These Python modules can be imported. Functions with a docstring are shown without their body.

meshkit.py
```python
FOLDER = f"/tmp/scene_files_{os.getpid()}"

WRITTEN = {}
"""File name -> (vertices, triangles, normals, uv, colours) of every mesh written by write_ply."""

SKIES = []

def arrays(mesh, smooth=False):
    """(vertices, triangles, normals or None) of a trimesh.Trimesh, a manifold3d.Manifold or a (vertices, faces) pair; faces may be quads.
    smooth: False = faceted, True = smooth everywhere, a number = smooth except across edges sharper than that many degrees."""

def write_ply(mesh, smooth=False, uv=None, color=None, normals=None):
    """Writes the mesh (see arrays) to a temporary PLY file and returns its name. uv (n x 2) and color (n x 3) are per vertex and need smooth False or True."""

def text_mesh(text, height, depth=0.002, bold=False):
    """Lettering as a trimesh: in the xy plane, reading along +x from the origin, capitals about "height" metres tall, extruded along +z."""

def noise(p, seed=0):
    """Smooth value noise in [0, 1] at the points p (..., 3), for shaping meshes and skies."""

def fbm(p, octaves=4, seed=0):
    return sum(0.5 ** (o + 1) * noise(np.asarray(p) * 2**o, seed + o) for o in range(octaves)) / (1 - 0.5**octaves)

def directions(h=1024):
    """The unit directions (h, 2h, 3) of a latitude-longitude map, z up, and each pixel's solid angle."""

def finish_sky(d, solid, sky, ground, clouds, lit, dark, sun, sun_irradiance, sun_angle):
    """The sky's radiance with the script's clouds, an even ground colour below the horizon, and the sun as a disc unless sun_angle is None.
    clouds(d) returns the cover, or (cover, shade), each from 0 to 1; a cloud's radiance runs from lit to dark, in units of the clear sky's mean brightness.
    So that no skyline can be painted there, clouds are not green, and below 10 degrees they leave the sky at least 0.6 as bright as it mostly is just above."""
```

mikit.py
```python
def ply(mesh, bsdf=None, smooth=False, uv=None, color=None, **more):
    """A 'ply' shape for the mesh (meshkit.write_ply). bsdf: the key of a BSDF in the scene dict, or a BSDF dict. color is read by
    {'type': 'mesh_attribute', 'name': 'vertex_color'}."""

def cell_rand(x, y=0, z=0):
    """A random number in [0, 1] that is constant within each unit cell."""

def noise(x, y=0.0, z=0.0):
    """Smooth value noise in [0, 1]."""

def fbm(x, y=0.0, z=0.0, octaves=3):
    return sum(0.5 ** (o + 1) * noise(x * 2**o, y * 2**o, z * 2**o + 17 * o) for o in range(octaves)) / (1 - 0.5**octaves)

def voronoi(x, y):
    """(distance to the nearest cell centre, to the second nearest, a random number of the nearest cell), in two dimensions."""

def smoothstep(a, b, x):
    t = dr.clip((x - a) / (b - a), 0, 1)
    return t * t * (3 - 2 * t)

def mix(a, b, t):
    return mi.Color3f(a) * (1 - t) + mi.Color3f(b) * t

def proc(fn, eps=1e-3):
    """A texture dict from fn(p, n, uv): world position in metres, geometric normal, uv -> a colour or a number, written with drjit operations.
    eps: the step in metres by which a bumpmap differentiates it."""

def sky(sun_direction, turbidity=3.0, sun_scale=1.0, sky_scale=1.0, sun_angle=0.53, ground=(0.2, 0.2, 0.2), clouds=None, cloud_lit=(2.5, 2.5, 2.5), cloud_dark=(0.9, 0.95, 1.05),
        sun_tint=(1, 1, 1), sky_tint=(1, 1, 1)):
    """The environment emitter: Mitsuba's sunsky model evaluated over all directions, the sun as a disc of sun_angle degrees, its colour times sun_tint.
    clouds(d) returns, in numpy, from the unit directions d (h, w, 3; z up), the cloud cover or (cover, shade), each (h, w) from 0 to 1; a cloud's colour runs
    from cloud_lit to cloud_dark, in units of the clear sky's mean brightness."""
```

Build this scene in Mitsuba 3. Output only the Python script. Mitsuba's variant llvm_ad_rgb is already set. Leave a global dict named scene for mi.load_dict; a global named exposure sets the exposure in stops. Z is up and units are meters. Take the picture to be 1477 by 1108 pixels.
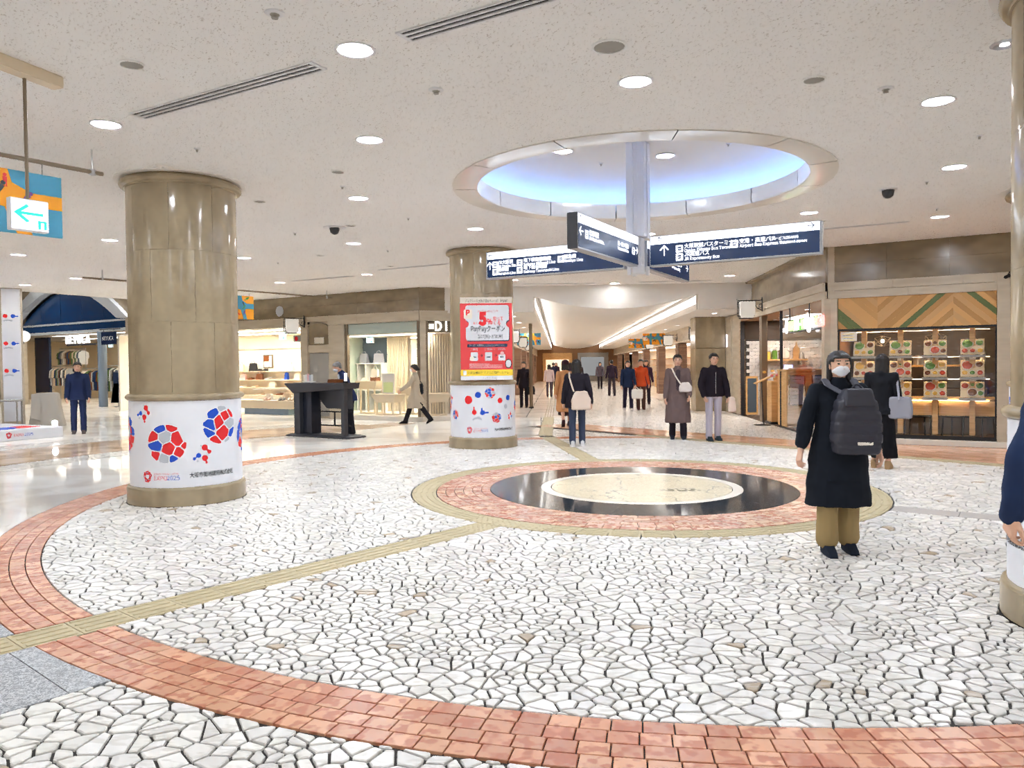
import glob, math, random
import numpy as np
import trimesh
import mitsuba as mi
import mikit, meshkit
import drjit as dr
from shapely import affinity
from shapely.geometry import Polygon, Point, LineString, box as sbox, MultiPolygon
from shapely.ops import unary_union
from shapely.prepared import prep
from scipy.spatial import Voronoi, cKDTree
from manifold3d import Manifold, OpType
from PIL import Image, ImageDraw, ImageFont

T = mi.ScalarTransform4f
rng = random.Random(7)
nrg = np.random.default_rng(7)
scene, labels = {}, {}

# ------------------------------------------------------------------ camera
FPX, PITCH, ROLL, EYE = 1106.07, -0.02371, 0.0116, 1.48
fwd = np.array([0, math.cos(PITCH), math.sin(PITCH)])
up0 = np.array([0, -math.sin(PITCH), math.cos(PITCH)])
right0 = np.array([1.0, 0, 0])
upv = math.cos(ROLL) * up0 + math.sin(ROLL) * right0
scene['camera'] = {'type': 'perspective', 'fov': math.degrees(2 * math.atan(738.5 / FPX)), 'fov_axis': 'x', 'near_clip': 0.05, 'far_clip': 300.0,
                   'to_world': T().look_at(origin=[0, 0, EYE], target=(np.array([0, 0, EYE]) + fwd).tolist(), up=upv.tolist())}
exposure = 1.1
DOWNLIGHT = 105.0      # radiance of a ceiling downlight
BLUE = [0.9, 2.0, 5.4]  # cove LED of the dome
SHOP = 9.0             # light panels of the shops

# ------------------------------------------------------------------ plan of the place (metres)
CEIL = 3.617
C = np.array([1.538, 9.255])                 # centre of the plaza and of the dome
AX = math.radians(-31)
b = np.array([math.cos(AX), math.sin(AX)])   # along the shop walls
a = np.array([-b[1], b[0]])                  # towards the shop walls
COLS = [(-3.77, 8.86), (-0.545, 14.25), (3.447, 4.23), (6.905, 9.55)]


class Fr:
    """Frame on the plan: s along u, d to the left of u, z up."""
    def __init__(self, o, u):
        u = np.array(u, float); u /= np.linalg.norm(u)
        self.o, self.u, self.d = np.array(o, float), u, np.array([-u[1], u[0]])
        m = np.eye(4); m[:2, 0] = self.u; m[:2, 1] = self.d; m[:2, 3] = self.o
        self.m = m

    def p(self, s, d):
        return self.o + s * self.u + d * self.d

    def at(self, s, d, z=0, rz=0):
        q = self.p(s, d)
        ang = math.atan2(self.u[1], self.u[0]) + rz
        return loc(q[0], q[1], z, ang)


def loc(x, y, z=0, rz=0):
    m = np.eye(4); cs, sn = math.cos(rz), math.sin(rz)
    m[:2, :2] = [[cs, -sn], [sn, cs]]; m[:3, 3] = (x, y, z)
    return m


FR = Fr(C + 6.6 * a, b)                 # restaurant wall (right)
K = np.array([-2.46, 20.6])
FL = Fr(K, b)                           # boutique wall (left); s runs from -9 to 0
FX = Fr(K, (math.cos(math.radians(20)), math.sin(math.radians(20))))   # turned corner of the boutique
W0, W1 = np.array([5.85, 14.28]), np.array([6.4, 20.7])
FC = Fr(W1, W0 - W1)                    # cafe wall; s runs from the corridor (0) to the restaurant corner (6.44)
FK = Fr((-22.11, 34.5), (0.84, -0.54))  # homeware shop far left
FO = Fr((2.81, 20.7), (0.998, -0.061))  # corridor: s across, d along
FS = Fr(C, b)                           # signs, plaza axes


# ------------------------------------------------------------------ helpers
def c(r, g, bb):
    return [((v / 255) / 12.92 if v / 255 < 0.04045 else ((v / 255 + 0.055) / 1.055) ** 2.4) for v in (r, g, bb)]


def rgb(v):
    return {'type': 'rgb', 'value': [float(x) for x in v]}


def mat(name, col, rough=0.5, spec=0.5, metal=0.0, two=False, **kw):
    tex = col if isinstance(col, dict) else rgb(col)
    d = {'type': 'principled', 'base_color': tex, 'roughness': rough, 'specular': spec, 'metallic': metal, **kw}
    scene['m_' + name] = {'type': 'twosided', 'bsdf': d} if two else d
    return 'm_' + name


USED = {}


def uniq(key):
    n = USED.get(key, 0); USED[key] = n + 1
    return key if n == 0 else '%s_%03d' % (key, n)


def tag(key, label=None, cat=None, group=None, kind=None):
    d = labels.setdefault(key, {})
    for k, v in (('label', label), ('category', cat), ('group', group), ('kind', kind)):
        if v: d[k] = v
    return key


def thing(name, label, cat, group=None):
    return tag(uniq(name), label, cat, group)


def tri(mesh):
    if isinstance(mesh, trimesh.Trimesh): return mesh
    if hasattr(mesh, 'to_mesh'):
        m = mesh.to_mesh(); return trimesh.Trimesh(m.vert_properties[:, :3], m.tri_verts, process=False)
    return trimesh.Trimesh(np.asarray(mesh[0], float), np.asarray(mesh[1], int), process=False)


def put(mesh, F=None):
    m = F.m if isinstance(F, Fr) else F
    mesh = tri(mesh)
    if m is None: return mesh
    mesh = mesh.copy(); mesh.apply_transform(m)
    return mesh


def add(key, mesh, bsdf, F=None, smooth=False, label=None, **kw):
    """One entry of the scene under a free key."""
    key = uniq(key)
    scene[key] = mikit.ply(put(mesh, F), bsdf, smooth=smooth, **kw)
    if label: tag(key, label)
    return key


def copy(key, src, m, label=None):
    """One more entry that shares a mesh, moved by the 4x4 m."""
    key = uniq(key)
    scene[key] = {**src, 'to_world': T(np.asarray(m).tolist())}
    if label: tag(key, label)
    return key


def struct(name, mesh, bsdf, F=None, smooth=False, label=None, **kw):
    k = add(name, mesh, bsdf, F, smooth, **kw)
    return tag(k, label, None, None, 'structure')


def emit(L, w=1.0):
    return {'emitter': {'type': 'area', 'radiance': rgb(L), 'sampling_weight': w}}


def cat_(ms):
    return trimesh.util.concatenate([tri(m) for m in ms])


def bx(x0, x1, y0, y1, z0, z1, ch=0.0):
    if ch <= 0:
        m = trimesh.creation.box(extents=(x1 - x0, y1 - y0, z1 - z0)); m.apply_translation(((x0 + x1) / 2, (y0 + y1) / 2, (z0 + z1) / 2)); return m
    pts = []
    for sx in (0, 1):
        for sy in (0, 1):
            for sz in (0, 1):
                X, Y, Z = (x0, x1)[sx], (y0, y1)[sy], (z0, z1)[sz]
                dx, dy, dz = ch * (1 - 2 * sx), ch * (1 - 2 * sy), ch * (1 - 2 * sz)
                pts += [(X, Y + dy, Z + dz), (X + dx, Y, Z + dz), (X + dx, Y + dy, Z)]
    return hull(pts)


def hull(pts):
    return tri(Manifold.hull_points(np.asarray(pts, float)))


def lathe(prof, n=48, a0=0.0, a1=2 * math.pi, closed=False):
    """Surface of revolution of (r, z) points about z; prof from bottom to top outside gives outward faces."""
    prof = np.asarray(prof, float); full = abs(a1 - a0 - 2 * math.pi) < 1e-6
    ang = np.linspace(a0, a1, n + 1)[: n if full else n + 1]; k = len(prof); na = len(ang)
    v = np.stack([np.outer(np.cos(ang), prof[:, 0]), np.outer(np.sin(ang), prof[:, 0]), np.outer(np.ones(na), prof[:, 1])], -1).reshape(-1, 3)
    f = []
    kk = k if closed else k - 1
    for i in range(na if full else na - 1):
        j = (i + 1) % na
        for q in range(kk):
            q2 = (q + 1) % k
            A, B, Cc, D = i * k + q, j * k + q, j * k + q2, i * k + q2
            f += [(A, B, Cc), (A, Cc, D)]
    m = trimesh.Trimesh(v, f, process=False)
    m.merge_vertices(); m.update_faces(m.nondegenerate_faces())
    return m


def cyl(r, z0, z1, n=16, x=0, y=0, r2=None):
    m = lathe([(0, z0), (r, z0), (r if r2 is None else r2, z1), (0, z1)], n); m.apply_translation((x, y, 0)); return m


def tube(pts, r, n=8, closed=False):
    pts = np.asarray(pts, float); N = len(pts)
    t = np.gradient(pts, axis=0) if not closed else np.roll(pts, -1, 0) - np.roll(pts, 1, 0)
    t /= np.linalg.norm(t, axis=1, keepdims=True) + 1e-12
    ref = np.array([0, 0, 1.0]) if np.abs(t[:, 2]).mean() < 0.8 else np.array([1.0, 0, 0])
    A = np.cross(t, ref); A /= np.linalg.norm(A, axis=1, keepdims=True) + 1e-12
    B = np.cross(t, A); th = np.arange(n) * 2 * math.pi / n
    R = np.broadcast_to(r, (N,))
    v = (pts[:, None] + R[:, None, None] * (np.cos(th)[None, :, None] * A[:, None] + np.sin(th)[None, :, None] * B[:, None])).reshape(-1, 3)
    f = []
    for i in range(N if closed else N - 1):
        j = (i + 1) % N
        for q in range(n):
            q2 = (q + 1) % n
            f += [(i * n + q, j * n + q, j * n + q2), (i * n + q, j * n + q2, i * n + q2)]
    v = list(v)
    if not closed:
        for i, flip in ((0, False), (N - 1, True)):
            k = len(v); v.append(pts[i])
            for q in range(n):
                q2 = (q + 1) % n
                f.append((k, i * n + q2, i * n + q) if flip else (k, i * n + q, i * n + q2))
    m = trimesh.Trimesh(np.array(v), f, process=False)
    if m.volume < 0: m.invert()
    return m


def polys(g):
    if g.is_empty: return []
    return [p for p in getattr(g, 'geoms', [g]) if isinstance(p, Polygon) and p.area > 1e-7]


def prism(g, z0, z1):
    ms = []
    for p in polys(g):
        m = trimesh.creation.extrude_polygon(p, z1 - z0, engine='earcut'); m.apply_translation((0, 0, z0)); ms.append(m)
    return cat_(ms)


def sheet(g):
    vs, fs, n = [], [], 0
    for p in polys(g):
        v, f = trimesh.creation.triangulate_polygon(p, engine='earcut')
        vs.append(v); fs.append(f + n); n += len(v)
    v = np.vstack(vs); f = np.vstack(fs)
    m = trimesh.Trimesh(np.column_stack([v, np.zeros(len(v))]), f, process=False)
    if m.face_normals[:, 2].mean() < 0: m.invert()
    return m


# standing plane: x right, y up in the drawing  ->  x along s, z up, facing -d
STAND = np.array([[1, 0, 0, 0], [0, 0, -1, 0], [0, 1, 0, 0], [0, 0, 0, 1.0]])


def standing(g, depth=0.004):
    """Drawing (x, y) as a plate that stands at d = 0 with its front towards -d."""
    m = prism(g, 0, depth); m.apply_transform(STAND); return m


def bent(g, R, ang0, maxedge=0.06):
    """Drawing wrapped round a column: x is arc length to the viewer's right, y is height."""
    m = sheet(g)
    v, f = trimesh.remesh.subdivide_to_size(m.vertices, m.faces, maxedge)
    th = ang0 + v[:, 0] / R
    w = np.column_stack([R * np.cos(th), R * np.sin(th), v[:, 1]])
    return trimesh.Trimesh(w, f, process=False)


FONT = {}


def text2d(s, h, bold=1):
    """Lettering as flat shapes, capitals about h tall, from the origin to the right."""
    px = 56
    if px not in FONT:
        FONT[px] = ImageFont.truetype(glob.glob('/opt/blender-*/*/datafiles/fonts/Noto Sans CJK*.woff2')[0], px)
    f = FONT[px]
    x0, y0, x1, y1 = f.getbbox(s, anchor='ls', stroke_width=bold)
    im = Image.new('L', (x1 - x0 + 8, y1 - y0 + 8))
    ImageDraw.Draw(im).text((4 - x0, 4 - y0), s, 255, f, anchor='ls', stroke_width=bold)
    on = np.pad(np.asarray(im) > 110, ((0, 0), (1, 1))).astype(np.int8)
    df = np.diff(on, axis=1); rows, st = np.nonzero(df == 1); en = np.nonzero(df == -1)[1]
    g = unary_union([sbox(x, -r - 1, e, -r) for r, x, e in zip(rows, st, en)]).buffer(0.5, quad_segs=1).buffer(-0.5, quad_segs=1).simplify(0.75)
    k = h / (px * 0.74)
    return affinity.affine_transform(g, [k, 0, 0, k, -4 * k, (4 - y0) * k])


def textw(s, h, w=None, x=0, y=0, bold=1, align='l'):
    g = text2d(s, h, bold)
    if w: x0, _, x1, _ = g.bounds; g = affinity.scale(g, w / (x1 - x0), 1, origin=(0, 0))
    x0, _, x1, _ = g.bounds
    return affinity.translate(g, x - (x0 if align == 'l' else x1 if align == 'r' else (x0 + x1) / 2), y)


def rrect(x0, y0, x1, y1, r):
    return sbox(x0 + r, y0 + r, x1 - r, y1 - r).buffer(r, quad_segs=4)


def disc(x, y, r, q=8):
    return Point(x, y).buffer(r, quad_segs=q)


def arrow2d(x, y, s, ang):
    """Arrow of size s about (x, y), pointing along ang (degrees)."""
    g = unary_union([LineString([(-0.5, 0), (0.42, 0)]).buffer(0.07, cap_style=2), LineString([(0.05, 0.42), (0.47, 0), (0.05, -0.42)]).buffer(0.07, cap_style=2, join_style=2)])
    return affinity.translate(affinity.rotate(affinity.scale(g, s, s, origin=(0, 0)), ang, origin=(0, 0)), x, y)


# ------------------------------------------------------------------ materials
P = mikit.proc


def f_ceiling(p, n, uv):
    v = mikit.noise(p.x * 90, p.y * 90 + 0.6 * p.x * 90, 1.0); w = mikit.noise(p.x * 170, p.y * 90, 4.0); l = mikit.noise(p.x * 0.5, p.y * 0.5, 2.0)
    k = mikit.smoothstep(0.70, 0.82, v) * mikit.smoothstep(0.4, 0.6, w)
    return mikit.mix(mi.Color3f(*c(238, 236, 233)) * (0.95 + 0.08 * l), c(176, 166, 154), k * 0.6)


def f_marble(p, n, uv):
    v = mikit.fbm(p.x * 3 + p.y * 2.3, p.z * 3, p.y * 3 - p.x, octaves=3); w = mikit.noise(p.x * 24, p.z * 24, p.y * 24)
    u = mikit.noise(p.x * 9, p.z * 2.2, p.y * 9)
    return mikit.mix(c(142, 126, 100), c(166, 150, 122), mikit.smoothstep(0.25, 0.75, 0.6 * v + 0.4 * u)) * (0.95 + 0.1 * w)


def f_fascia(p, n, uv):
    v = mikit.fbm(p.x * 1.3, p.y * 1.3, p.z * 3, octaves=3); w = mikit.noise(p.x * 9, p.y * 9, p.z * 9)
    return mikit.mix(c(116, 102, 80), c(144, 128, 103), mikit.smoothstep(0.2, 0.8, v)) * (0.9 + 0.2 * w)


def f_trav(p, n, uv):
    v = mikit.fbm(p.x * 2, p.y * 2, p.z * 9, octaves=3)
    return mikit.mix(c(176, 161, 138), c(204, 191, 170), v)


def f_granite(p, n, uv):
    v = mikit.noise(p.x * 190, p.y * 190); w = mikit.noise(p.x * 80, p.y * 80, 3.0)
    return mikit.mix(c(128, 130, 132), c(186, 187, 188), mikit.smoothstep(0.25, 0.8, 0.6 * v + 0.4 * w))


def f_slab(p, n, uv):
    v = mikit.fbm(p.x * 1.1 + 2 * mikit.noise(p.x * 0.8, p.y * 0.8, 1.0), p.y * 1.6, 5.0, octaves=3)
    return mikit.mix(c(222, 214, 203), c(240, 236, 228), mikit.smoothstep(0.3, 0.7, v))


def f_brownslab(p, n, uv):
    v = mikit.fbm(p.x * 2.4, p.y * 2.4, 9.0, octaves=4)
    return mikit.mix(c(166, 140, 118), c(200, 178, 156), mikit.smoothstep(0.3, 0.7, v))


def f_black(p, n, uv):
    v = mikit.noise(p.x * 160, p.y * 160)
    return mikit.mix(c(34, 40, 44), c(64, 72, 78), mikit.smoothstep(0.5, 0.9, v))


def f_map(p, n, uv):
    x, y = p.x - float(C[0]), p.y - float(C[1])
    v = mikit.fbm(x * 2.2 + 3, y * 2.2 + 1, 2.0, octaves=4)
    land = mikit.smoothstep(0.02, 0.0, dr.abs(v - 0.52)) * 0.6
    g = mikit.noise(p.x * 70, p.y * 70)
    base = mikit.mix(c(206, 190, 156), c(226, 214, 186), g)
    d = dr.sqrt((x - 0.45) ** 2 * 0.6 + (y + 0.28) ** 2 * 3)
    dark = mikit.smoothstep(0.28, 0.05, d) * mikit.smoothstep(0.35, 0.65, mikit.noise(x * 30, y * 12))
    return mikit.mix(mikit.mix(base, c(120, 116, 100), land), c(104, 96, 70), dark)


def f_crazy(p, n, uv):
    f1, f2, r = mikit.voronoi(p.x * 7.5, p.y * 7.5)
    return mikit.mix(c(120, 116, 110), mikit.mix(c(206, 200, 190), c(232, 228, 222), r), mikit.smoothstep(0.03, 0.10, f2 - f1))


def f_wood(p, n, uv):
    v = mikit.fbm(p.x * 5 + p.y * 5, p.z * 45, 2.0, octaves=3)
    return mikit.mix(c(186, 138, 82), c(222, 180, 122), v)


def f_brickwall(p, n, uv):
    v = mikit.noise(p.y * 4, p.z * 14, 3.0)
    return mikit.mix(c(108, 84, 70), c(160, 130, 110), v)


mat('ceiling', P(f_ceiling), 0.85, 0.2)
mat('plain_ceiling', c(232, 228, 222), 0.8, 0.2)
mat('marble', P(f_marble), 0.13, 0.5)
mat('fascia', P(f_fascia), 0.18, 0.5)
mat('travertine', P(f_trav), 0.28, 0.5)
mat('granite', P(f_granite), 0.35, 0.5)
mat('slab', P(f_slab), 0.06, 0.65)
mat('brown_slab', P(f_brownslab), 0.06, 0.65)
mat('black_granite', P(f_black), 0.08, 0.5)
mat('map', P(f_map), 0.25, 0.5)
mat('crazy', P(f_crazy), 0.25, 0.5)
mat('wood', P(f_wood), 0.45, 0.4)
mat('brick', P(f_brickwall), 0.75, 0.3)
VC = {'type': 'mesh_attribute', 'name': 'vertex_color'}
def f_mottle(p, n, uv):
    v = mikit.fbm(p.x * 24, p.y * 24, 3.0, octaves=2)
    return mikit.smoothstep(0.42, 0.72, v) * 0.75


def f_streak(p, n, uv):
    v = mikit.fbm(p.x * 16 + p.y * 6, p.y * 40, 7.0, octaves=2)
    return mikit.smoothstep(0.52, 0.75, v) * 0.55


mat('stone', VC, 0.3, 0.5)
scene['m_paver'] = {'type': 'blendbsdf', 'weight': P(f_mottle), 'a': {'type': 'principled', 'base_color': VC, 'roughness': 0.32, 'specular': 0.5}, 'b': {'type': 'principled', 'base_color': rgb(c(172, 98, 68)), 'roughness': 0.36, 'specular': 0.5}}
scene['m_white_stone'] = {'type': 'blendbsdf', 'weight': P(f_streak), 'a': {'type': 'principled', 'base_color': VC, 'roughness': 0.28, 'specular': 0.5}, 'b': {'type': 'principled', 'base_color': rgb(c(196, 190, 180)), 'roughness': 0.4, 'specular': 0.4}}
mat('tint', VC, 0.5, 0.4)
mat('grout', c(66, 63, 60), 0.8, 0.2)
mat('tactile', c(186, 172, 138), 0.5, 0.4)
mat('greystrip', c(176, 170, 164), 0.4, 0.4)
mat('white_marble', c(228, 220, 206), 0.2, 0.5)
mat('white', c(236, 236, 234), 0.4, 0.4, two=True)
mat('wrap', c(234, 235, 240), 0.45, 0.35)
mat('red', c(222, 44, 48), 0.45, 0.35, two=True)
mat('blue', c(36, 78, 190), 0.45, 0.35, two=True)
mat('grey', c(190, 194, 202), 0.45, 0.35, two=True)
mat('ink', c(36, 36, 40), 0.5, 0.3, two=True)
mat('pink_text', c(228, 120, 128), 0.5, 0.3, two=True)
mat('poster_red', c(224, 70, 72), 0.35, 0.4)
mat('yellow', c(250, 214, 66), 0.4, 0.4)
mat('cream', c(244, 236, 222), 0.5, 0.3)
mat('beige', c(222, 206, 180), 0.5, 0.3)
mat('dark_metal', c(42, 42, 46), 0.4, 0.5)
mat('black', c(24, 24, 26), 0.45, 0.4)
mat('charcoal', c(52, 53, 58), 0.35, 0.5)
mat('metal', c(190, 192, 196), 0.28, 0.5, 0.9)
mat('bronze', c(130, 116, 98), 0.35, 0.5, 0.7)
mat('steel_white', c(222, 222, 224), 0.3, 0.5)
mat('ring_trim', c(222, 217, 208), 0.16, 0.6)
mat('grille', c(150, 146, 138), 0.6, 0.3)
mat('navy', c(20, 38, 72), 0.3, 0.4)
mat('dark_blue_glass', c(16, 52, 92), 0.08, 0.7)
mat('olive', c(84, 104, 54), 0.5, 0.3)
mat('white_tile', c(232, 228, 222), 0.2, 0.5)
mat('slate', c(72, 84, 96), 0.5, 0.3)
mat('grey_green', c(186, 196, 186), 0.5, 0.3)
mat('grey_panel', c(150, 146, 140), 0.5, 0.3)
mat('brown_wall', c(150, 112, 80), 0.6, 0.3)
mat('dark_room', c(70, 58, 48), 0.7, 0.3)
mat('orange', c(240, 160, 46), 0.6, 0.3, two=True)
mat('teal_blue', c(76, 148, 178), 0.6, 0.3, two=True)
mat('purple', c(120, 60, 130), 0.6, 0.3, two=True)
mat('green', c(70, 150, 70), 0.5, 0.3, two=True)
mat('bag_grey', c(150, 150, 160), 0.6, 0.3)
mat('bag_beige', c(214, 190, 160), 0.7, 0.3)
mat('food_red', c(190, 70, 40), 0.4, 0.5)
mat('food_green', c(90, 130, 50), 0.4, 0.5)
mat('food_yellow', c(230, 180, 80), 0.4, 0.5)
mat('soup', c(110, 60, 30), 0.15, 0.5)
mat('lamp_off', c(200, 200, 198), 0.5, 0.3)
scene['m_glass'] = {'type': 'thindielectric', 'int_ior': 1.5}
scene['m_smoked'] = {'type': 'thindielectric', 'int_ior': 1.5, 'specular_transmittance': rgb([0.35, 0.4, 0.42])}

# ------------------------------------------------------------------ shell
def ba(s, d):
    return C + s * b + d * a


def polyba(pts):
    return Polygon([tuple(ba(*q)) for q in pts])


ceil_poly = polyba([(-18.2, -13), (11.5, -13), (11.5, 13), (-18.2, 13)]).difference(Point(*C).buffer(2.2, quad_segs=32))
struct('ceiling', prism(ceil_poly, CEIL, CEIL + 0.08), 'm_ceiling')
struct('ceiling_hall', prism(polyba([(-46, -13), (-18.2, -13), (-18.2, 16), (-46, 16)]), 5.4, 5.5), 'm_plain_ceiling')
HALL = [(-24.0, -2.0), (-24.0, 4.0), (-24.0, 9.0), (-30.0, 1.0), (-30.0, 7.0)]  # panels added out of view to brighten the dark hall and arch
for i_, (s_, d_) in enumerate(HALL):
    q_ = sheet(sbox(-0.6, -0.6, 0.6, 0.6)); q_.invert(); q_.apply_translation((*ba(s_, d_), 5.39))
    hk = uniq('hall_light'); scene[hk] = mikit.ply(q_, 'm_white', **emit([9, 9.4, 10], 0.7)); tag(hk, ('unseen square light panel added on the high hall ceiling, nearest', 'unseen square light panel added on the high hall ceiling, in the middle', 'unseen square light panel added on the high hall ceiling, by the arch', 'unseen square light panel added on the high hall ceiling, far left', 'unseen square light panel added on the high hall ceiling, far left by the shop')[i_], 'light panel')
struct('wall_drop', bx(-18.32, -18.2, -13, 13, CEIL, 5.5), 'm_plain_ceiling', loc(C[0], C[1], 0, AX))
struct('wall_front', bx(-46, 11.5, -13.2, -13, 0, 5.5), 'm_cream', loc(C[0], C[1], 0, AX))
struct('wall_side', bx(11.5, 11.7, -13.2, 13, 0, CEIL + 0.05), 'm_cream', loc(C[0], C[1], 0, AX))
struct('wall_far_left', bx(-46.2, -46, -13.2, 16, 0, 5.5), 'm_travertine', loc(C[0], C[1], 0, AX))

# dome over the plaza
dome = lathe([(2.42, 3.70), (2.42, 3.92), (2.25, 4.02), (1.8, 4.1), (1.2, 4.14), (0.0, 4.15)], 96)
dome.invert()
struct('ceiling_dome', dome, mat('dome', c(224, 221, 217), 0.8, 0.2, two=True), loc(*C), smooth=35)
ring = lathe([(2.22, 3.62), (2.22, 3.604), (2.02, 3.596), (1.93, 3.60), (1.92, 3.62), (1.92, 3.80), (1.96, 3.80), (1.96, 3.70), (2.42, 3.70), (2.42, 3.66)], 96, closed=True)
ring.fix_normals()
rt = thing('dome_trim_ring', 'pale polished stone ring round the blue-lit ceiling dome', 'ceiling ring')
for k in range(12):   # segments with fine joints
    seg = lathe([(2.22, 3.63), (2.22, 3.604), (2.02, 3.596), (1.93, 3.60), (1.92, 3.62), (1.92, 3.80), (1.96, 3.80), (1.96, 3.70), (2.2, 3.68)], 10, k * math.pi / 6 + 0.0025, (k + 1) * math.pi / 6 - 0.0025, closed=True)
    if seg.volume < 0: seg.invert()
    add(rt + '__segment', seg, 'm_ring_trim', loc(*C), smooth=30)
lk = add('cove_light', lathe([(2.2, 3.705), (2.26, 3.705), (2.26, 3.725), (2.2, 3.725)], 72, closed=True), 'm_white', loc(*C), **emit(BLUE))
tag(lk, 'blue LED cove light hidden behind the rim of the dome', 'light strip')

# ------------------------------------------------------------------ floor
floor_poly = polyba([(-46, -13), (11.5, -13), (11.5, 60), (-46, 60)])
struct('floor', prism(floor_poly, -0.12, -0.014), 'm_grout')


def radial(deg, r0, r1, w, off=0.0):
    u = np.array([math.cos(math.radians(deg)), math.sin(math.radians(deg))]); n = np.array([-u[1], u[0]])
    q = [C + u * r0 + n * (off - w / 2), C + u * r1 + n * (off - w / 2), C + u * r1 + n * (off + w / 2), C + u * r0 + n * (off + w / 2)]
    return Polygon([tuple(x) for x in q])


def annulus(r0, r1):
    return Point(*C).buffer(r1, quad_segs=48).difference(Point(*C).buffer(r0, quad_segs=48))


seen = Polygon([(-0.9, 1.2), (0.9, 1.2), (9.6, 13.4), (9.6, 16), (6.2, 14.5), (6.5, 21), (-2.3, 21), (-9, 25), (-24, 36.5), (-24, 31)])   # the part of the plan in view
n39 = np.array([math.cos(math.radians(39)), math.sin(math.radians(39))])
t39 = np.array([-n39[1], n39[0]])


def half39(d0, d1):
    q = [C + n39 * d0 - t39 * 12, C + n39 * d1 - t39 * 12, C + n39 * d1 + t39 * 8, C + n39 * d0 + t39 * 8]
    return Polygon([tuple(x) for x in q])


RB0, RB1 = 6.187, 6.604
tact_near, tact_far = radial(-130.0, 2.74, 6.62, 0.3), radial(97.0, 2.74, 6.62, 0.3)
grey_right = radial(-34.5, 2.74, 6.3, 0.3)
inside = Point(*C).buffer(RB0, quad_segs=64).difference(half39(4.95, 9))
col_foot = unary_union([Point(x, y).buffer(0.637, quad_segs=24) for x, y in COLS])
stone_in = inside.difference(Point(*C).buffer(2.75, quad_segs=48)).difference(unary_union([tact_near, tact_far, grey_right, col_foot]))
grey_sector = radial(-130.0, RB1, 9.5, 1.9).difference(radial(-130.0, RB1, 9.6, 0.3))
near_out = Polygon([(-3.6, 0.8), (6.4, 0.8), (6.4, 3.8), (2.0, 3.4), (-2.6, 5)]).difference(Point(*C).buffer(RB1 + 0.006, quad_segs=64))
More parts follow.
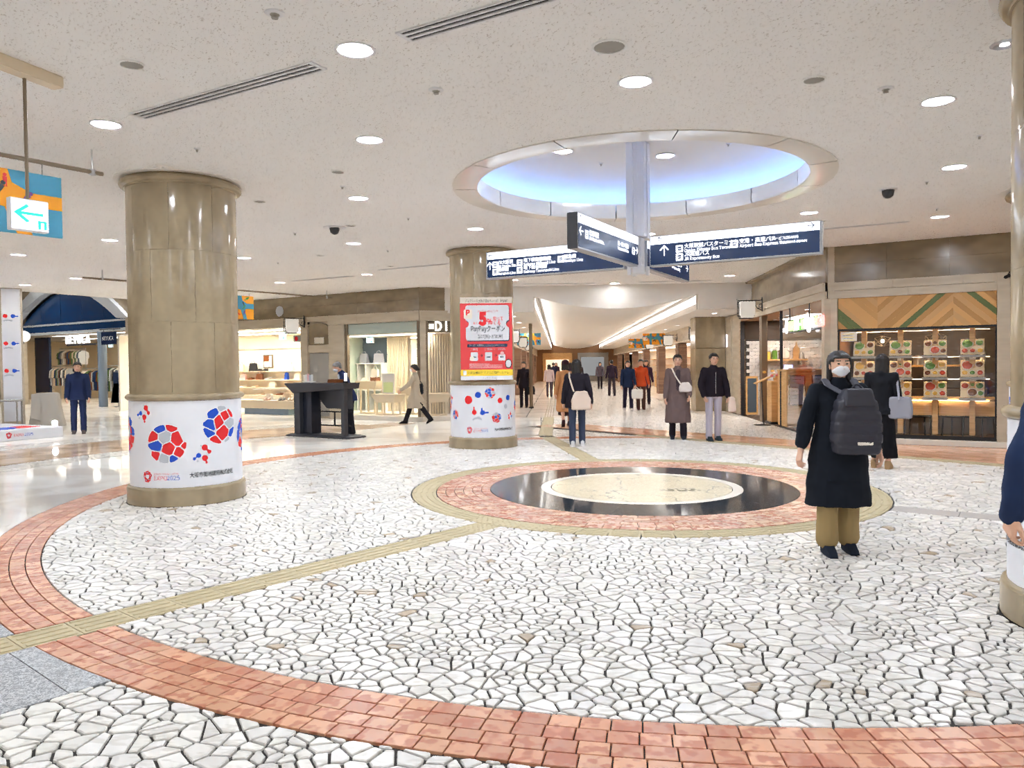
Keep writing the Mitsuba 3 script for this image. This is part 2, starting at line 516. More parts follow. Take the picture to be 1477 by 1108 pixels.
u130 = np.array([math.cos(math.radians(-130)), math.sin(math.radians(-130))]); n130 = np.array([-u130[1], u130[0]])
right_of = Polygon([tuple(C + n130 * 0.956), tuple(C + u130 * 14 + n130 * 0.956), tuple(C + u130 * 14 + n130 * 14), tuple(C + n130 * 14)])
stone_out = near_out.intersection(right_of).difference(col_foot)


def jitter_pts(region, step, amp, seed):
    """Scattered points, a little evened out, about one for each step x step."""
    g = np.random.default_rng(seed); x0, y0, x1, y1 = region.bounds
    x0, y0, x1, y1 = x0 - step, y0 - step, x1 + step, y1 + step
    pts = g.uniform((x0, y0), (x1, y1), (int((x1 - x0) * (y1 - y0) / step ** 2), 2))
    for _ in range(3):
        t = cKDTree(pts); d, i = t.query(pts, 2)
        push = (pts - pts[i[:, 1]]) / np.maximum(d[:, 1:2], 1e-6) * np.maximum(0, step * 0.72 - d[:, 1:2]) * 0.5
        pts = pts + push
    return pts


def stone_mesh(poly, g, z=0.0, th=0.02, ch=0.004):
    """A flat stone with a worn edge."""
    out = np.array(poly.exterior.coords)[:-1]
    if Polygon(out).exterior.is_ccw is False: out = out[::-1]
    cen = out.mean(0); L = np.linalg.norm(out - cen, axis=1, keepdims=True)
    inn = cen + (out - cen) * np.maximum(1 - ch / np.maximum(L, 1e-6) * 1.3, 0.5)
    n = len(out)
    v = np.vstack([np.column_stack([inn, np.full(n, z)]), np.column_stack([out, np.full(n, z - ch)]), np.column_stack([out, np.full(n, z - th)]), [[cen[0], cen[1], z]]])
    i = np.arange(n); j = (i + 1) % n
    f = np.vstack([np.column_stack([i, j, np.full(n, 3 * n)])] + [np.column_stack(q) for q in ((i + n, j + n, j), (i + n, j, i), (i + 2 * n, j + 2 * n, j + n), (i + 2 * n, j + n, i + n))])
    return v, f


def voronoi_stones(region, step, amp, gap, rnd, seed, stretch=None):
    pts = jitter_pts(region, step, amp, seed)
    near = prep(region.buffer(step * 1.2))
    vor = Voronoi(pts); pr = prep(region); out = []
    for k, reg in enumerate(vor.point_region):
        r = vor.regions[reg]
        if not r or -1 in r: continue
        if not near.contains(Point(pts[k])): continue
        p = Polygon(vor.vertices[r])
        if p.area > step * step * 6: continue
        if not pr.contains(p):
            if not pr.intersects(p): continue
            p = p.intersection(region)
        p = p.buffer(-gap - rnd, quad_segs=1).buffer(rnd, quad_segs=2)
        for q in polys(p):
            if q.area > 0.0006: out.append(Polygon(q.exterior).simplify(0.0025))
    return out


def pack(items, parent, name, stuff, bsdf, limit=300, ref=(0.0, 0.0)):
    """items: (v, f, colour). The nearest are parts of their own, the rest one part of stuff."""
    def far(q):      # those inside the view first, the nearest of them foremost
        x_, y_ = q[0][:, 0].mean(), q[0][:, 1].mean()
        return x_ ** 2 + y_ ** 2 + (0 if y_ > 2.85 and abs(x_) < 0.66 * y_ else 1e4)
    items.sort(key=far)
    inview = [q for q in items]
    for v, f, col in inview[:limit]:
        add(parent + '__' + name, (v, f), bsdf, color=np.tile(col, (len(v), 1)))
    rest = inview[limit:]
    if rest:
        n, vs, fs, cs = 0, [], [], []
        for v, f, col in rest:
            vs.append(v); fs.append(f + n); cs.append(np.tile(col, (len(v), 1))); n += len(v)
        k = add(parent + '__' + stuff, (np.vstack(vs), np.vstack(fs)), bsdf, color=np.vstack(cs))
        tag(k, kind='stuff')


def inview(poly):
    x, y = poly.centroid.x, poly.centroid.y
    return abs(x) < 0.76 * y + 2.0 and y > 0.9


items = []
srng = np.random.default_rng(3)
for region, sd in ((stone_in, 1), (stone_out, 2)):
    for p in voronoi_stones(region, 0.082, 0.52, 0.0056, 0.004, sd):
        if not inview(p): continue
        v, f = stone_mesh(p, None, z=srng.uniform(-0.0012, 0.0012))
        if srng.random() < 0.012: col = np.array(c(176, 158, 136)) * srng.uniform(0.85, 1.1)
        else: col = np.array(c(236, 233, 228)) * srng.uniform(0.76, 1.0) * np.array([1, srng.uniform(0.985, 1.0), srng.uniform(0.95, 0.995)])
        items.append((v, f, np.clip(col, 0, 0.9)))
# the camera sees the nearest strip of floor from 2.7 m on
pack(items, 'floor', 'paving_stone', 'paving_stones', 'm_white_stone')


def arc_piece(r0, r1, a0, a1, gap, n=2):
    """Sector-shaped paver between two radii."""
    g0, g1 = gap / r0, gap / r1
    t0, t1 = np.linspace(a0 + g1, a1 - g1, n + 1), np.linspace(a1 - g0, a0 + g0, n + 1)
    return np.vstack([np.column_stack([C[0] + (r1 - gap) * np.cos(t0), C[1] + (r1 - gap) * np.sin(t0)]), np.column_stack([C[0] + (r0 + gap) * np.cos(t1), C[1] + (r0 + gap) * np.sin(t1)])])


items = []
no_brick_g = unary_union([tact_near.buffer(0.003), tact_far.buffer(0.003), half39(4.95, 9), col_foot]); no_brick = prep(no_brick_g)
for rows, r0, r1, wid, cols_ in ((4, RB0, RB1, 0.128, ((196, 140, 108), (208, 156, 124), (188, 128, 98), (204, 150, 116))), (6, 1.815, 2.455, 0.16, ((200, 160, 140), (210, 174, 152), (192, 150, 130), (216, 182, 154)))):
    for k in range(rows):
        ra, rb = r0 + (r1 - r0) * k / rows, r0 + (r1 - r0) * (k + 1) / rows
        n = int(2 * math.pi * (ra + rb) / 2 / wid); ph = srng.random()
        for i in range(n):
            q = Polygon(arc_piece(ra, rb, (i + ph) * 2 * math.pi / n, (i + 1 + ph) * 2 * math.pi / n, 0.003, 1))
            if not inview(q): continue
            if r0 > 3 and no_brick.intersects(q):
                q = max(polys(q.difference(no_brick_g)) or [Polygon()], key=lambda g_: g_.area)
                if q.is_empty or q.area < 0.002: continue
                q = Polygon(q.exterior)
            v, f = stone_mesh(q, None, z=srng.uniform(-0.001, 0.001), ch=0.0025)
            items.append((v, f, np.array(c(*cols_[srng.integers(4)])) * srng.uniform(0.88, 1.1)))
pack(items, 'floor', 'brick', 'bricks', 'm_paver')
light_zone_box = Polygon([(0.55, 15.4), (2.0, 14.5), (5.95, 14.2), (6.7, 22.2), (0.85, 22.2)])
# brown polished paving in front of the restaurant: rows of long pavers beyond the plaza
items = []
brown = half39(5.28, 10).intersection(seen.union(polyba([(2, 3), (8, 3), (8, 6.6), (0.5, 6.6)]))).difference(unary_union([Polygon([tuple(FR.p(1, 0)), tuple(FR.p(9, 0)), tuple(FR.p(9, 4)), tuple(FR.p(1, 4))]), col_foot]))
for k in range(24):
    for i in range(-50, 40):
        x0, y0 = 5.28 + 0.14 * k, i * 0.29 + (0.145 if k % 2 else 0)
        q = Polygon([tuple(C + n39 * (x0 + g1) + t39 * (y0 + g2)) for g1, g2 in ((0.002, 0.002), (0.138, 0.002), (0.138, 0.288), (0.002, 0.288))])
        if not brown.contains(q.centroid) or not inview(q): continue
        if (q.centroid.x - C[0]) * n39[0] + (q.centroid.y - C[1]) * n39[1] > 6.36 and light_zone_box.contains(q.centroid): continue
        v, f = stone_mesh(q, None, z=0, ch=0.002)
        items.append((v, f, np.array(c(*((196, 150, 122), (206, 164, 136), (186, 140, 112))[srng.integers(3)])) * srng.uniform(0.9, 1.08)))
mat('polished', VC, 0.12, 0.5)
pack(items, 'floor', 'brown_paver', 'brown_pavers', 'm_polished')


# tactile paving: slabs with raised bars or dots
def tactile(m, w, l, dots, key='floor__tactile_tile'):
    g = [bx(-l / 2 + 0.002, l / 2 - 0.002, -w / 2 + 0.002, w / 2 - 0.002, -0.02, -0.003, 0.002)]
    if dots:
        nn = max(2, int(w / 0.06))
        for i in range(max(2, int(l / 0.06))):
            for j in range(nn):
                x, y = -l / 2 + (i + 0.5) * l / max(2, int(l / 0.06)), -w / 2 + (j + 0.5) * w / nn
                g.append(lathe([(0.014, -0.004), (0.010, 0.003), (0, 0.003)], 8)); g[-1].apply_translation((x, y, 0))
    else:
        for j in range(4):
            y = -w / 2 + (j + 0.5) * w / 4
            g.append(bx(-l / 2 + 0.02, l / 2 - 0.02, y - 0.012, y + 0.012, -0.006, 0.003, 0.003))
    add(key, cat_(g), 'm_tactile', m)


for deg, r0, r1 in ((-130.0, 2.75, 8.4), (97.0, 2.75, 6.9)):
    u = np.array([math.cos(math.radians(deg)), math.sin(math.radians(deg))])
    n = int((r1 - r0) / 0.3)
    for i in range(n):
        q = C + u * (r0 + 0.3 * (i + 0.5))
        tactile(loc(q[0], q[1], 0, math.radians(deg)), 0.3, 0.3, i == 0)
for i in range(58):
    th = (i + 0.5) * 2 * math.pi / 58; R = 2.6
    if not inview(Point(C[0] + R * math.cos(th), C[1] + R * math.sin(th))): continue
    near_cross = min(abs((math.degrees(th) - d + 180) % 360 - 180) for d in (-130, 97)) < 9
    tactile(loc(C[0] + R * math.cos(th), C[1] + R * math.sin(th), 0, th + math.pi / 2), 0.28, 0.2815, near_cross)
for i in range(-34, 22):
    q = C + n39 * 5.115 + t39 * (i * 0.3)
    if math.hypot(*(q - C)) < 7 and inview(Point(*q)) and not col_foot.contains(Point(*q)):
        tactile(loc(q[0], q[1], 0, math.radians(129)), 0.3, 0.3, False)
# tactile line that runs on into the corridor
q0 = C + np.array([math.cos(math.radians(97)), math.sin(math.radians(97))]) * 6.95
for i in range(60):
    q = q0 + np.array([0.061, 0.998]) * (0.3 * i + 0.15)
    tactile(loc(q[0], q[1], 0, math.radians(86.5)), 0.3, 0.3, False)
# grey strips
for i in range(6):
    r = 2.76 + 0.59 * i
    m = loc(*(C + (r + 0.295) * np.array([math.cos(math.radians(-34.5)), math.sin(math.radians(-34.5))])), 0, math.radians(-34.5))
    add('floor__grey_strip_slab', bx(-0.292, 0.292, -0.148, 0.148, -0.02, 0, 0.002), 'm_greystrip', m)
for i in range(6):
    for sgn in (-1, 1):
        r = RB1 - 0.6 + 0.72 * i - (0.25 if sgn < 0 else 0)
        m = loc(*(C + u130 * (r + 0.36)), 0, math.radians(-130))
        corners = [tuple((m @ np.array([x, y, 0, 1]))[:2]) for x, y in ((-0.358, sgn * 0.555 - 0.40), (0.358, sgn * 0.555 - 0.40), (0.358, sgn * 0.555 + 0.40), (-0.358, sgn * 0.555 + 0.40))]
        cut = Polygon(corners).difference(Point(*C).buffer(RB1 + 0.004, quad_segs=64))
        for pc in polys(cut):
            if pc.area > 0.02: add('floor__granite_slab', stone_mesh(Polygon(pc.exterior).simplify(0.001), None, ch=0.002), 'm_granite')

# centre: black granite ring, white ring, map in mosaic
for i in range(12):
    t0, t1 = i * math.pi / 6 + 0.2, (i + 1) * math.pi / 6 + 0.2
    add('floor__black_granite_slab', stone_mesh(Polygon(arc_piece(1.2, 1.81, t0, t1, 0.001, 10)), None, ch=0.001), 'm_black_granite')
    add('floor__white_border_slab', stone_mesh(Polygon(arc_piece(1.08, 1.2, t0, t1, 0.0012, 10)), None, ch=0.001), 'm_white_marble')
mm = lathe([(1.07, -0.014), (1.07, -0.001), (0, -0.001)], 64)
add('floor__mosaic_map', mm, 'm_map', loc(*C), label='beige mosaic map disc with dark lines')

# polished slabs outside the plaza, with curved mosaic bands
qt0 = C + np.array([math.cos(math.radians(97)), math.sin(math.radians(97))]) * 6.95
TACTC = unary_union([radial(97, 6, 6.95, 0.31), LineString([tuple(qt0), tuple(qt0 + np.array([0.061, 0.998]) * 18)]).buffer(0.155, cap_style=2)])
BANDZ = Polygon([(-3.9, 14), (-30, -10), (-40, 30), (-4.6, 20)])
bands = [(9.25, 9.95), (12.2, 13.0)]
left_zone = Polygon([(-2.5, 3.2), (-30, 3.2), (-30, 42), (-6, 30), (-1.5, 22), (7, 22), (6.3, 14.6), (1.5, 14)]).difference(Point(*C).buffer(RB1 + 0.004, quad_segs=64))
left_zone = left_zone.difference(unary_union([half39(4.95, 10), radial(-130, 6, 9.6, 1.95), col_foot, TACTC, unary_union([annulus(r0 - 0.03, r1 + 0.03) for r0, r1 in bands]).intersection(BANDZ)]))
pz = prep(left_zone); slabs = []
left_zone = left_zone.difference(Polygon([(0.55, 15.4), (8, 13), (8, 30), (0.9, 24)]))
pz = prep(left_zone)
light_zone = Polygon([(0.55, 15.4), (2.0, 14.5), (6.1, 14.0), (6.7, 22.2), (0.85, 22.2)]).difference(unary_union([half39(4.95, 6.4), Point(*C).buffer(RB1 + 0.004, quad_segs=64), TACTC, Polygon([tuple(FC.p(6.5, 0.0)), tuple(FC.p(-2, 0.0)), tuple(FC.p(-2, 5)), tuple(FC.p(6.5, 5))]), Polygon([tuple(FR.p(1.0, -0.1)), tuple(FR.p(9, -0.1)), tuple(FR.p(9, 6)), tuple(FR.p(1.0, 6))])]))
add('floor__mouth_paving', prism(light_zone, -0.013, 0.0), 'm_crazy', label='speckled stone paving at the corridor mouth')
for i in range(-40, 12):
    for j in range(-12, 34):
        q = polyba([(i * 0.9 + 0.0015, j * 0.9 + 0.0015), (i * 0.9 + 0.8985, j * 0.9 + 0.0015), (i * 0.9 + 0.8985, j * 0.9 + 0.8985), (i * 0.9 + 0.0015, j * 0.9 + 0.8985)])
        if not inview(q) or q.centroid.y > 40: continue
        if not pz.contains(q):
            if not pz.intersects(q): continue
            q = q.intersection(left_zone)
        for pc in polys(q):
            if pc.area > 0.01: slabs.append(Polygon(pc.exterior).simplify(0.001))
slabs.sort(key=lambda q: q.centroid.x ** 2 + q.centroid.y ** 2 + (0 if abs(q.centroid.x) < 0.7 * q.centroid.y else 1e4))
rest = {'m_slab': [], 'm_brown_slab': []}
for n_, q in enumerate(slabs):
    r = math.hypot(q.centroid.x - C[0], q.centroid.y - C[1])
    m_ = 'm_brown_slab' if 9.95 < r < 12.2 and q.centroid.x < -3 else 'm_slab'
    msh = trimesh.creation.extrude_polygon(q, 0.018, engine='earcut'); msh.apply_translation((0, 0, -0.018))
    if n_ < 280: add('floor__marble_slab', msh, m_)
    else: rest[m_].append(msh)
for m_, l in rest.items():
    if l: tag(add('floor__marble_slabs', cat_(l), m_), kind='stuff')
items = []
for r0, r1 in bands:
    zone = annulus(r0, r1).intersection(seen.buffer(1)).intersection(BANDZ)
    for p in voronoi_stones(zone, 0.11, 0.42, 0.006, 0.004, 11):
        if inview(p):
            v, f = stone_mesh(p, None); items.append((v, f, np.array(c(226, 220, 210)) * srng.uniform(0.75, 1.0)))
vs, fs, cs, n = [], [], [], 0
for v, f, col in items:
    vs.append(v); fs.append(f + n); cs.append(np.tile(col, (len(v), 1))); n += len(v)
tag(add('floor__mosaic_stones', (np.vstack(vs), np.vstack(fs)), 'm_polished', color=np.vstack(cs)), kind='stuff')
# the plaza floor goes on behind and beside the view
add('floor__surrounding_paving', prism(floor_poly.difference(Polygon([(-2.6, 0.85), (2.6, 0.85), (47.5, 60), (-47.5, 60)])).difference(unary_union([Polygon([tuple(ba(-46, 7)), tuple(ba(11.5, 6.4)), tuple(ba(11.5, 60)), tuple(ba(-46, 60))]), col_foot])), -0.013, -0.001), 'm_crazy', label='pale paving beside the plaza')
# corridor floor: fine crazy paving too small to build, polished sides
add('floor__corridor_paving', bx(-1.35, 2.6, 1.2, 60, -0.013, 0), 'm_crazy', FO, label='speckled stone paving of the corridor')
for k in range(42):
    for s0, s1 in ((-3.6, -2.5), (-2.48, -1.37), (2.62, 3.6)):
        add('floor__corridor_slab', bx(s0 + 0.003, s1 - 0.003, 1.2 + 1.4 * k, 1.2 + 1.4 * k + 1.394, -0.013, 0), 'm_slab', FO)

# ------------------------------------------------------------------ walls with stone panels
def wall_band(name, F, s0, s1, z0, z1, bsdf, step=0.92, rows=1, d0=0.0, th=0.04, part='stone_panel', back=True):
    """A wall strip whose stone panels are parts with fine joints."""
    if name not in USED: struct(name, bx(s0, s1, d0 + th, d0 + 0.22, z0, z1), 'm_travertine', F)
    elif back: add(name + '__backing', bx(s0, s1, d0 + th, d0 + 0.22, z0, z1), 'm_travertine', F)
    n = max(1, round((s1 - s0) / step)); h = (z1 - z0) / rows
    for r in range(rows):
        for i in range(n):
            x0, x1 = s0 + (s1 - s0) * i / n, s0 + (s1 - s0) * (i + 1) / n
            add(name + '__' + part, bx(x0 + 0.0012, x1 - 0.0012, d0, d0 + th, z0 + h * r + 0.0012, z0 + h * (r + 1) - 0.0012, 0.0012), bsdf, F)


def pilaster(name, F, s0, s1, z1, d0=-0.03):
    add(name + '__pilaster', bx(s0, s1, d0, 0.1, 0, z1, 0.006), 'm_travertine', F)


FASC = 2.955
# right: restaurant wall
wall_band('wall_right', FR, 1.13, 9.0, FASC, CEIL, 'm_fascia', 0.98, 2)
wall_band('wall_right', FR, 1.13, 4.4, 2.80, FASC, 'm_travertine', 1.1, 1, -0.03, back=False, part='lintel_panel')
wall_band('wall_right', FR, 1.13, 3.80, 2.655, 2.80, 'm_travertine', 1.4, 1, -0.012, back=False, part='lintel_panel')
pilaster('wall_right', FR, 1.13, 1.30, 2.655)
pilaster('wall_right', FR, 3.80, 4.4, FASC, -0.035)
add('wall_right__end_wall', bx(4.4, 9.0, 0, 0.2, 0, FASC), 'm_travertine', FR)
add('wall_right__window_sill', bx(1.2, 4.4, -0.10, 0.12, 0, 0.10, 0.006), 'm_white_marble', FR)
# cafe wall
wall_band('wall_cafe', FC, 0.0, 6.44, FASC, CEIL, 'm_fascia', 1.07, 1)
wall_band('wall_cafe', FC, 0.0, 6.44, 2.80, FASC, 'm_travertine', 1.07, 1, -0.05, back=False, part='lintel_panel')
wall_band('wall_cafe', FC, 0.0, 6.44, 2.66, 2.80, 'm_travertine', 2.1, 1, -0.02, back=False, part='lintel_panel')
pilaster('wall_cafe', FC, 6.28, 6.44, 2.66)
add('wall_cafe__shadow_gap', bx(0, 6.44, -0.16, 0.0, CEIL - 0.05, CEIL - 0.002), 'm_fascia', FC)
# left: boutique wall and bag shop
wall_band('wall_left', FL, -10.0, 0.0, FASC + 0.04, CEIL, 'm_fascia', 1.1, 2)
for s0_, s1_, z0_ in ((-10.0, -4.17, 2.72), (-4.17, -3.32, 2.84), (-3.32, 0.0, 2.72)): wall_band('wall_left', FL, s0_, s1_, z0_, FASC + 0.04, 'm_travertine', 1.3, 1, -0.03, back=False, part='lintel_panel')
pilaster('wall_left', FL, -4.44, -4.17, 2.72)
pilaster('wall_left', FL, -3.32, -2.70, 2.72)
add('wall_left__pilaster', bx(-10.0, -8.9, -0.03, 0.2, 0, 2.72, 0.006), 'm_travertine', FL)
nic = unary_union([sbox(-4.15, 2.17, -3.34, 2.62), affinity.scale(disc(-3.745, 2.62, 0.405, 12), 1, 0.45, origin=(-3.745, 2.62))])
add('wall_left__arched_panel', standing(nic, 0.03), 'm_fascia', put(np.eye(4), None) if False else FL.m @ loc(0, 0.06, 0), label='arched brown marble panel')
add('wall_left__niche_back', bx(-4.18, -3.3, 0.09, 0.22, 0, 2.9), 'm_travertine', FL)
add('wall_left__panel_rail', bx(-4.17, -3.32, 0.02, 0.1, 1.93, 2.16, 0.004), 'm_travertine', FL)
add('wall_left__niche_plate', bx(-3.92, -3.54, 0.012, 0.03, 2.2, 2.38, 0.003), 'm_white_marble', FL, label='pale stone plate in the arched panel')
add('wall_left__service_door', bx(-4.16, -3.33, 0.05, 0.1, 0.06, 1.92, 0.006), 'm_grey_panel', FL, label='plain grey panel door')
add('wall_left__window_sill', bx(-2.7, 0.12, -0.05, 0.2, 0, 0.13, 0.006), 'm_white_marble', FL)
# turned corner of the boutique towards the corridor
wall_band('wall_corner', FX, 0.0, 2.6, FASC + 0.04, CEIL, 'm_fascia', 1.3, 2)
wall_band('wall_corner', FX, 0.0, 2.6, 2.72, FASC + 0.04, 'm_travertine', 1.3, 1, -0.03, back=False, part='lintel_panel')
pilaster('wall_corner', FX, 0.0, 0.16, 2.72)
pilaster('wall_corner', FX, 2.3, 2.6, 2.72)
add('wall_corner__window_sill', bx(0.0, 2.5, -0.05, 0.2, 0, 0.13, 0.006), 'm_white_marble', FX)
# bulkhead across the corridor mouth: opening with a sagging top in the middle
xs = np.linspace(-2.19, 2.19, 25)
sag = [(x, 2.98 + 0.36 * (x / 2.19) ** 2) for x in xs]
bulk = Polygon([(-5.2, CEIL), (-5.2, 2.93), (-2.19, 2.93)] + sag + [(2.19, 2.93), (3.8, 2.93), (3.8, CEIL)])
bk = standing(bulk, 0.14)
struct('wall_bulkhead', bk, 'm_plain_ceiling', FO)

# ------------------------------------------------------------------ columns
def multi_disc(r, seed, n=15):
    g = np.random.default_rng(seed)
    pts = g.uniform(-1, 1, (n * 3, 2)) * r * 1.05
    keep = []
    for q in pts:
        if all(np.hypot(*(q - k)) > r * 0.38 for k in keep): keep.append(q)
    pts = np.array(keep); big = np.vstack([pts, [(9, 9), (-9, 9), (9, -9), (-9, -9)]])
    vor = Voronoi(big); outs = {'red': [], 'blue': [], 'grey': []}
    for k in range(len(pts)):
        reg = vor.regions[vor.point_region[k]]
        if -1 in reg or not reg: continue
        p = Polygon(vor.vertices[reg]).intersection(disc(0, 0, r, 12)).buffer(-r * 0.10, quad_segs=4).buffer(r * 0.07, quad_segs=4)
        outs[('red', 'blue', 'red', 'grey', 'blue')[k % 5]] += polys(p)
    return {k: unary_union(v) for k, v in outs.items() if v}


def cluster(s, seed):
    g = np.random.default_rng(seed)
    link = lambda p, q, w: unary_union([LineString([p, q]).buffer(w)])
    red = unary_union([disc(0.1 * s, 0.75 * s, 0.3 * s), disc(0.55 * s, 0.3 * s, 0.2 * s), disc(0.1 * s, -0.3 * s, 0.3 * s), disc(0.25 * s, -0.75 * s, 0.12 * s), link((0.1 * s, 0.75 * s), (0.55 * s, 0.3 * s), 0.09 * s), link((0.1 * s, -0.3 * s), (0.25 * s, -0.75 * s), 0.06 * s)])
    blue = unary_union([disc(-0.5 * s, 0.0, 0.24 * s), disc(-0.9 * s, -0.3 * s, 0.15 * s), link((-0.5 * s, 0), (-0.9 * s, -0.3 * s), 0.06 * s)])
    grey = unary_union([disc(-0.6 * s, -0.55 * s, 0.1 * s), disc(-0.25 * s, 0.95 * s, 0.08 * s)])
    t = lambda q: affinity.rotate(q, g.uniform(-40, 200), origin=(0, 0)) if seed else q
    ang = g.uniform(-30, 160) if seed else 0
    return {k: affinity.rotate(q, ang, origin=(0, 0)) for k, q in (('red', red), ('blue', blue), ('grey', grey))}


def ring_logo(r):
    """The exposition's emblem: a ring of red cells of unequal size with white and blue dots."""
    cells, dots, pup = [], [], []
    for i, (k, e) in enumerate(((0.30, 1), (0.24, 0), (0.33, 1), (0.22, 1), (0.30, 0), (0.27, 1), (0.2, 0), (0.32, 1), (0.25, 0), (0.28, 1), (0.21, 0))):
        t = i * 2 * math.pi / 11 + 0.3; rr = r * (0.72 + 0.06 * math.sin(3 * t)); x, y = 0.85 * rr * math.cos(t), rr * math.sin(t)
        cells.append(affinity.scale(disc(x, y, k * r, 5), 1, 1.1))
        if e: dots.append(disc(x, y, 0.13 * r, 4)); pup.append(disc(x + 0.03 * r, y, 0.07 * r, 3))
    return {'red': unary_union(cells).difference(unary_union(dots)), 'blue': unary_union(pup)}


def moved(d, x, y):
    return {k: affinity.translate(g, x, y) for k, g in d.items()}


def column(idx, label, arts):
    x, y = COLS[idx]; F = loc(x, y)
    key = thing('column', label, 'column')
    look = math.atan2(-y, -x)
    base = lathe([(0.0, 0), (0.635, 0), (0.635, 0.165), (0.628, 0.185), (0.605, 0.2), (0.0, 0.2)], 64)
    add(key + '__base', base, 'm_marble', F, smooth=40)
    w = add(key + '__wrap', lathe([(0.598, 0.2), (0.6, 0.205), (0.6, 1.135), (0.598, 1.14)], 72), 'm_wrap', F, smooth=40, label='white printed wrap round the foot of the shaft')
    tor = [(0.58, 1.14)] + [(0.6 + 0.034 * math.cos(t), 1.178 + 0.034 * math.sin(t)) for t in np.linspace(-1.4, 1.4, 9)] + [(0.58, 1.216)]
    add(key + '__moulding', lathe(tor, 64), 'm_marble', F, smooth=50)
    zs = [1.21, 2.0, 2.78, 3.5]
    for k in range(3):
        for i in range(8):
            t0 = look + i * math.pi / 4 + (0.2 if k % 2 else 0.55)
            g = 0.0012 / 0.585
            add(key + '__shaft_slab', lathe([(0.5, zs[k] + 0.0008), (0.585, zs[k] + 0.0008), (0.585, zs[k + 1] - 0.0008), (0.5, zs[k + 1] - 0.0008)], 10, t0 + g, t0 + math.pi / 4 - g), 'm_marble', F, smooth=30)
    cap = [(0.57, 3.5), (0.60, 3.5), (0.605, 3.515)] + [(0.618 + 0.034 * math.cos(t), 3.553 + 0.034 * math.sin(t)) for t in np.linspace(-1.2, 1.5, 8)] + [(0.60, 3.592), (0.60, CEIL)]
    add(key + '__capital', lathe(cap, 64), 'm_marble', F, smooth=50)
    add(key + '__ceiling_ring', lathe([(0.60, CEIL - 0.01), (0.70, CEIL - 0.008), (0.705, CEIL + 0.01)], 64), 'm_plain_ceiling', F, smooth=30)
    for k, (col, g) in enumerate(arts):
        add(w + '__' + ('lettering' if col in ('ink', 'pink_text') else 'print'), bent(g, 0.6015 + 0.0001 * (k % 5), look), 'm_' + col, F, smooth=True)


def art(*ds):
    """Joins drawings into one shape for each colour."""
    out = {}
    for d in ds:
        for k, g in d.items(): out.setdefault(k, []).append(g)
    return [(k, unary_union(v)) for k, v in out.items()]


def logo_set(x, z, r, comp_x, comp_w, comp_h):
    L = [moved(ring_logo(r), x, z)]
    L.append({'pink_text': unary_union([textw('EXPO', r * 0.75, None, x + 1.35 * r, z - 0.62 * r, 0), textw('OSAKA, KANSAI, JAPAN', r * 0.24, 4.3 * r, x + 1.35 * r, z + 0.35 * r, 0)])})
    L.append({'blue': textw('2025', r * 0.75, None, x + 1.35 * r + 2.3 * r, z - 0.62 * r, 0)})
    L.append({'ink': textw('大阪市街地開発株式会社', comp_h, comp_w, comp_x, z - comp_h * 0.4, 1)})
    return L


def all_round(z, r):
    out = []
    for t, s in ((1.45, 5), (2.0, 6), (-1.5, 8), (-2.2, 9)):
        out.append(moved(multi_disc(r, s), t * 0.6, z))
    return out


column(0, 'large marble column with big multicolour discs on its white wrap, left of the black info desk',
       art(moved(multi_disc(0.215, 21, 18), -0.215, 0.68), moved(multi_disc(0.215, 33, 12), 0.375, 0.86), moved(cluster(0.1, 3), -0.47, 1.0), moved(cluster(0.11, 0), 0.17, 0.54),
           moved(multi_disc(0.2, 41), -0.84, 0.78), moved(multi_disc(0.2, 43), 0.84, 0.72), *logo_set(-0.44, 0.325, 0.062, 0.02, 0.52, 0.045), *all_round(0.75, 0.2)))
oz = lambda py: 1.48 - ((420 + py / 4.617) - 529.8) * 0.01243
ox = lambda px: 0.6 * math.asin(max(-0.999, min(0.999, (px - 268) / 215)))
column(1, 'marble column carrying the red coupon poster, behind the hanging sign',
       art({'red': unary_union([disc(ox(175), oz(730), 0.075), disc(ox(378), oz(737), 0.05), disc(ox(212), oz(812), 0.045), LineString([(ox(212), oz(812)), (ox(210), oz(780))]).buffer(0.012)]),
            'blue': unary_union([disc(ox(237), oz(697), 0.055), disc(ox(430), oz(720), 0.05), disc(ox(265), oz(815), 0.045), LineString([(ox(265), oz(815)), (ox(300), oz(815))]).buffer(0.014), LineString([(ox(262), oz(815)), (ox(260), oz(790))]).buffer(0.014)]),
            'grey': unary_union([disc(ox(415), oz(778), 0.042), LineString([(ox(205), oz(860)), (ox(230), oz(848)), (ox(255), oz(858)), (ox(240), oz(845))]).buffer(0.016)])},
           moved(multi_disc(0.1, 5, 14), ox(315), oz(685)), moved(multi_disc(0.095, 6, 14), ox(355), oz(850)), moved(multi_disc(0.09, 8, 10), ox(88), oz(830)), moved(cluster(0.08, 4), ox(445), oz(840)), moved(cluster(0.1, 7), ox(62), oz(725)),
           *logo_set(ox(180), oz(930), 0.058, ox(338), 0.44, 0.04), *all_round(0.75, 0.12)))
column(2, 'marble column at the right edge of the view, nearest to the camera, passed by a navy sleeve',
       art({'red': unary_union([disc(-0.66, 0.98, 0.02), disc(-0.6, 0.9, 0.03), disc(-0.54, 0.96, 0.03)]), 'blue': unary_union([disc(-0.62, 0.72, 0.07), disc(-0.6, 0.62, 0.05), LineString([(-0.66, 0.6), (-0.5, 0.72)]).buffer(0.03)]), 'ink': unary_union([textw('大阪市街地開発株式会社', 0.045, 0.5, -0.98, 0.42, 1), LineString([(-0.5, 0.3), (-0.42, 0.42)]).buffer(0.025)])},
           moved(multi_disc(0.2, 61), 0.0, 0.75), *all_round(0.75, 0.2)))
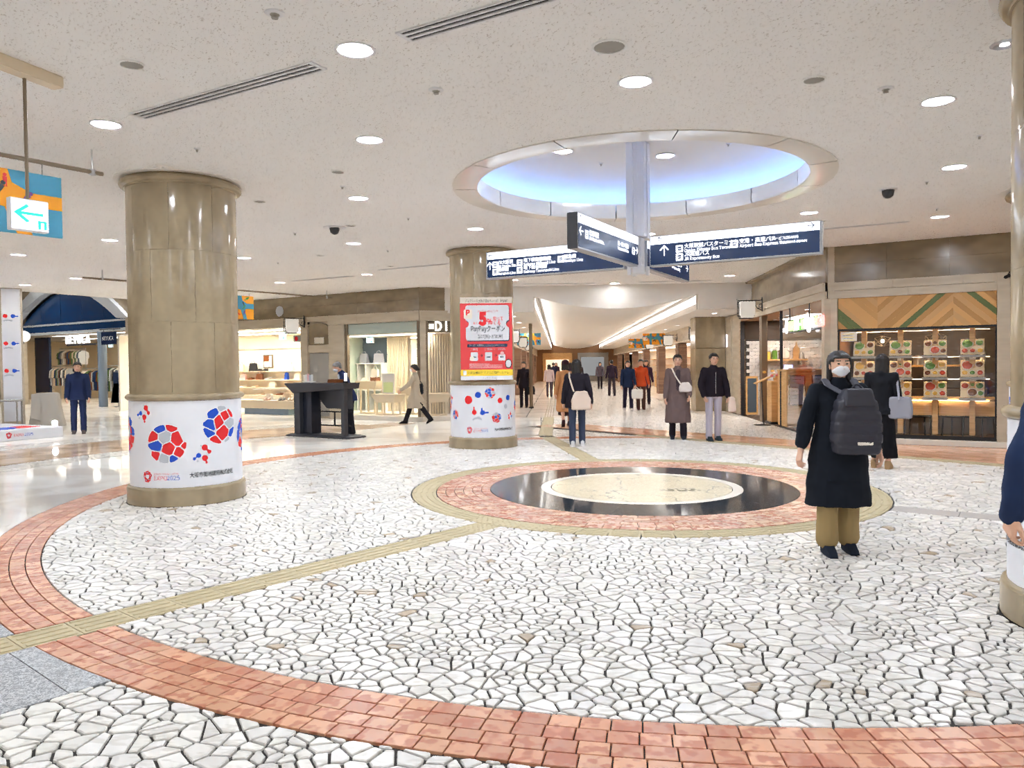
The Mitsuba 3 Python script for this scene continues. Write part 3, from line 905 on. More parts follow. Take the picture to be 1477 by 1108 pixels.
column(3, 'marble column at the right edge beyond the nearest one, beside the restaurant window',
       art(moved(multi_disc(0.2, 71), -0.78, 0.82), moved(multi_disc(0.2, 72), -0.1, 0.8), *logo_set(-0.42, 0.33, 0.06, -0.1, 0.5, 0.045), *all_round(0.75, 0.2)))

# ------------------------------------------------------------------ ceiling fittings
def dl_meshes(R):
    trim = lathe([(R, 0.0), (R, -0.006), (R * 0.93, -0.009), (R * 0.85, -0.005), (R * 0.82, 0.004)], 36)
    trim = put(trim)
    if trim.face_normals[np.argmin(trim.triangles_center[:, 2])][2] > 0: trim.invert()
    lamp = lathe([(0, -0.001), (R * 0.45, -0.0015), (R * 0.83, -0.003)], 36)
    if lamp.face_normals[:, 2].mean() > 0: lamp.invert()
    return trim, lamp


trim_m, lamp_m = dl_meshes(0.138)
TRIM = mikit.ply(trim_m, 'm_steel_white', smooth=40)
LAMP = mikit.ply(lamp_m, 'm_white', **emit([DOWNLIGHT * 0.89, DOWNLIGHT * 0.985, DOWNLIGHT * 1.11], 1.0))
LAMP_T = {'type': 'twosided'}


def downlight(x, y, z=CEIL, label=None, k=1.0):
    key = thing('downlight', label or 'round white downlight glowing in the ceiling', 'ceiling light', 'round recessed ceiling downlights' if not label else 'round recessed ceiling downlights')
    m = loc(x, y, z)
    copy(key + '__trim', TRIM, m @ np.diag([k, k, 1, 1]))
    copy(key + '__lamp', LAMP, m @ np.diag([k, k, 1, 1]), None)


for x, y, l in [(-1.03, 5.21, 'round downlight just below the right end of the long slotted vent on the left'), (0.96, 5.85, 'large lit downlight above the dome, below the grey speaker disc'), (-3.5, 6.71, 'lit downlight at the left, near the hanging white exit sign bar'),
                (-1.31, 7.25, 'lit downlight between the left column and the dome ring, nearer one'), (3.53, 6.36, 'tilted-looking lit downlight at the upper right, right of the small sprinkler'), (-1.91, 9.73, 'lit downlight beside the ceiling camera at the left of the dome'),
                (4.91, 8.52, 'lit downlight right of the dome, above the dark camera ball'), (-6.57, 12.63, 'lit downlight just left of the large column'), (-0.54, 11.98, 'lit downlight above the poster column'), (-2.7, 13.25, 'downlight between the left column and the poster column, farther one'), (4.27, 11.01, 'downlight just above the right arm of the hanging sign'), (6.37, 11.42, 'lit downlight in front of the restaurant fascia'),
                (-9.0, 14.08, 'downlight at the far left under the blue banner'), (-5.12, 14.8, 'downlight touching the right edge of the left column'), (-10.05, 17.77, 'downlight at the far left above the arch'), (-12.0, 19.0, 'farthest left downlight, above the white square pillar'), (-5.75, 19.14, 'downlight near the bag shop fascia, left of the thin vent'), (-3.3, 17.65, 'downlight between the two thin slot vents'), (2.26, 12.64, 'downlight behind the hanging sign post'), (2.73, 20.2, 'downlight washing the bulkhead in the middle of the corridor mouth'), (5.34, 18.75, 'downlight right of the corridor mouth, near the cafe fascia'), (0.06, 19.15, 'downlight right beside the poster column at the corridor mouth'),
                (1.6, 2.6, None), (-1.2, 1.2, None), (2.6, 0.2, None), (-4.2, 2.2, None), (6.0, 3.6, None), (9.2, 6.2, None), (9.6, 10.4, None), (0.0, -2.5, None), (-4.2, -1.5, None), (4.2, -2.8, None), (-7.4, 5.0, None), (-9.0, 8.6, None), (6.8, 0.0, None), (-12.0, 12.5, None), (-12.5, 6.0, None), (-9.5, 2.0, None), (9.5, -1.5, None)]:
    downlight(x, y, CEIL, l)
downlight(0.67, 9.59, 4.137, 'left one of the two downlights inside the blue dome', 0.95)
downlight(1.99, 9.85, 4.137, 'right one of the two downlights inside the blue dome', 0.95)


def speaker(x, y, r, label, group=None):
    key = thing('ceiling_speaker', label, 'ceiling speaker', group)
    m = lathe([(r, 0.001), (r, -0.008), (r * 0.86, -0.010), (r * 0.84, -0.004)], 32)
    add(key + '__rim', m if m.face_normals[:, 2].mean() < 0 else (m.invert() or m), 'm_white', loc(x, y, CEIL), smooth=30)
    g = lathe([(0, -0.006), (r * 0.6, -0.006), (r * 0.9, -0.004)], 32)
    if g.face_normals[:, 2].mean() > 0: g.invert()
    add(key + '__grille', g, 'm_grille', loc(x, y, CEIL), label='grey mesh grille')


speaker(0.68, 5.2, 0.122, 'large grey speaker disc in the ceiling above the lit downlight')
speaker(-2.63, 5.41, 0.088, 'grey speaker disc in the ceiling left of the long vent')
speaker(2.31, 5.85, 0.088, 'grey speaker disc in the ceiling at the upper right of the dome')
for x, y, l in [(-1.87, 8.41, 'small ceiling disc between two lit downlights, left of the dome'), (-3.19, 9.84, 'small ceiling disc with pale rim beside the left column capital'), (-2.4, 11.58, 'small flat ceiling disc touching the left camera plate'), (-2.54, 16.27, 'small grey ceiling disc above a thin slot vent, left of the poster column'), (4.72, 11.7, 'small grey ceiling disc just above the right sign arm'), (-3.61, 14.6, 'faint ceiling disc between the left column and the thin vents')]:
    speaker(x, y, 0.08, l, 'small ceiling discs')


def sprinkler(x, y, r, label, z=CEIL):
    key = thing('sprinkler', label, 'sprinkler', 'small ceiling sprinklers')
    add(key + '__flange', lathe([(0, -0.012), (r * 0.7, -0.012), (r, -0.004), (r, 0)], 20), 'm_steel_white', loc(x, y, z), smooth=30)
    add(key + '__head', lathe([(0, -0.035), (r * 0.35, -0.033), (r * 0.3, -0.02), (r * 0.5, -0.012)], 14), 'm_grille', loc(x, y, z), smooth=30)


for x, y, r, l in [(-1.4, 4.66, 0.06, 'white sprinkler with a dark centre at the top of the view, nearest one'), (-0.56, 5.97, 0.06, 'white sprinkler right of the nearest downlight'), (2.95, 6.05, 0.06, 'white sprinkler right of the small grey speaker disc'),
                   (-3.02, 7.47, 0.03, 'tiny sprinkler above the left column'), (-1.46, 11.05, 0.03, 'tiny sprinkler between the left ceiling camera and the dome'), (-3.4, 12.17, 0.03, 'tiny sprinkler left of the left ceiling camera'), (-2.24, 14.07, 0.03, 'tiny sprinkler left of the poster column capital'),
                   (-4.69, 15.52, 0.03, 'tiny sprinkler right of the left column, far back'), (4.47, 7.34, 0.03, 'tiny sprinkler below the rightmost near downlight'), (4.97, 9.19, 0.03, 'tiny sprinkler right of the right ceiling camera'), (5.98, 10.8, 0.03, 'tiny sprinkler above the downlight near the restaurant fascia'), (-1.97, 9.08, 0.03, 'tiny sprinkler above the downlight by the left camera'), (-6.2, 10.6, 0.03, 'tiny sprinkler left of the left column, nearer one'), (-7.6, 15.6, 0.03, 'tiny sprinkler left of the left column, farther one')]: sprinkler(x, y, r, l)
for x, y, l in [(1.21, 10.19, 'tiny sprinkler inside the dome, left of the post'), (2.65, 9.34, 'tiny sprinkler inside the dome, right of the downlights')]: sprinkler(x, y, 0.03, l, 4.138)
key = thing('smoke_detector', 'pale round smoke detector in the ceiling above the left column', 'smoke detector')
add(key + '__base', lathe([(0, -0.02), (0.08, -0.02), (0.1, 0)], 28), 'm_plain_ceiling', loc(-3.6, 8.07, CEIL), smooth=30)
add(key + '__sensor', lathe([(0, -0.045), (0.035, -0.042), (0.04, -0.02)], 20), 'm_plain_ceiling', loc(-3.6, 8.07, CEIL), smooth=30)
key = thing('spotlight', 'small recessed spotlight with a bright dot at the top right of the ceiling', 'spotlight')
add(key + '__rim', lathe([(0.03, -0.004), (0.07, -0.012), (0.09, -0.002), (0.09, 0)], 28), 'm_metal', loc(3.36, 5.24, CEIL), smooth=30)
add(key + '__lamp', lathe([(0, -0.006), (0.03, -0.005)], 20), 'm_white', loc(3.36, 5.24, CEIL), **emit([-0.0 + 30, 29, 27], 0.2))
for x, y, l, r in [(-2.67, 11.71, 'black dome camera on a white plate, left of the dome', 0.175), (4.7, 9.58, 'black dome camera in the ceiling right of the dome', 0.11)]:
    key = thing('security_camera', l, 'security camera')
    add(key + '__plate', lathe([(0, -0.015), (r * 0.95, -0.012), (r, 0)], 32), 'm_steel_white', loc(x, y, CEIL), smooth=30)
    add(key + '__dome', lathe([(0, -0.115), (0.035, -0.105), (0.06, -0.08), (0.072, -0.045), (0.074, -0.014)], 24), mat('camera_dome' + str(int(r * 1000)), c(40, 42, 46), 0.1, 0.6), loc(x, y, CEIL), smooth=60)


def vent(p0, p1, w, label, slots=3):
    p0, p1 = np.array(p0), np.array(p1); L = np.linalg.norm(p1 - p0); u = (p1 - p0) / L
    m = loc(*((p0 + p1) / 2), CEIL, math.atan2(u[1], u[0]))
    key = thing('air_vent', label, 'air vent')
    fr = sbox(-L / 2, -w / 2, L / 2, w / 2)
    cut = [sbox(-L / 2 + 0.03, -w / 2 + w * (k + 0.24) / slots, L / 2 - 0.03, -w / 2 + w * (k + 0.80) / slots) for k in range(slots)]
    add(key + '__frame', prism(fr.difference(unary_union(cut)), -0.012, 0.0), 'm_steel_white', m)
    for q in cut: add(key + '__slot', sheet(q).copy() if False else bx(*[q.bounds[i] for i in (0, 2, 1, 3)], -0.003, 0.0), 'm_black', m)


vent((-3.13, 6.50), (-1.33, 5.45), 0.155, 'long slotted air vent in the ceiling above the left column')
vent((-0.68, 5.01), (1.12, 3.93), 0.155, 'long slotted air vent at the top edge of the view')
vent((-5.34, 18.8), (-3.64, 17.9), 0.08, 'thin slot vent in front of the bag shop fascia', 1)
vent((-2.9, 16.85), (-1.2, 15.9), 0.08, 'thin slot vent left of the poster column', 1)
vent((4.6, 12.56), (6.1, 11.76), 0.08, 'thin slot vent in front of the restaurant', 1)
vent((0.3, 20.12), (2.2, 20.06), 0.07, 'thin slot vent at the left of the corridor mouth', 1)
vent((3.3, 19.9), (5.2, 19.75), 0.07, 'thin slot vent at the right of the corridor mouth', 1)

# ------------------------------------------------------------------ hanging direction sign
sg = thing('direction_sign', 'hanging cross-shaped direction sign with four navy and white arms on a white post', 'sign')
post = []
for sx in (-1, 1):
    for sy in (-1, 1):
        post.append(bx(sx * 0.068 - 0.045, sx * 0.068 + 0.045, sy * 0.068 - 0.045, sy * 0.068 + 0.045, 3.0, 4.13, 0.006))
post.append(bx(-0.1, 0.1, -0.1, 0.1, 3.02, 4.12))
RS = math.radians(-29.5)
add(sg + '__post', cat_(post), 'm_steel_white', loc(*C, 0, RS), label='white ribbed post')
add(sg + '__hub', bx(-0.06, 0.06, -0.06, 0.06, 2.56, 3.0, 0.01), 'm_steel_white', loc(*C, 0, RS))
for q in range(4):
    th = q * math.pi / 2 + math.pi / 4
    add(sg + '__clamp', bx(-0.02, 0.02, -0.02, 0.02, 2.55, 2.66, 0.004), 'm_steel_white', loc(C[0] + 0.12 * math.cos(RS + th), C[1] + 0.12 * math.sin(RS + th), 0, RS))
SZ0, SZ1 = 2.655, 2.99
ARM = {
    'right': (RS, 0.16, 2.06), 'left': (RS + math.pi, 0.16, 2.1), 'near': (RS - math.pi / 2, 0.16, 1.87), 'far': (RS + math.pi / 2, 0.16, 1.9)}
TXT = {
    # texts per visible face: (string, height, x from the left end of the face, y above the lower edge, colour)
    'right': [('大阪駅前バスターミナル', .042, .42, .168, 'w'), ('Osaka Ekimae Bus Terminal', .034, .42, .12, 'w'), ('JR高速バス', .042, .42, .072, 'w'), ('JR Expressway Bus', .034, .42, .024, 'w'), ('空港・高速バス', .042, 1.05, .168, 'w'), ('(ハービスOSAKA)', .028, 1.38, .17, 'w'), ('Airport Bus Express Bus', .034, 1.05, .12, 'w'), ('(HERBIS OSAKA)', .024, 1.52, .122, 'w'), ('大阪駅前第1ビル', .026, 1.22, .278, 'k'), ('Osaka Ekimae 1 Bldg', .018, 1.22, .252, 'k')],
    'left': [('JR大阪駅', .042, .17, .168, 'w'), ('JR Osaka Sta.', .034, .17, .12, 'w'), ('阪神線', .042, .17, .072, 'w'), ('Hanshin Line', .034, .17, .024, 'w'), ('地下鉄御堂筋線', .042, .56, .168, 'w'), ('Subway Midosuji Line', .034, .56, .12, 'w'), ('地下鉄谷町線', .042, .56, .072, 'w'), ('Subway Tanimachi Line', .034, .56, .024, 'w'), ('阪急線', .042, 1.14, .168, 'w'), ('Hankyu Line', .034, 1.14, .12, 'w'), ('ディアモール大阪', .026, .2, .268, 'k'), ('地上出口', .026, .8, .268, 'k')],
    'near': [('北新地駅', .046, .27, .15, 'w'), ('JR Kitashinchi Sta.', .034, .27, .1, 'w'), ('西・四ツ橋線', .042, 1.05, .15, 'w'), ('Yotsubashi Line', .034, 1.05, .1, 'w'), ('ディアモール大阪', .024, .16, .275, 'k')],
    'far': [('空港・高速バス', .042, .5, .168, 'w'), ('Airport Bus', .034, .5, .12, 'w'), ('大阪駅前ビル', .042, 1.05, .15, 'w'), ('Ekimae Bldg', .034, 1.05, .09, 'w')]}
ICON = {'right': [(.32, .12), (.32, .024), (.95, .12)], 'left': [(.09, .12), (.09, .024), (.46, .12), (.46, .024), (1.05, .12)], 'near': [(.17, .1), (1.5, .1)], 'far': [(.4, .12), (.95, .1)]}
ARR = {'right': [(.12, .29, .06, 90, 'k'), (.18, .155, .12, 90, 'w'), (1.8, .29, .07, 0, 'k')], 'left': [(.06, .29, .06, 180, 'k'), (.05, .15, .1, 90, 'w'), (.62, .29, .05, 90, 'k')], 'near': [(.07, .29, .06, 90, 'k'), (.08, .16, .1, 180, 'w'), (1.64, .16, .1, 0, 'w')], 'far': [(.2, .16, .1, 90, 'w'), (1.62, .16, .1, 0, 'w')]}
mat('sign_white', c(240, 244, 250), 0.4, 0.4)
mat('sign_frame', c(176, 178, 182), 0.3, 0.5, 0.6)
SIGNL = {'right': 'right arm listing bus terminals', 'left': 'left arm listing railway lines', 'near': 'arm pointing towards the viewer', 'far': 'arm pointing away into the corridor'}
for nm, (ang, r0, r1) in ARM.items():
    Fa = loc(*C, 0, ang)
    L = r1 - r0
    arm = add(sg + '__arm', bx(r0, r1, -0.055, 0.055, SZ0 - 0.02, SZ1, 0.004), 'm_sign_frame', Fa, label=SIGNL[nm])
    add(arm + '__end_cap', bx(r1, r1 + 0.012, -0.056, 0.056, SZ0 - 0.02, SZ1 + 0.002, 0.003), 'm_dark_metal' if nm == 'near' else 'm_sign_frame', Fa)
    for side in (-1, 1):   # -1: face towards -y of the arm, read outwards; +1: the other face, read inwards
        Ff = Fa @ (loc(r0, -0.0565) if side < 0 else loc(r1, 0.0565, 0, math.pi))
        add(arm + '__face', standing(sbox(0.012, SZ0, L - 0.012, SZ0 + 0.235), 0.002), mat('sign_navy', c(22, 50, 92), 0.25, 0.4) if 'm_sign_navy' not in scene else 'm_sign_navy', Ff @ loc(0, -0.001))
        add(arm + '__light_strip', standing(sbox(0.012, SZ0 + 0.235, L - 0.012, SZ1 - 0.008), 0.002), 'm_sign_white', Ff @ loc(0, -0.001), label='white backlit strip', **emit([1.1, 1.25, 1.45], 0.05))
        seen_face = {'right': -1, 'left': 1, 'near': 1, 'far': -1}[nm]
        if side != seen_face: continue
        white = [textw(s, h, None, x, SZ0 + y, 1) for s, h, x, y, k in TXT[nm] if k == 'w'] + [arrow2d(x, SZ0 + y, s, t) for x, y, s, t, k in ARR[nm] if k == 'w']
        ic = [rrect(x, SZ0 + y, x + 0.085, SZ0 + y + 0.085, 0.008).difference(unary_union([rrect(x + 0.02, SZ0 + y + 0.025, x + 0.065, SZ0 + y + 0.065, 0.008)]).difference(sbox(x + 0.02, SZ0 + y + 0.04, x + 0.065, SZ0 + y + 0.048))) for x, y in ICON[nm]]
        dark = [textw(s, h, None, x, SZ0 + y, 0) for s, h, x, y, k in TXT[nm] if k == 'k'] + [arrow2d(x, SZ0 + y, s, t) for x, y, s, t, k in ARR[nm] if k == 'k']
        for nn_, gs in (('lettering', white), ('pictogram', ic)):
            for g in gs: add(arm + '__' + nn_, standing(g, 0.0015), 'm_sign_white', Ff @ loc(0, -0.0026), **emit([1.0, 1.05, 1.15], 0.004))
        for g in dark: add(arm + '__dark_lettering', standing(g, 0.0015), 'm_navy', Ff @ loc(0, -0.0026))

# ------------------------------------------------------------------ restaurant with meal samples in the window
def single(name, label, cat, mesh, bsdf, F=None, group=None, smooth=False, **kw):
    key = add(name, mesh, bsdf, F, smooth, **kw)
    return tag(key, label, cat, group)


def panel_light(F, s0, s1, d0, d1, z, L, label, w=1.0):
    key = thing('light_panel', label, 'light panel')
    add(key + '__frame', bx(s0 - 0.03, s1 + 0.03, d0 - 0.03, d1 + 0.03, z + 0.005, z + 0.02), 'm_steel_white', F)
    g = sheet(sbox(s0, d0, s1, d1)); g.invert(); g.apply_translation((0, 0, z))
    add(key + '__diffuser', g, 'm_white', F, **emit(L, w))


# interior shell
struct('wall_restaurant_inner', cat_([bx(1.0, 1.12, 0.24, 6, 0, 2.66), bx(6.0, 6.12, 0.24, 6, 0, 2.66), bx(1.0, 6.12, 5.9, 6, 0, 2.66)]), 'm_brown_wall', FR)
struct('ceiling_restaurant', bx(1.0, 6.12, 0.23, 6, 2.655, 2.72), 'm_dark_room', FR)
add('floor__restaurant_floor', bx(1.12, 6.0, 0.12, 5.9, -0.013, 0.0), 'm_dark_room', FR)
wn = tag('window_1', None, None, None, 'structure')
USED['window_1'] = 1
add('window_1__frame', cat_([bx(1.30, 3.80, 0.02, 0.09, 0.10, 0.165), bx(1.30, 1.325, 0.02, 0.09, 0.165, 2.05), bx(3.775, 3.80, 0.02, 0.09, 0.165, 2.05)]), 'm_black', FR, label='black metal frame')
add('window_1__frame', bx(1.30, 3.80, 0.02, 0.09, 2.05, 2.085), 'm_black', FR)
gl = sheet(sbox(1.325, 0.165, 3.775, 2.05)); gl.apply_transform(STAND); gl.apply_translation((0, 0.055, 0))
add('window_1__glass', gl, 'm_glass', FR)
# chevron boarding over the window, planks one by one
X0, X1, Z0, Z1 = 1.305, 3.795, 2.085, 2.655
cv = thing('chevron_panel', 'wooden chevron boarding with olive green stripes over the restaurant window', 'wood panel')
add(cv + '__backing', bx(X0, X1, 0.045, 0.08, Z0, Z1), 'm_wood', FR)
rect = sbox(X0, Z0, X1, Z1); peak, valley = 3.16, 1.97
mat('plank', VC, 0.45, 0.4)
prng = np.random.default_rng(5)
for s0, s1, sgn in ((1.305, valley, -1), (valley, peak, 1), (peak, 3.795, -1)):
    strip = sbox(s0, Z0, s1, Z1)
    for k in range(-30, 60):
        w = 0.118
        base = [(s0 - 1, k * w), (s0 + 3, k * w + sgn * 0.0)]
        # plank: band of vertical width w rising at 43 degrees
        sl = sgn * 0.93
        zc = k * w
        q = Polygon([(s0 - 0.2, zc + sl * (-0.2) + 0.002), (s1 + 0.2, zc + sl * (s1 - s0 + 0.2) + 0.002), (s1 + 0.2, zc + sl * (s1 - s0 + 0.2) + w - 0.002), (s0 - 0.2, zc + sl * (-0.2) + w - 0.002)]).intersection(strip)
        if q.is_empty or q.area < 0.0008: continue
        zmid = zc + sl * (2.4 - s0)
        at_bottom = s0 + (Z0 - zc - w / 2) / sl
        green = (sgn > 0 and abs(at_bottom - 2.40) < 0.07) or (sgn < 0 and s0 < 1.5 and abs(at_bottom - 1.60) < 0.07) or (sgn < 0 and s0 > 3 and abs((s0 + (Z1 - zc - w / 2) / sl) - 3.40) < 0.07)
        col = np.array(c(96, 108, 60)) if green else np.array(c(*((196, 148, 88), (208, 160, 100), (182, 134, 76), (200, 156, 104))[prng.integers(4)]))
        pm = standing(q, 0.012)
        add(cv + '__plank', pm, 'm_plank', FR.m @ loc(0, 0.03 + prng.uniform(-0.001, 0.001)), color=np.tile(col, (len(pm.vertices), 1)))

PX = [1.715, 2.32, 2.875, 3.445]
for i, x in enumerate(PX):
    for z0, z1, dd in ((0.165, 0.78, 0.30), (0.78, 2.05, 0.34)):
        if z0 < 0.5: pk = single('display_post', 'pale wooden post behind the meal samples, %s from the left' % ('first', 'second', 'third', 'fourth')[i], 'post', cat_([bx(x - 0.045, x + 0.045, dd, dd + 0.09, z0, 2.05, 0.004)]), 'm_wood', FR)
kb = thing('counter_front', 'long pale wood counter panel lit from above behind the restaurant window', 'counter')
for i in range(3):
    s0, s1 = [(1.32, 2.27), (2.37, 2.825), (2.925, 3.79)][i]
    add(kb + '__board', bx(s0, s1, 0.40, 0.43, 0.50, 0.77, 0.003), 'm_wood', FR)
add(kb + '__worktop', bx(1.32, 3.79, 0.38, 1.0, 0.78, 0.82, 0.004), 'm_wood', FR)
mat('tray', c(236, 214, 176), 0.5, 0.3)
mat('ceramic', c(244, 240, 232), 0.15, 0.5)
mat('shelf_grey', c(150, 146, 140), 0.4, 0.4)


def dish(r, food, hgt=0.03):
    """Bowl facing up with its filling, as two meshes."""
    bowl = lathe([(0, 0), (r * 0.5, 0), (r * 0.9, hgt * 0.7), (r, hgt), (r * 0.93, hgt), (r * 0.8, hgt * 0.6)], 20)
    fill = lathe([(r * 0.9, hgt * 0.7), (r * 0.6, hgt * 0.85 + 0.012), (0, hgt * 0.85 + 0.018)], 14)
    v = fill.vertices.copy(); v[:, 2] += 0.012 * (meshkit.noise(v * 45, 3) - 0.3) * (np.hypot(v[:, 0], v[:, 1]) < r * 0.8); fill.vertices = v
    return bowl, fill


ROWS = [(1.86, 1.59, 'top'), (1.49, 1.20, 'middle'), (1.11, 0.84, 'bottom')]
COLN = ['first', 'second', 'third', 'fourth']
frng = random.Random(4)
foods = ['m_food_red', 'm_food_green', 'm_food_yellow', 'm_soup']
for ri, (zt, zb, rn) in enumerate(ROWS):
    for ci, x in enumerate(PX):
        key = thing('meal_sample_tray', 'meal sample tray in the %s row, %s from the left in the restaurant window' % (rn, COLN[ci]), 'food tray', 'meal sample trays in the window')
        w, h = 0.36, zt - zb
        tilt = math.radians(62)
        # tray plane: local x along s, local y up the tray; stands tilted towards the viewer
        B = np.eye(4); B[:3, 0] = (1, 0, 0); B[:3, 1] = (0, math.cos(tilt), math.sin(tilt)); B[:3, 2] = (0, -math.sin(tilt), math.cos(tilt)); B[:3, 3] = (x, 0.22, zb)
        M = FR.m @ B; hh = h / math.sin(tilt)
        add(key + '__board', bx(-w / 2, w / 2, 0, hh, -0.012, 0, 0.004), 'm_tray', M)
        lay = [(-0.075, hh * 0.66, 0.092, 0), (0.105, hh * 0.70, 0.062, 1), (-0.115, hh * 0.2, 0.052, 2), (0.0, hh * 0.2, 0.045, 3), (0.115, hh * 0.2, 0.052, 2)]
        if (ri + ci) % 3 == 2: lay = [(-0.11, hh * 0.70, 0.062, 1), (0.0, hh * 0.78, 0.042, 3), (0.11, hh * 0.70, 0.062, 0), (0.0, hh * 0.28, 0.08, 2), (0.125, hh * 0.22, 0.05, 1)]
        for (px_, py_, r_, fk) in lay:
            bw, fl = dish(r_, fk)
            bk = add(key + '__bowl', bw, 'm_ceramic', M @ loc(px_, py_, 0), smooth=40)
            add(bk + '__food', fl, foods[(fk + frng.randint(0, 3)) % 4], M @ loc(px_, py_, 0), smooth=50)
        add(key + '__shelf', bx(x - 0.2, x + 0.2, 0.10, 0.34, zb - 0.055, zb - 0.012, 0.004), 'm_shelf_grey', FR, label='grey shelf plate')
        if rn != 'top':
            add(key + '__price_card', bx(x - 0.05, x + 0.05, 0.30, 0.304, zt + 0.005, zt + 0.055), 'm_cream', FR)
for i, (z, ln) in enumerate(((2.03, 'above the top row'), (1.55, 'under the top row'), (1.155, 'under the middle row'), (0.775, 'under the bottom row'))):
    key = single('led_strip', 'warm LED strip %s of meal samples' % ln, 'light strip', bx(1.5, 3.7, 0.35 if z > 2 else 0.36, 0.37, z - 0.004, z), 'm_white', FR, **emit([26, 19, 10.5], 0.4))
panel_light(FR, 1.6, 3.6, 1.6, 2.0, 2.645, [8, 5.8, 3.5], 'warm light panel on the restaurant ceiling')
for i, (x, z, r, hue) in enumerate(((1.97, 1.93, 0.16, 0), (2.86, 1.93, 0.2, 1))):
    key = thing('pendant_lamp', ('wire-frame pendant lamp with a teal glint, left one' if not i else 'wire-frame pendant lamp with a glowing bulb, right one') + ' behind the window', 'lamp')
    ic_ = trimesh.creation.icosahedron(); v = ic_.vertices * np.array([r, r, r * 0.75])
    ed = [tube([v[e0], v[e1]], 0.006, 5) for e0, e1 in ic_.edges_unique]
    add(key + '__cage', cat_(ed), 'm_bronze', FR.m @ loc(x, 0.95, z - 0.06))
    add(key + '__cord', tube([(0, 0, r * 0.7), (0, 0, 2.655 - z + 0.06)], 0.004, 5), 'm_black', FR.m @ loc(x, 0.95, z - 0.06))
    bl = trimesh.creation.icosphere(2, 0.035)
    add(key + '__bulb', bl, 'm_white', FR.m @ loc(x, 0.95, z - 0.06), **emit([30, 24, 15], 0.05))
nk = thing('notice_sheet', 'white notice sheet with lines of text at the top left of the restaurant window', 'notice')
add(nk + '__paper', bx(1.345, 1.62, 0.07, 0.073, 1.86, 2.035), 'm_cream', FR)
for i in range(5): add(nk + '__text_line', bx(1.37, 1.58 - 0.03 * (i % 2), 0.068, 0.07, 1.99 - 0.028 * i, 2.0 - 0.028 * i), 'm_grille' if i % 2 else 'm_yellow', FR)


def chair(F, label, group=None, bs='m_black', name='chair'):
    key = thing(name, label, 'chair', group)
    add(key + '__seat', bx(-0.2, 0.2, -0.2, 0.2, 0.42, 0.455, 0.012), bs, F)
    add(key + '__backrest', bx(-0.2, 0.2, 0.18, 0.21, 0.58, 0.8, 0.01), bs, F)
    for i, (x, y) in enumerate(((-0.17, -0.17), (0.17, -0.17), (-0.17, 0.18), (0.17, 0.18))):
        add(key + '__leg', tube([(x * 1.1, y * 1.15, 0), (x, y, 0.43)] + ([(x, 0.2, 0.8)] if y > 0 else []), 0.014, 6), bs, F)
    return key


for i, (x, rz) in enumerate(((2.55, 0.3), (3.2, -0.4), (3.55, 2.6))):
    chair(FR.m @ loc(x, 1.15 + 0.1 * i, 0, rz), 'dark chair %s behind the low panes of the restaurant window' % ('standing left', 'standing in the middle', 'standing right')[i], 'chairs inside the restaurant')
sh = thing('kitchen_shelf', 'wooden kitchen shelf with cookware at the back of the restaurant', 'shelf')
add(sh + '__board', bx(1.5, 3.6, 2.3, 2.6, 1.36, 1.40, 0.004), 'm_wood', FR)
add(sh + '__cabinet', bx(1.5, 3.7, 2.3, 2.9, 0.0, 0.92, 0.01), 'm_dark_room', FR)
add(sh + '__back_panel', bx(1.3, 3.9, 2.9, 2.95, 0, 2.6), 'm_dark_room', FR)
for i, (x, h, r, mt_) in enumerate(((2.5, 0.2, 0.1, 'm_metal'), (2.68, 0.14, 0.09, 'm_metal'), (3.3, 0.16, 0.08, 'm_metal'), (3.62, 0.28, 0.045, 'm_cream'))):
    single('cooking_pot' if i < 3 else 'bottle', ('steel stock pot, largest on the kitchen shelf', 'smaller steel pot beside the stock pot', 'steel pot standing alone at the right of the kitchen shelf', 'pale tall bottle at the right end of the kitchen shelf')[i], 'pot' if i < 3 else 'bottle',
           lathe([(0, 0), (r, 0), (r, h * 0.9), (r * 0.4 if i == 3 else r * 1.06, h), (r * 0.35 if i == 3 else 0, h * 1.05), (0, h * 1.05)], 20), mt_, FR.m @ loc(x, 2.45, 1.40), smooth=35)
key = thing('bullet_camera', 'tiny dark bracket camera on the stone pilaster right of the restaurant window', 'security camera')
add(key + '__bracket', tube([(3.98, -0.04, 2.93), (3.97, -0.12, 2.95), (3.95, -0.15, 2.90)], 0.008, 6), 'm_black', FR)
add(key + '__body', tube([(3.97, -0.13, 2.885), (3.91, -0.2, 2.85)], 0.028, 10), 'm_black', FR)

# ------------------------------------------------------------------ cafe (seen along its front; its floor is a wedge against the restaurant)
wedge = Polygon([(-1.0, 0.0), (6.35, 0.0), (-1.0, 3.6)])
struct('wall_cafe_end', bx(-1.12, -1.0, 0.0, 3.7, 0, 2.66), 'm_brown_wall', FC)
struct('ceiling_cafe', prism(wedge, 2.66, 2.72), 'm_brown_wall', FC)
add('floor__cafe_floor', prism(wedge, -0.013, 0.0), 'm_dark_room', FC)
add('wall_cafe__pilaster', bx(-4.0, -2.3, -0.03, 0.2, 0, 2.9, 0.006), 'm_travertine', FC)
add('wall_cafe__pilaster', bx(-2.3, -1.0, 0.02, 0.2, 0, 2.9, 0.006), 'm_travertine', FC)
ex = single('small_lit_sign', 'small upright white sign glowing on the stone wall left of the cafe', 'sign', bx(-2.95, -2.83, -0.05, -0.03, 1.98, 2.36, 0.004), 'm_white', FC, **emit([1.6, 1.6, 1.9], 0.01))
dm = thing('door_post', 'dark slim frame post at the corridor end of the cafe front', 'post')
add(dm + '__body', bx(-0.98, -0.9, -0.02, 0.08, 0, 2.66, 0.004), 'm_dark_metal', FC)
dm = thing('door_post', 'bronze frame post in the middle of the cafe front', 'post')
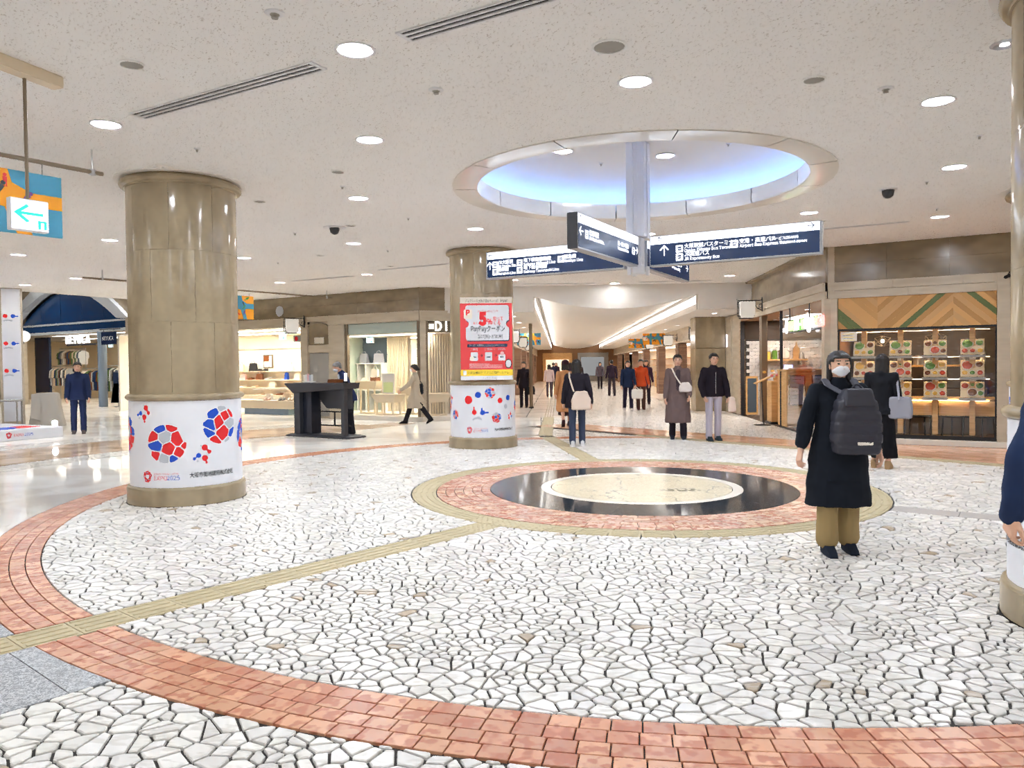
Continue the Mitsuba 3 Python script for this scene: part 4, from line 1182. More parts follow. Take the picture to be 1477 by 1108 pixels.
add(dm + '__body', bx(1.2, 1.45, 0.0, 0.14, 0, 2.66, 0.006), 'm_bronze', FC)
bt = thing('tiled_wall', 'white tiled end wall behind the cafe shelf', 'tiled wall')
add(bt + '__backing', bx(-1.0, -0.97, 0.12, 3.5, 0, 2.15), 'm_grout', FC)
tl = mikit.ply(bx(-0.97, -0.955, 0.002, 0.158, 0.002, 0.098, 0.003), 'm_white_tile')
for r in range(21):
    for i in range(13):
        copy(bt + '__tile', tl, FC.m @ loc(0, 0.14 + 0.16 * i + (0.08 if r % 2 else 0), 0.1 * r))
add(bt + '__top_band', bx(-1.0, -0.95, 0.1, 3.5, 2.15, 2.66), 'm_dark_room', FC)
mb = thing('menu_board', 'narrow wood-framed menu panel standing by the white tiles near the cafe post', 'menu board')
add(mb + '__frame', bx(-0.5, -0.46, 0.02, 0.34, 0.05, 1.12, 0.004), 'm_wood', FC)
add(mb + '__sheet', bx(-0.462, -0.455, 0.06, 0.3, 0.12, 1.06), 'm_slate', FC)
cs = thing('wall_shelf', 'wooden shelf with jars on the tiled cafe wall', 'shelf')
add(cs + '__board', bx(-0.955, -0.68, 0.5, 1.75, 1.53, 1.58, 0.004), 'm_wood', FC)
for d_ in (0.6, 1.55): add(cs + '__bracket', bx(-0.955, -0.72, d_, d_ + 0.04, 1.42, 1.53), 'm_black', FC)
for i, (d_, r, h, mm_) in enumerate(((0.58, .05, .2, 'm_cream'), (0.72, .05, .24, 'm_food_yellow'), (0.88, .07, .28, 'm_food_green'), (1.05, .05, .3, 'm_soup'), (1.25, .05, .24, 'm_cream'), (1.62, .07, .18, 'm_metal'))):
    k = thing('jar', '%s jar on the cafe wall shelf, %s from the left' % (('cream', 'yellow', 'green', 'dark brown', 'white', 'short steel')[i], ('first', 'second', 'third', 'fourth', 'fifth', 'last')[i]), 'jar', 'jars on the cafe shelf')
    F_ = FC.m @ loc(-0.82, d_, 1.58)
    add(k + '__body', lathe([(0, 0), (r, 0), (r, h * 0.8), (r * 0.7, h * 0.88), (0, h * 0.88)], 18), mm_, F_, smooth=35)
    add(k + '__lid', lathe([(0, h * 0.88), (r * 0.75, h * 0.88), (r * 0.75, h), (0, h)], 18), 'm_metal', F_, smooth=35)
FACE = np.array([[0, 0, 1, 0], [1, 0, 0, 0], [0, 1, 0, 0], [0, 0, 0, 1.0]])   # drawing (x, y) -> (d, z), front towards +s
k = single('clock', 'round white clock among the jars on the cafe shelf', 'clock', prism(disc(1.15, 1.71, 0.115, 8), 0, 0.03), 'm_ceramic', FC.m @ loc(-0.74, 0) @ FACE)
k = single('cutting_board', 'tall pointed wooden board leaning on the cafe shelf', 'cutting board', prism(Polygon([(1.4, 1.58), (1.58, 1.58), (1.58, 1.86), (1.53, 1.95), (1.51, 2.06), (1.48, 2.06), (1.46, 1.95), (1.4, 1.86)]), 0, 0.02), 'm_wood', FC.m @ loc(-0.9, 0) @ FACE)
ct = thing('cafe_counter', 'light wood cafe counter with framed bluish menu boards on its front', 'counter')
add(ct + '__body', bx(2.9, 3.66, 0.02, 1.05, 0.04, 1.28, 0.006), 'm_wood', FC)
add(ct + '__plinth', bx(2.92, 3.64, 0.04, 1.03, 0.0, 0.04), 'm_black', FC)
add(ct + '__worktop', bx(2.86, 3.72, 0.0, 1.1, 1.28, 1.33, 0.006), 'm_wood', FC)
for i, (d0, d1, z0) in enumerate(((0.06, 0.42, 0.52), (0.56, 0.86, 0.62))):
    mb = add(ct + '__menu_board', bx(3.66, 3.69, d0, d1, z0, 1.2, 0.006), 'm_dark_metal', FC, label='framed bluish menu board')
    add(mb + '__sheet', bx(3.688, 3.694, d0 + 0.03, d1 - 0.03, z0 + 0.03, 1.17), mat('menu_blue', c(150, 160, 190), 0.4, 0.4) if i == 0 else 'm_menu_blue', FC)
    for r in range(6): add(mb + '__text_line', bx(3.693, 3.697, d0 + 0.06, d1 - 0.1 - 0.03 * (r % 3), 1.1 - 0.085 * r, 1.112 - 0.085 * r), 'm_slate', FC)
single('tray', 'flat white tray on the cafe counter', 'tray', bx(3.1, 3.5, 0.2, 0.7, 1.33, 1.36, 0.008), 'm_ceramic', FC)
ec = thing('end_counter', 'wooden display stand with white posters between the cafe posts', 'counter')
add(ec + '__body', bx(1.75, 2.2, 0.05, 0.62, 0.05, 1.04, 0.006), 'm_wood', FC)
add(ec + '__plinth', bx(1.7, 2.25, 0.02, 0.66, 0, 0.05), 'm_black', FC)
for z0, z1 in ((0.6, 1.0), (0.2, 0.5)): add(ec + '__poster', bx(2.2, 2.21, 0.2, 0.52, z0, z1), 'm_cream', FC, label='white poster sheet')
fl = thing('flower_bouquet', 'bouquet of pale flowers on the stand beside the bronze cafe post', 'flowers')
pts = np.random.default_rng(2).normal(0, 1, (26, 3)) * np.array([0.07, 0.12, 0.05])
add(fl + '__basket', lathe([(0, 0), (0.09, 0), (0.12, 0.08), (0, 0.08)], 18), 'm_wood', FC.m @ loc(2.0, 0.25, 1.04))
for i, q in enumerate(pts):
    pet = trimesh.creation.icosphere(1, 0.045); pet.apply_scale((1, 1, 0.7))
    add(fl + '__blossom', pet, ('m_cream', 'm_food_yellow', 'm_pink_text')[i % 3], FC.m @ loc(2.0 + q[0], 0.25 + q[1], 1.19 + q[2]), smooth=True)
rg = thing('order_screen', 'small screen glowing blue above the cafe stand', 'screen')
add(rg + '__body', bx(1.9, 1.94, 0.4, 0.64, 1.26, 1.44, 0.008), 'm_black', FC)
add(rg + '__display', prism(sbox(0.415, 1.275, 0.625, 1.425), 0, 0.002), 'm_white', FC.m @ loc(1.9405, 0) @ FACE, **emit([0.6, 0.7, 2.0], 0.02))
add(rg + '__stand', bx(1.9, 1.93, 0.5, 0.54, 1.04, 1.26), 'm_black', FC)
ms = thing('menu_stand', 'slim menu lectern with a slanted board in front of the cafe', 'menu stand')
add(ms + '__base', bx(2.4, 2.7, -0.42, -0.08, 0, 0.02, 0.006), 'm_black', FC)
add(ms + '__pole', tube([(2.55, -0.22, 0.02), (2.52, -0.26, 1.05)], 0.014, 10), 'm_dark_metal', FC)
bd = bx(-0.13, 0.13, -0.2, 0.2, -0.012, 0.012, 0.005)
tm = np.eye(4); an = math.radians(24); tm[1, 1] = math.cos(an); tm[1, 2] = -math.sin(an); tm[2, 1] = math.sin(an); tm[2, 2] = math.cos(an)
add(ms + '__board', bd, 'm_wood', FC.m @ loc(2.52, -0.24, 1.07) @ tm)
lt = thing('cafe_sign', 'glowing cafe name in green and white letters hung along the cafe window', 'sign')
gx = 4.12
letters = [('m', 'g'), ('u', 'g'), ('s', 'w'), ('i', 'w'), ('-', 'w'), ('v', 'g'), ('e', 'w'), ('g', 'w'), ('e', 'w'), ('+', 'g'), ('c', 'r'), ('a', 'r')]
em = {'g': [0.25, 0.95, 0.15], 'w': [1.0, 1.0, 1.05], 'r': [1.0, 0.16, 0.14]}
add(lt + '__emblem', standing(affinity.scale(disc(3.96, 2.27, 0.16, 10), 0.6, 1), 0.03), 'm_white', FC.m @ loc(0, -0.04), label='oval leaf emblem', **emit([1.1, 1.0, 0.95], 0.02))
for ch_, k_ in letters:
    g = textw(ch_, 0.25, None, gx, 2.17, 2)
    add(lt + '__letter', standing(g, 0.03), 'm_white', FC.m @ loc(0, -0.04), **emit(em[k_], 0.005))
    gx = g.bounds[2] + 0.03
add(lt + '__rail', bx(3.85, 6.27, -0.01, 0.02, 2.12, 2.15), 'm_dark_metal', FC)
for x in (4.0, 5.4): add(lt + '__hanger', tube([(x, 0.005, 2.15), (x, 0.005, 2.66)], 0.012, 6), 'm_dark_metal', FC)
for i, (s_, d_) in enumerate(((-0.4, 0.8), (0.6, 0.7), (1.6, 0.6), (0.2, 1.6), (2.6, 0.8), (3.6, 0.5))):
    q = FC.p(s_, d_); downlight(q[0], q[1], 2.655, 'small downlight on the cafe ceiling, %s' % ('above the jars', 'second from the corridor', 'above the flowers', 'deepest inside', 'over the counter', 'nearest to the restaurant')[i], 0.5)
panel_light(FC, -0.3, 2.2, 0.9, 1.3, 2.645, [13, 10, 6.8], 'warm light panel on the cafe ceiling')
gl = sheet(sbox(3.2, 0.02, 6.28, 2.66)); gl.apply_transform(STAND)
USED['window_3'] = 1; tag('window_3', None, None, None, 'structure')
add('window_3__glass', gl, 'm_glass', FC.m @ loc(0, 0.03))
add('window_3__frame', cat_([bx(3.17, 3.2, 0.0, 0.06, 0.03, 2.66), bx(3.17, 6.28, 0.0, 0.06, 0, 0.03)]), 'm_dark_metal', FC)


def lantern(F, label, s=1.0, lit=0.16):
    """Sign lantern: glowing box under a scrolled bracket; wall at x = 0, lantern out along -x."""
    key = thing('wall_lantern', label, 'lantern')
    F = (F.m if isinstance(F, Fr) else F) @ np.diag([0.8, 0.8, 0.8, 1])
    add(key + '__wall_plate', bx(-0.02, 0, -0.05, 0.05, -0.22, 0.22, 0.006), 'm_black', F)
    sc = [( -0.05 - 0.02 * t * math.cos(2.4 * t) , 0, -0.06 + 0.02 * t * math.sin(2.4 * t)) for t in np.linspace(0.4, 5, 40)]
    add(key + '__bracket', cat_([tube([(0, 0, 0.12), (-0.75, 0, 0.12)], 0.014, 8), tube(sc, 0.011, 6), tube([(-0.02, 0, -0.2), (-0.16, 0, -0.12), (-0.22, 0, 0.0), (-0.2, 0, 0.1)], 0.011, 6), tube([(-0.75, 0, 0.12), (-0.78, 0, 0.15), (-0.74, 0, 0.17)], 0.010, 6)]), 'm_black', F, label='black scrolled bracket')
    prof = unary_union([sbox(-0.20, -0.27, 0.20, 0.20), sbox(-0.24, -0.2, 0.24, 0.26)])
    body = standing(prof.buffer(-0.02), 0.2)
    add(key + '__shade', body, 'm_lamp_off', F @ loc(-0.5, -0.1, -0.17), **emit([lit, lit * 0.93, lit * 0.82], 0.1))
    fr = prof.difference(prof.buffer(-0.025))
    add(key + '__frame', standing(fr, 0.012), 'm_black', F @ loc(-0.5, -0.112, -0.17)); add(key + '__frame', standing(fr, 0.012), 'm_black', F @ loc(-0.5, 0.1, -0.17))
    for x in (-0.62, -0.38): add(key + '__hanger', tube([(x, 0, 0.12), (x, 0, 0.07)], 0.008, 6), 'm_black', F)


# cafe wall faces -d; bracket points into the passage (-d): rotate so that local -x is -d
lantern(FC.m @ loc(1.75, -0.05, 2.93, math.pi / 2), 'glowing sign lantern on a scrolled black bracket at the cafe front')

# ------------------------------------------------------------------ boutique and bag shop on the left wall
struct('wall_shop_divider', bx(-4.3, -4.2, 0.2, 4.2, 0, 2.75), mat('mint', c(214, 226, 210), 0.5, 0.3), FL)
struct('wall_bag_shop', cat_([bx(-14, -13.9, 0.2, 3.8, 0, 2.75), bx(-14, -4.3, 3.7, 3.8, 0, 2.75)]), 'm_cream', FL)
struct('ceiling_bag_shop', bx(-14, -4.2, 0.22, 3.8, 2.73, 2.79), 'm_cream', FL)
add('floor__bag_shop_floor', bx(-14, -4.3, 0.0, 3.7, -0.012, 0.001), 'm_slab', FL)
add('wall_bag_shop__header', bx(-13.9, -4.3, 3.6, 3.7, 2.22, 2.73), 'm_beige', FL, label='beige band above the shelves')
panel_light(FL, -12.5, -4.8, 0.9, 1.2, 2.725, [SHOP * 1.45, SHOP * 1.4, SHOP * 1.26], 'front light panel on the bag shop ceiling')
panel_light(FL, -12.5, -5.4, 2.5, 2.8, 2.725, [SHOP * 1.45, SHOP * 1.4, SHOP * 1.26], 'rear light panel on the bag shop ceiling')
sf = thing('display_shelf', 'white wall shelving full of bags and shoes in the bag shop', 'shelf')
for z in (0.5, 0.78, 1.07, 1.39): add(sf + '__board', bx(-13.0, -7.4, 3.3, 3.7, z - 0.025, z, 0.003), 'm_beige', FL)


def handbag(F, w, h, t, bs, label, group=None, handle=0.7):
    key = thing('handbag', label, 'handbag', group)
    pts = [(sx * w / 2 * k, sy * t / 2 * (1 if z < h * 0.5 else 0.6), z) for sx in (-1, 1) for sy in (-1, 1) for z, k in ((0.0, 0.92), (0.02, 1.0), (h * 0.5, 1.0), (h, 0.84))]
    add(key + '__body', hull(pts), bs, F)
    hr = w * 0.26
    add(key + '__handle', tube([(hr * math.cos(t_), 0, h - 0.01 + hr * handle * 1.4 * math.sin(t_)) for t_ in np.linspace(0, math.pi, 12)], 0.009, 6), bs, F)
    return key


def shoes(F, bs, label, group):
    key = thing('shoe_pair', label, 'shoes', group)
    for x in (-0.055, 0.055):
        q = hull([(x + dx * r, y, z) for y, r, z0, z1 in ((-0.12, 0.6, 0, 0.03), (0, 1, 0, 0.05), (0.1, 0.8, 0, 0.09)) for dx in (-0.04, 0.04) for z in (z0, z1)])
        add(key + '__shoe', q, bs, F)


mat('pink', c(236, 190, 190), 0.6, 0.3)
for i, (s_, z, w, h, bs, l) in enumerate(((-10.65, 1.39, .38, .3, 'm_black', 'black handbag on the top shelf of the bag shop'), (-8.75, 1.39, .36, .34, 'm_pink', 'pink bucket bag on the top shelf of the bag shop'), (-11.3, 1.39, .3, .26, 'm_bag_beige', 'beige handbag at the left of the top shelf'),
        (-8.3, 1.07, .3, .22, 'm_cream', 'cream handbag at the right of the second shelf'), (-8.7, 0.78, .28, .2, 'm_bag_beige', 'beige handbag at the right of the third shelf'), (-10.3, 1.07, .34, .22, 'm_soup', 'brown handbag on the second shelf'), (-8.86, 1.07, .14, .26, 'm_blue', 'slim blue bag on the second shelf'), (-11.2, 1.07, .3, .2, 'm_pink', 'pink handbag at the left of the second shelf'), (-9.6, 0.78, .34, .22, 'm_cream', 'white handbag in the middle of the third shelf'))):
    handbag(FL.m @ loc(s_, 3.48, z), w, h, 0.12, bs, l, 'handbags in the bag shop')
for i, (s_, z, bs, l) in enumerate(((-10.35, 1.39, 'm_black', 'black shoes beside the black handbag on the top shelf'), (-10.0, 1.39, 'm_black', 'black loafers on the top shelf under the picture'), (-10.75, 1.07, 'm_soup', 'brown shoes on the second shelf'), (-9.8, 1.07, 'm_grey', 'grey shoes on the second shelf'), (-10.5, 0.78, 'm_bag_beige', 'beige shoes on the third shelf'), (-11.2, 0.78, 'm_cream', 'cream shoes on the third shelf'), (-10.2, 0.5, 'm_bag_beige', 'beige shoes on the lowest shelf'), (-9.2, 0.5, 'm_soup', 'brown shoes on the lowest shelf'))):
    shoes(FL.m @ loc(s_, 3.45, z), bs, l, 'shoes on the bag shop shelves')
pf = thing('framed_picture', 'framed brown and white picture on the bag shop wall', 'picture')
add(pf + '__frame', bx(-10.3, -9.8, 3.66, 3.7, 1.5, 2.0, 0.004), 'm_bronze', FL)
add(pf + '__print', bx(-10.26, -9.84, 3.65, 3.662, 1.54, 1.96), 'm_cream', FL)
add(pf + '__print', bx(-10.26, -9.98, 3.646, 3.652, 1.75, 1.96), 'm_soup', FL)
be = thing('display_bench', 'angled beige display bench on a steel blue plinth in front of the bag shop', 'display bench')
q = hull([(s_, d_, z) for s_, z in ((-8.6, 0.46), (-5.2, 0.46), (-8.3, 0.2), (-5.55, 0.2)) for d_ in (0.6, 1.5)])
add(be + '__top', q, 'm_beige', FL)
add(be + '__plinth', bx(-7.9, -5.85, 0.75, 1.35, 0, 0.2, 0.004), mat('steel_blue', c(140, 158, 178), 0.4, 0.4), FL, label='steel blue plinth')
for i, (s_, l, bs) in enumerate(((-6.87, 'brown sandals on the display bench', 'm_soup'), (-6.2, 'dark shoes on the display bench, middle pair', 'm_black'), (-5.8, 'bronze shoes at the right end of the display bench', 'm_bronze'))):
    shoes(FL.m @ loc(s_, 0.8, 0.46, 0.6), bs, l, 'shoes on the display bench')
gc = thing('glass_showcase', 'low glass showcase on the display bench', 'showcase')
g_ = bx(-7.8, -5.8, 1.0, 1.42, 0.462, 0.8); add(gc + '__glass', g_, 'm_glass', FL)
add(gc + '__rim', cat_([tube([(-7.8, 1.0, z), (-5.8, 1.0, z), (-5.8, 1.42, z), (-7.8, 1.42, z)], 0.008, 5, True) for z in (0.47, 0.8)]), 'm_metal', FL)
handbag(FL.m @ loc(-6.4, 1.2, 0.465), 0.3, 0.2, 0.12, 'm_bag_beige', 'beige handbag inside the low glass showcase')
handbag(FL.m @ loc(-7.2, 1.2, 0.465), 0.26, 0.18, 0.12, 'm_cream', 'white handbag inside the low glass showcase')


mat('exit_teal', c(20, 90, 80), 0.5, 0.3)


def exit_sign(F, w, h, label, arrow=True, two=True, L=(1.3, 2.2, 2.2)):
    """Lit exit sign centred at the origin, face towards -y."""
    key = thing('exit_sign', label, 'exit sign')
    add(key + '__case', bx(-w / 2, w / 2, -0.03, 0.03, -h / 2, h / 2, 0.004), 'm_steel_white', F)
    add(key + '__face', standing(sbox(-w / 2 + 0.008, -h / 2 + 0.01, w / 2 - 0.008, h / 2 - 0.01), 0.002), 'm_white', F @ loc(0, -0.032), **emit(L, 0.05))
    add(key + '__door_symbol', standing(unary_union([sbox(0.2 * w, -0.42 * h, 0.27 * w, -0.2 * h), sbox(0.36 * w, -0.42 * h, 0.43 * w, -0.2 * h), sbox(0.2 * w, -0.21 * h, 0.43 * w, -0.15 * h)]), 0.002), 'm_exit_teal', F @ loc(0, -0.035), **emit([0.02, 0.42, 0.36], 0.01))
    if arrow: add(key + '__arrow', standing(affinity.translate(affinity.scale(arrow2d(0, 0, 1, 180), 0.72 * w, 0.62 * h, origin=(0, 0)), -0.02 * w, 0.04 * h), 0.002), 'm_exit_teal', F @ loc(0, -0.035), **emit([0.02, 0.42, 0.36], 0.01))
    return key


exit_sign(FL.m @ loc(-6.1, 0.8, 2.52), 0.28, 0.25, 'small teal exit sign hanging inside the bag shop', False, L=(0.3, 0.95, 1.0))
ns = thing('no_entry_plate', 'small grey plate with a red dot under the lantern', 'notice')
add(ns + '__plate', bx(-4.82, -4.45, 0.05, 0.07, 2.28, 2.47, 0.003), 'm_grey_panel', FL)
add(ns + '__dot', standing(disc(-4.7, 2.37, 0.07), 0.003), 'm_red', FL.m @ loc(0, 0.047))
lantern(FL.m @ loc(-4.25, -0.05, 2.86, math.radians(60)), 'glowing sign lantern on a black bracket beside the arched stone niche')
bg_ = single('wall_badge', 'round pale badge on the brown stone band above the bag shop', 'badge', lathe([(0, 0), (0.16, 0), (0.16, 0.015), (0.14, 0.02), (0, 0.02)], 32), 'm_grey', FL.m @ loc(-5.33, -0.001, 3.22) @ np.array([[1, 0, 0, 0], [0, 0, -1, 0], [0, 1, 0, 0], [0, 0, 0, 1.0]]), smooth=35)

# boutique behind glass
bout = Polygon([tuple(FL.p(-4.2, 0.21)), tuple(FL.p(0, 0.21)), tuple(FX.p(2.1, 0.21)), tuple(FL.p(-1.2, 4.1)), tuple(FL.p(-4.2, 4.1))])
struct('wall_boutique', cat_([bx(-4.2, -1.2, 4.1, 4.2, 0, 2.75)]), 'm_cream', FL)
e0, e1 = FX.p(2.1, 0.21), FL.p(-1.2, 4.1)
FE = Fr(e0, e1 - e0)
struct('wall_boutique_side', bx(0, np.linalg.norm(e1 - e0), -0.1, 0, 0, 2.75), 'm_cream', FE)
struct('ceiling_boutique', prism(bout, 2.42, 2.48), 'm_cream')
add('wall_left__window_header', bx(-2.67, 0, 0.06, 0.12, 2.42, 2.72), 'm_grey_green', FL)
add('floor__boutique_floor', prism(bout, -0.012, 0.12), 'm_slab')
for F_, s0, s1, nm in ((FL, -2.67, -0.02, 'window_2'), (FX, 0.16, 2.3, 'window_4')):
    USED[nm] = 1; tag(nm, None, None, None, 'structure')
    gl = sheet(sbox(s0 + 0.06, 0.13, s1 - 0.06, 2.72)); gl.apply_transform(STAND)
    add(nm + '__glass', gl, 'm_glass', F_.m @ loc(0, 0.05))
    add(nm + '__frame', bx(s0, s0 + 0.06, 0.0, 0.1, 0.13, 2.72), 'm_bronze', F_)
    add(nm + '__frame', bx(s1 - 0.08, s1, 0.0, 0.1, 0.13, 2.72), 'm_bronze', F_)
add('window_4__dark_header', bx(0.16, 2.3, 0.07, 0.12, 2.42, 2.72), mat('dark_olive', c(84, 74, 58), 0.4, 0.4), FX, label='dark sign band')
bs_ = thing('boutique_sign', 'glowing white letters on the dark band at the turned boutique corner', 'sign')
add(bs_ + '__block', standing(sbox(0.27, 2.5, 0.40, 2.64), 0.02), 'm_white', FX.m @ loc(0, 0.045), **emit([1.4, 1.35, 1.2], 0.02))
for t_, x in (('D', 0.43), ('I', 0.72)):
    add(bs_ + '__letter', standing(textw(t_, 0.24, None, x, 2.46, 2), 0.02), 'm_white', FX.m @ loc(0, 0.045), **emit([1.4, 1.35, 1.2], 0.02))
panel_light(FL, -3.9, -0.3, 0.8, 1.1, 2.415, [SHOP * 2.0, SHOP * 1.98, SHOP * 1.8], 'front light panel on the boutique ceiling')
panel_light(FL, -3.9, -1.5, 2.9, 3.2, 2.415, [SHOP * 2.0, SHOP * 1.98, SHOP * 1.8], 'rear light panel on the boutique ceiling')
ni = thing('slate_niche', 'dark slate display niche in the boutique', 'display niche')
add(ni + '__back', bx(-4.18, -3.05, 2.4, 2.46, 1.62, 2.42), 'm_slate', FL)
add(ni + '__shelf', bx(-4.18, -3.02, 2.0, 2.46, 1.58, 1.62, 0.004), 'm_white_tile', FL)
add(ni + '__base', bx(-4.18, -3.02, 2.42, 2.48, 0.12, 1.58), 'm_grey_green', FL)
for s_ in (-4.1, -3.75, -3.1): add(ni + '__upright', bx(s_, s_ + 0.04, 2.0, 2.4, 0.12, 1.58), 'm_white_tile', FL)
for z_ in (0.75,): add(ni + '__lower_shelf', bx(-4.1, -3.1, 2.02, 2.4, z_, z_ + 0.03), 'm_white_tile', FL)
handbag(FL.m @ loc(-3.3, 2.15, 1.62), 0.36, 0.3, 0.14, 'm_bag_grey', 'pale grey handbag standing in the slate niche, right one')
handbag(FL.m @ loc(-3.9, 2.15, 1.62), 0.3, 0.3, 0.14, 'm_bag_grey', 'pale grey handbag at the left edge of the slate niche')
exit_sign(FL.m @ loc(-3.15, 1.6, 2.32), 0.28, 0.18, 'teal exit sign glowing in front of the slate niche', False, L=(0.2, 1.0, 1.1))
mat('warm_grey', c(196, 184, 168), 0.6, 0.3)
sm = mikit.ply(bx(-0.024, 0.024, 0, 0.05, 0.12, 2.40, 0.003), 'm_beige')
for F_, s0, s1, d_, l in ((FL, -2.85, -1.98, 2.0, 'beige slatted screen in the middle of the boutique window'), (FX, 0.5, 1.9, 1.1, 'beige slatted screen behind the turned corner window')):
    k = thing('slat_screen', l, 'screen')
    add(k + '__rail', bx(s0, s1, d_ + 0.05, d_ + 0.09, 2.36, 2.42), 'm_beige', F_)
    n = int((s1 - s0) / 0.075)
    for i in range(n): copy(k + '__slat', sm, F_.m @ loc(s0 + 0.0375 + 0.075 * i, d_))
    add(k + '__backing', bx(s0, s1, d_ + 0.09, d_ + 0.11, 0.12, 2.38), 'm_warm_grey', F_)


def plinth_table(F, w, dpt, z, label):
    """Display table with a tapered box top on a slim open frame."""
    key = thing('display_table', label, 'table')
    add(key + '__top', hull([(sx * w / 2 * k, sy * dpt / 2 * k, zz) for sx in (-1, 1) for sy in (-1, 1) for zz, k in ((z, 1), (z - 0.03, 1), (z - 0.24, 0.72))]), 'm_beige', F)
    for sx in (-1, 1):
        for sy in (-1, 1): add(key + '__leg', bx(sx * w * 0.33 - 0.02, sx * w * 0.33 + 0.02, sy * dpt * 0.33 - 0.02, sy * dpt * 0.33 + 0.02, 0.12, z - 0.23), 'm_beige', F)
    add(key + '__base', bx(-w * 0.36, w * 0.36, -dpt * 0.36, dpt * 0.36, 0.12, 0.15), 'm_beige', F)


plinth_table(FL.m @ loc(-2.57, 0.95), 0.82, 0.5, 1.08, 'tall beige display table at the left of the boutique window')
plinth_table(FL.m @ loc(-1.58, 0.55), 0.88, 0.5, 0.72, 'low beige display table in the boutique window')
plinth_table(FL.m @ loc(-1.25, 1.1), 0.7, 0.45, 0.9, 'beige display table at the right of the boutique window')
plinth_table(FX.m @ loc(0.6, 0.6), 0.7, 0.45, 0.74, 'beige display table behind the turned corner window')
pd = single('display_block', 'small dark block on the tall display table', 'display block', bx(-2.52, -2.3, 0.85, 1.05, 1.08, 1.19, 0.004), 'm_soup', FL)
handbag(FL.m @ loc(-2.41, 0.95, 1.19), 0.26, 0.24, 0.12, 'm_cream', 'white handbag with a round handle on the dark block', handle=1.2)
handbag(FL.m @ loc(-2.78, 0.92, 1.08), 0.2, 0.08, 0.1, 'm_cream', 'small white pouch at the left of the tall display table', handle=0.4)
pp = thing('poster_board', 'white poster board with a pale green picture leaning on the low display table', 'poster')
add(pp + '__board', bx(-1.85, -1.4, 0.60, 0.63, 0.72, 1.3, 0.004), 'm_white_tile', FL)
add(pp + '__print', bx(-1.8, -1.45, 0.592, 0.6, 0.76, 1.05), mat('pale_green', c(214, 226, 170), 0.5, 0.3), FL)
cs2 = thing('boutique_shelf', 'white boutique shelf with small bags right of the slatted screen', 'shelf')
for z in (1.2, 1.6, 2.0): add(cs2 + '__board', bx(-1.95, -1.5, 2.2, 2.5, z, z + 0.03, 0.003), 'm_white_tile', FL)
add(cs2 + '__back', bx(-1.97, -1.4, 2.5, 2.54, 0.12, 2.38), 'm_cream', FL)
handbag(FL.m @ loc(-1.75, 2.35, 1.23), 0.24, 0.2, 0.1, 'm_pink', 'pink bag on the lower boutique shelf')
handbag(FL.m @ loc(-1.7, 2.35, 1.63), 0.24, 0.24, 0.1, 'm_bag_beige', 'beige bag on the middle boutique shelf')

# ------------------------------------------------------------------ corridor behind the bulkhead
struct('ceiling_corridor', cat_([bx(-5.2, -2.19, 0.14, 50, 2.93, 3.0), bx(2.19, 3.9, 0.14, 50, 2.93, 3.0)]), 'm_plain_ceiling', FO)
struct('ceiling_vault', bx(-2.4, 2.4, 0.14, 50, 3.62, 3.7), 'm_plain_ceiling', FO)
struct('wall_end', bx(-5.2, 3.9, 50, 50.2, 0, 3.7), 'm_brown_wall', FO)
vt = thing('sail_ceiling', 'long white ceiling vault sagging along the middle of the corridor, made of sail-like panels', 'ceiling vault')
ny = 16
xs = np.linspace(-2.02, 2.02, 21)
for k in range(ny):
    y0, y1 = 0.16 + 3.1 * k, 0.16 + 3.1 * (k + 1) - 0.02
    prof = [(x, 3.0 + 0.34 * (x / 2.02) ** 2) for x in xs]
    poly_ = Polygon(prof + [(x, z + 0.02) for x, z in prof[::-1]])
    m = prism(poly_, 0, y1 - y0); m.apply_transform(np.array([[1, 0, 0, 0], [0, 0, 1, 0], [0, 1, 0, 0], [0, 0, 0, 1.0]]))
    add(vt + '__panel', m, 'm_sail' if 'm_sail' in scene else mat('sail', c(236, 232, 226), 0.6, 0.3), FO.m @ loc(0, y0))
for sx in (-1, 1):
    for k in range(8):
        y0, y1 = 0.2 + 6.2 * k, 0.2 + 6.2 * k + 6.1
        m = sheet(sbox(0, 0, y1 - y0, 0.2))
        m.apply_transform(np.array([[0, 0, 0, 0], [1, 0, 0, 0], [0, 1, 0, 0], [0, 0, 0, 1.0]]))
        nrm = m.face_normals[0][0]
        v = m.vertices.copy(); f = m.faces[:, ::-1] if sx > 0 else m.faces
        # strip on the side of the slot, facing the middle of the corridor
        v = v + np.array([sx * 2.175, y0, 3.10])
        mm = trimesh.Trimesh(v, f, process=False)
        if mm.face_normals[0][0] * sx > 0: mm.invert()
        kx = single('cove_light_strip', 'bright cove light strip along the %s edge of the corridor vault' % ('left' if sx < 0 else 'right'), 'light strip', mm, 'm_white', FO, 'cove lights of the corridor', **emit([3.6, 3.5, 3.4], 0.6))
    struct('trim_%d' % (1 if sx < 0 else 2), bx(min(sx * 2.18, sx * 2.24), max(sx * 2.18, sx * 2.24), 0.16, 50, 2.93, 3.62), 'm_plain_ceiling', FO)
for i in range(9):
    for sx in (-2.85, 2.95):
        q = FO.p(sx, 1.6 + 3.4 * i)
        downlight(q[0], q[1], 2.928, 'downlight in the low ceiling on the %s of the corridor, %s from its mouth' % ('left' if sx < 0 else 'right', ('first', 'second', 'third', 'fourth', 'fifth', 'sixth', 'seventh', 'eighth', 'ninth')[i]), 0.7)
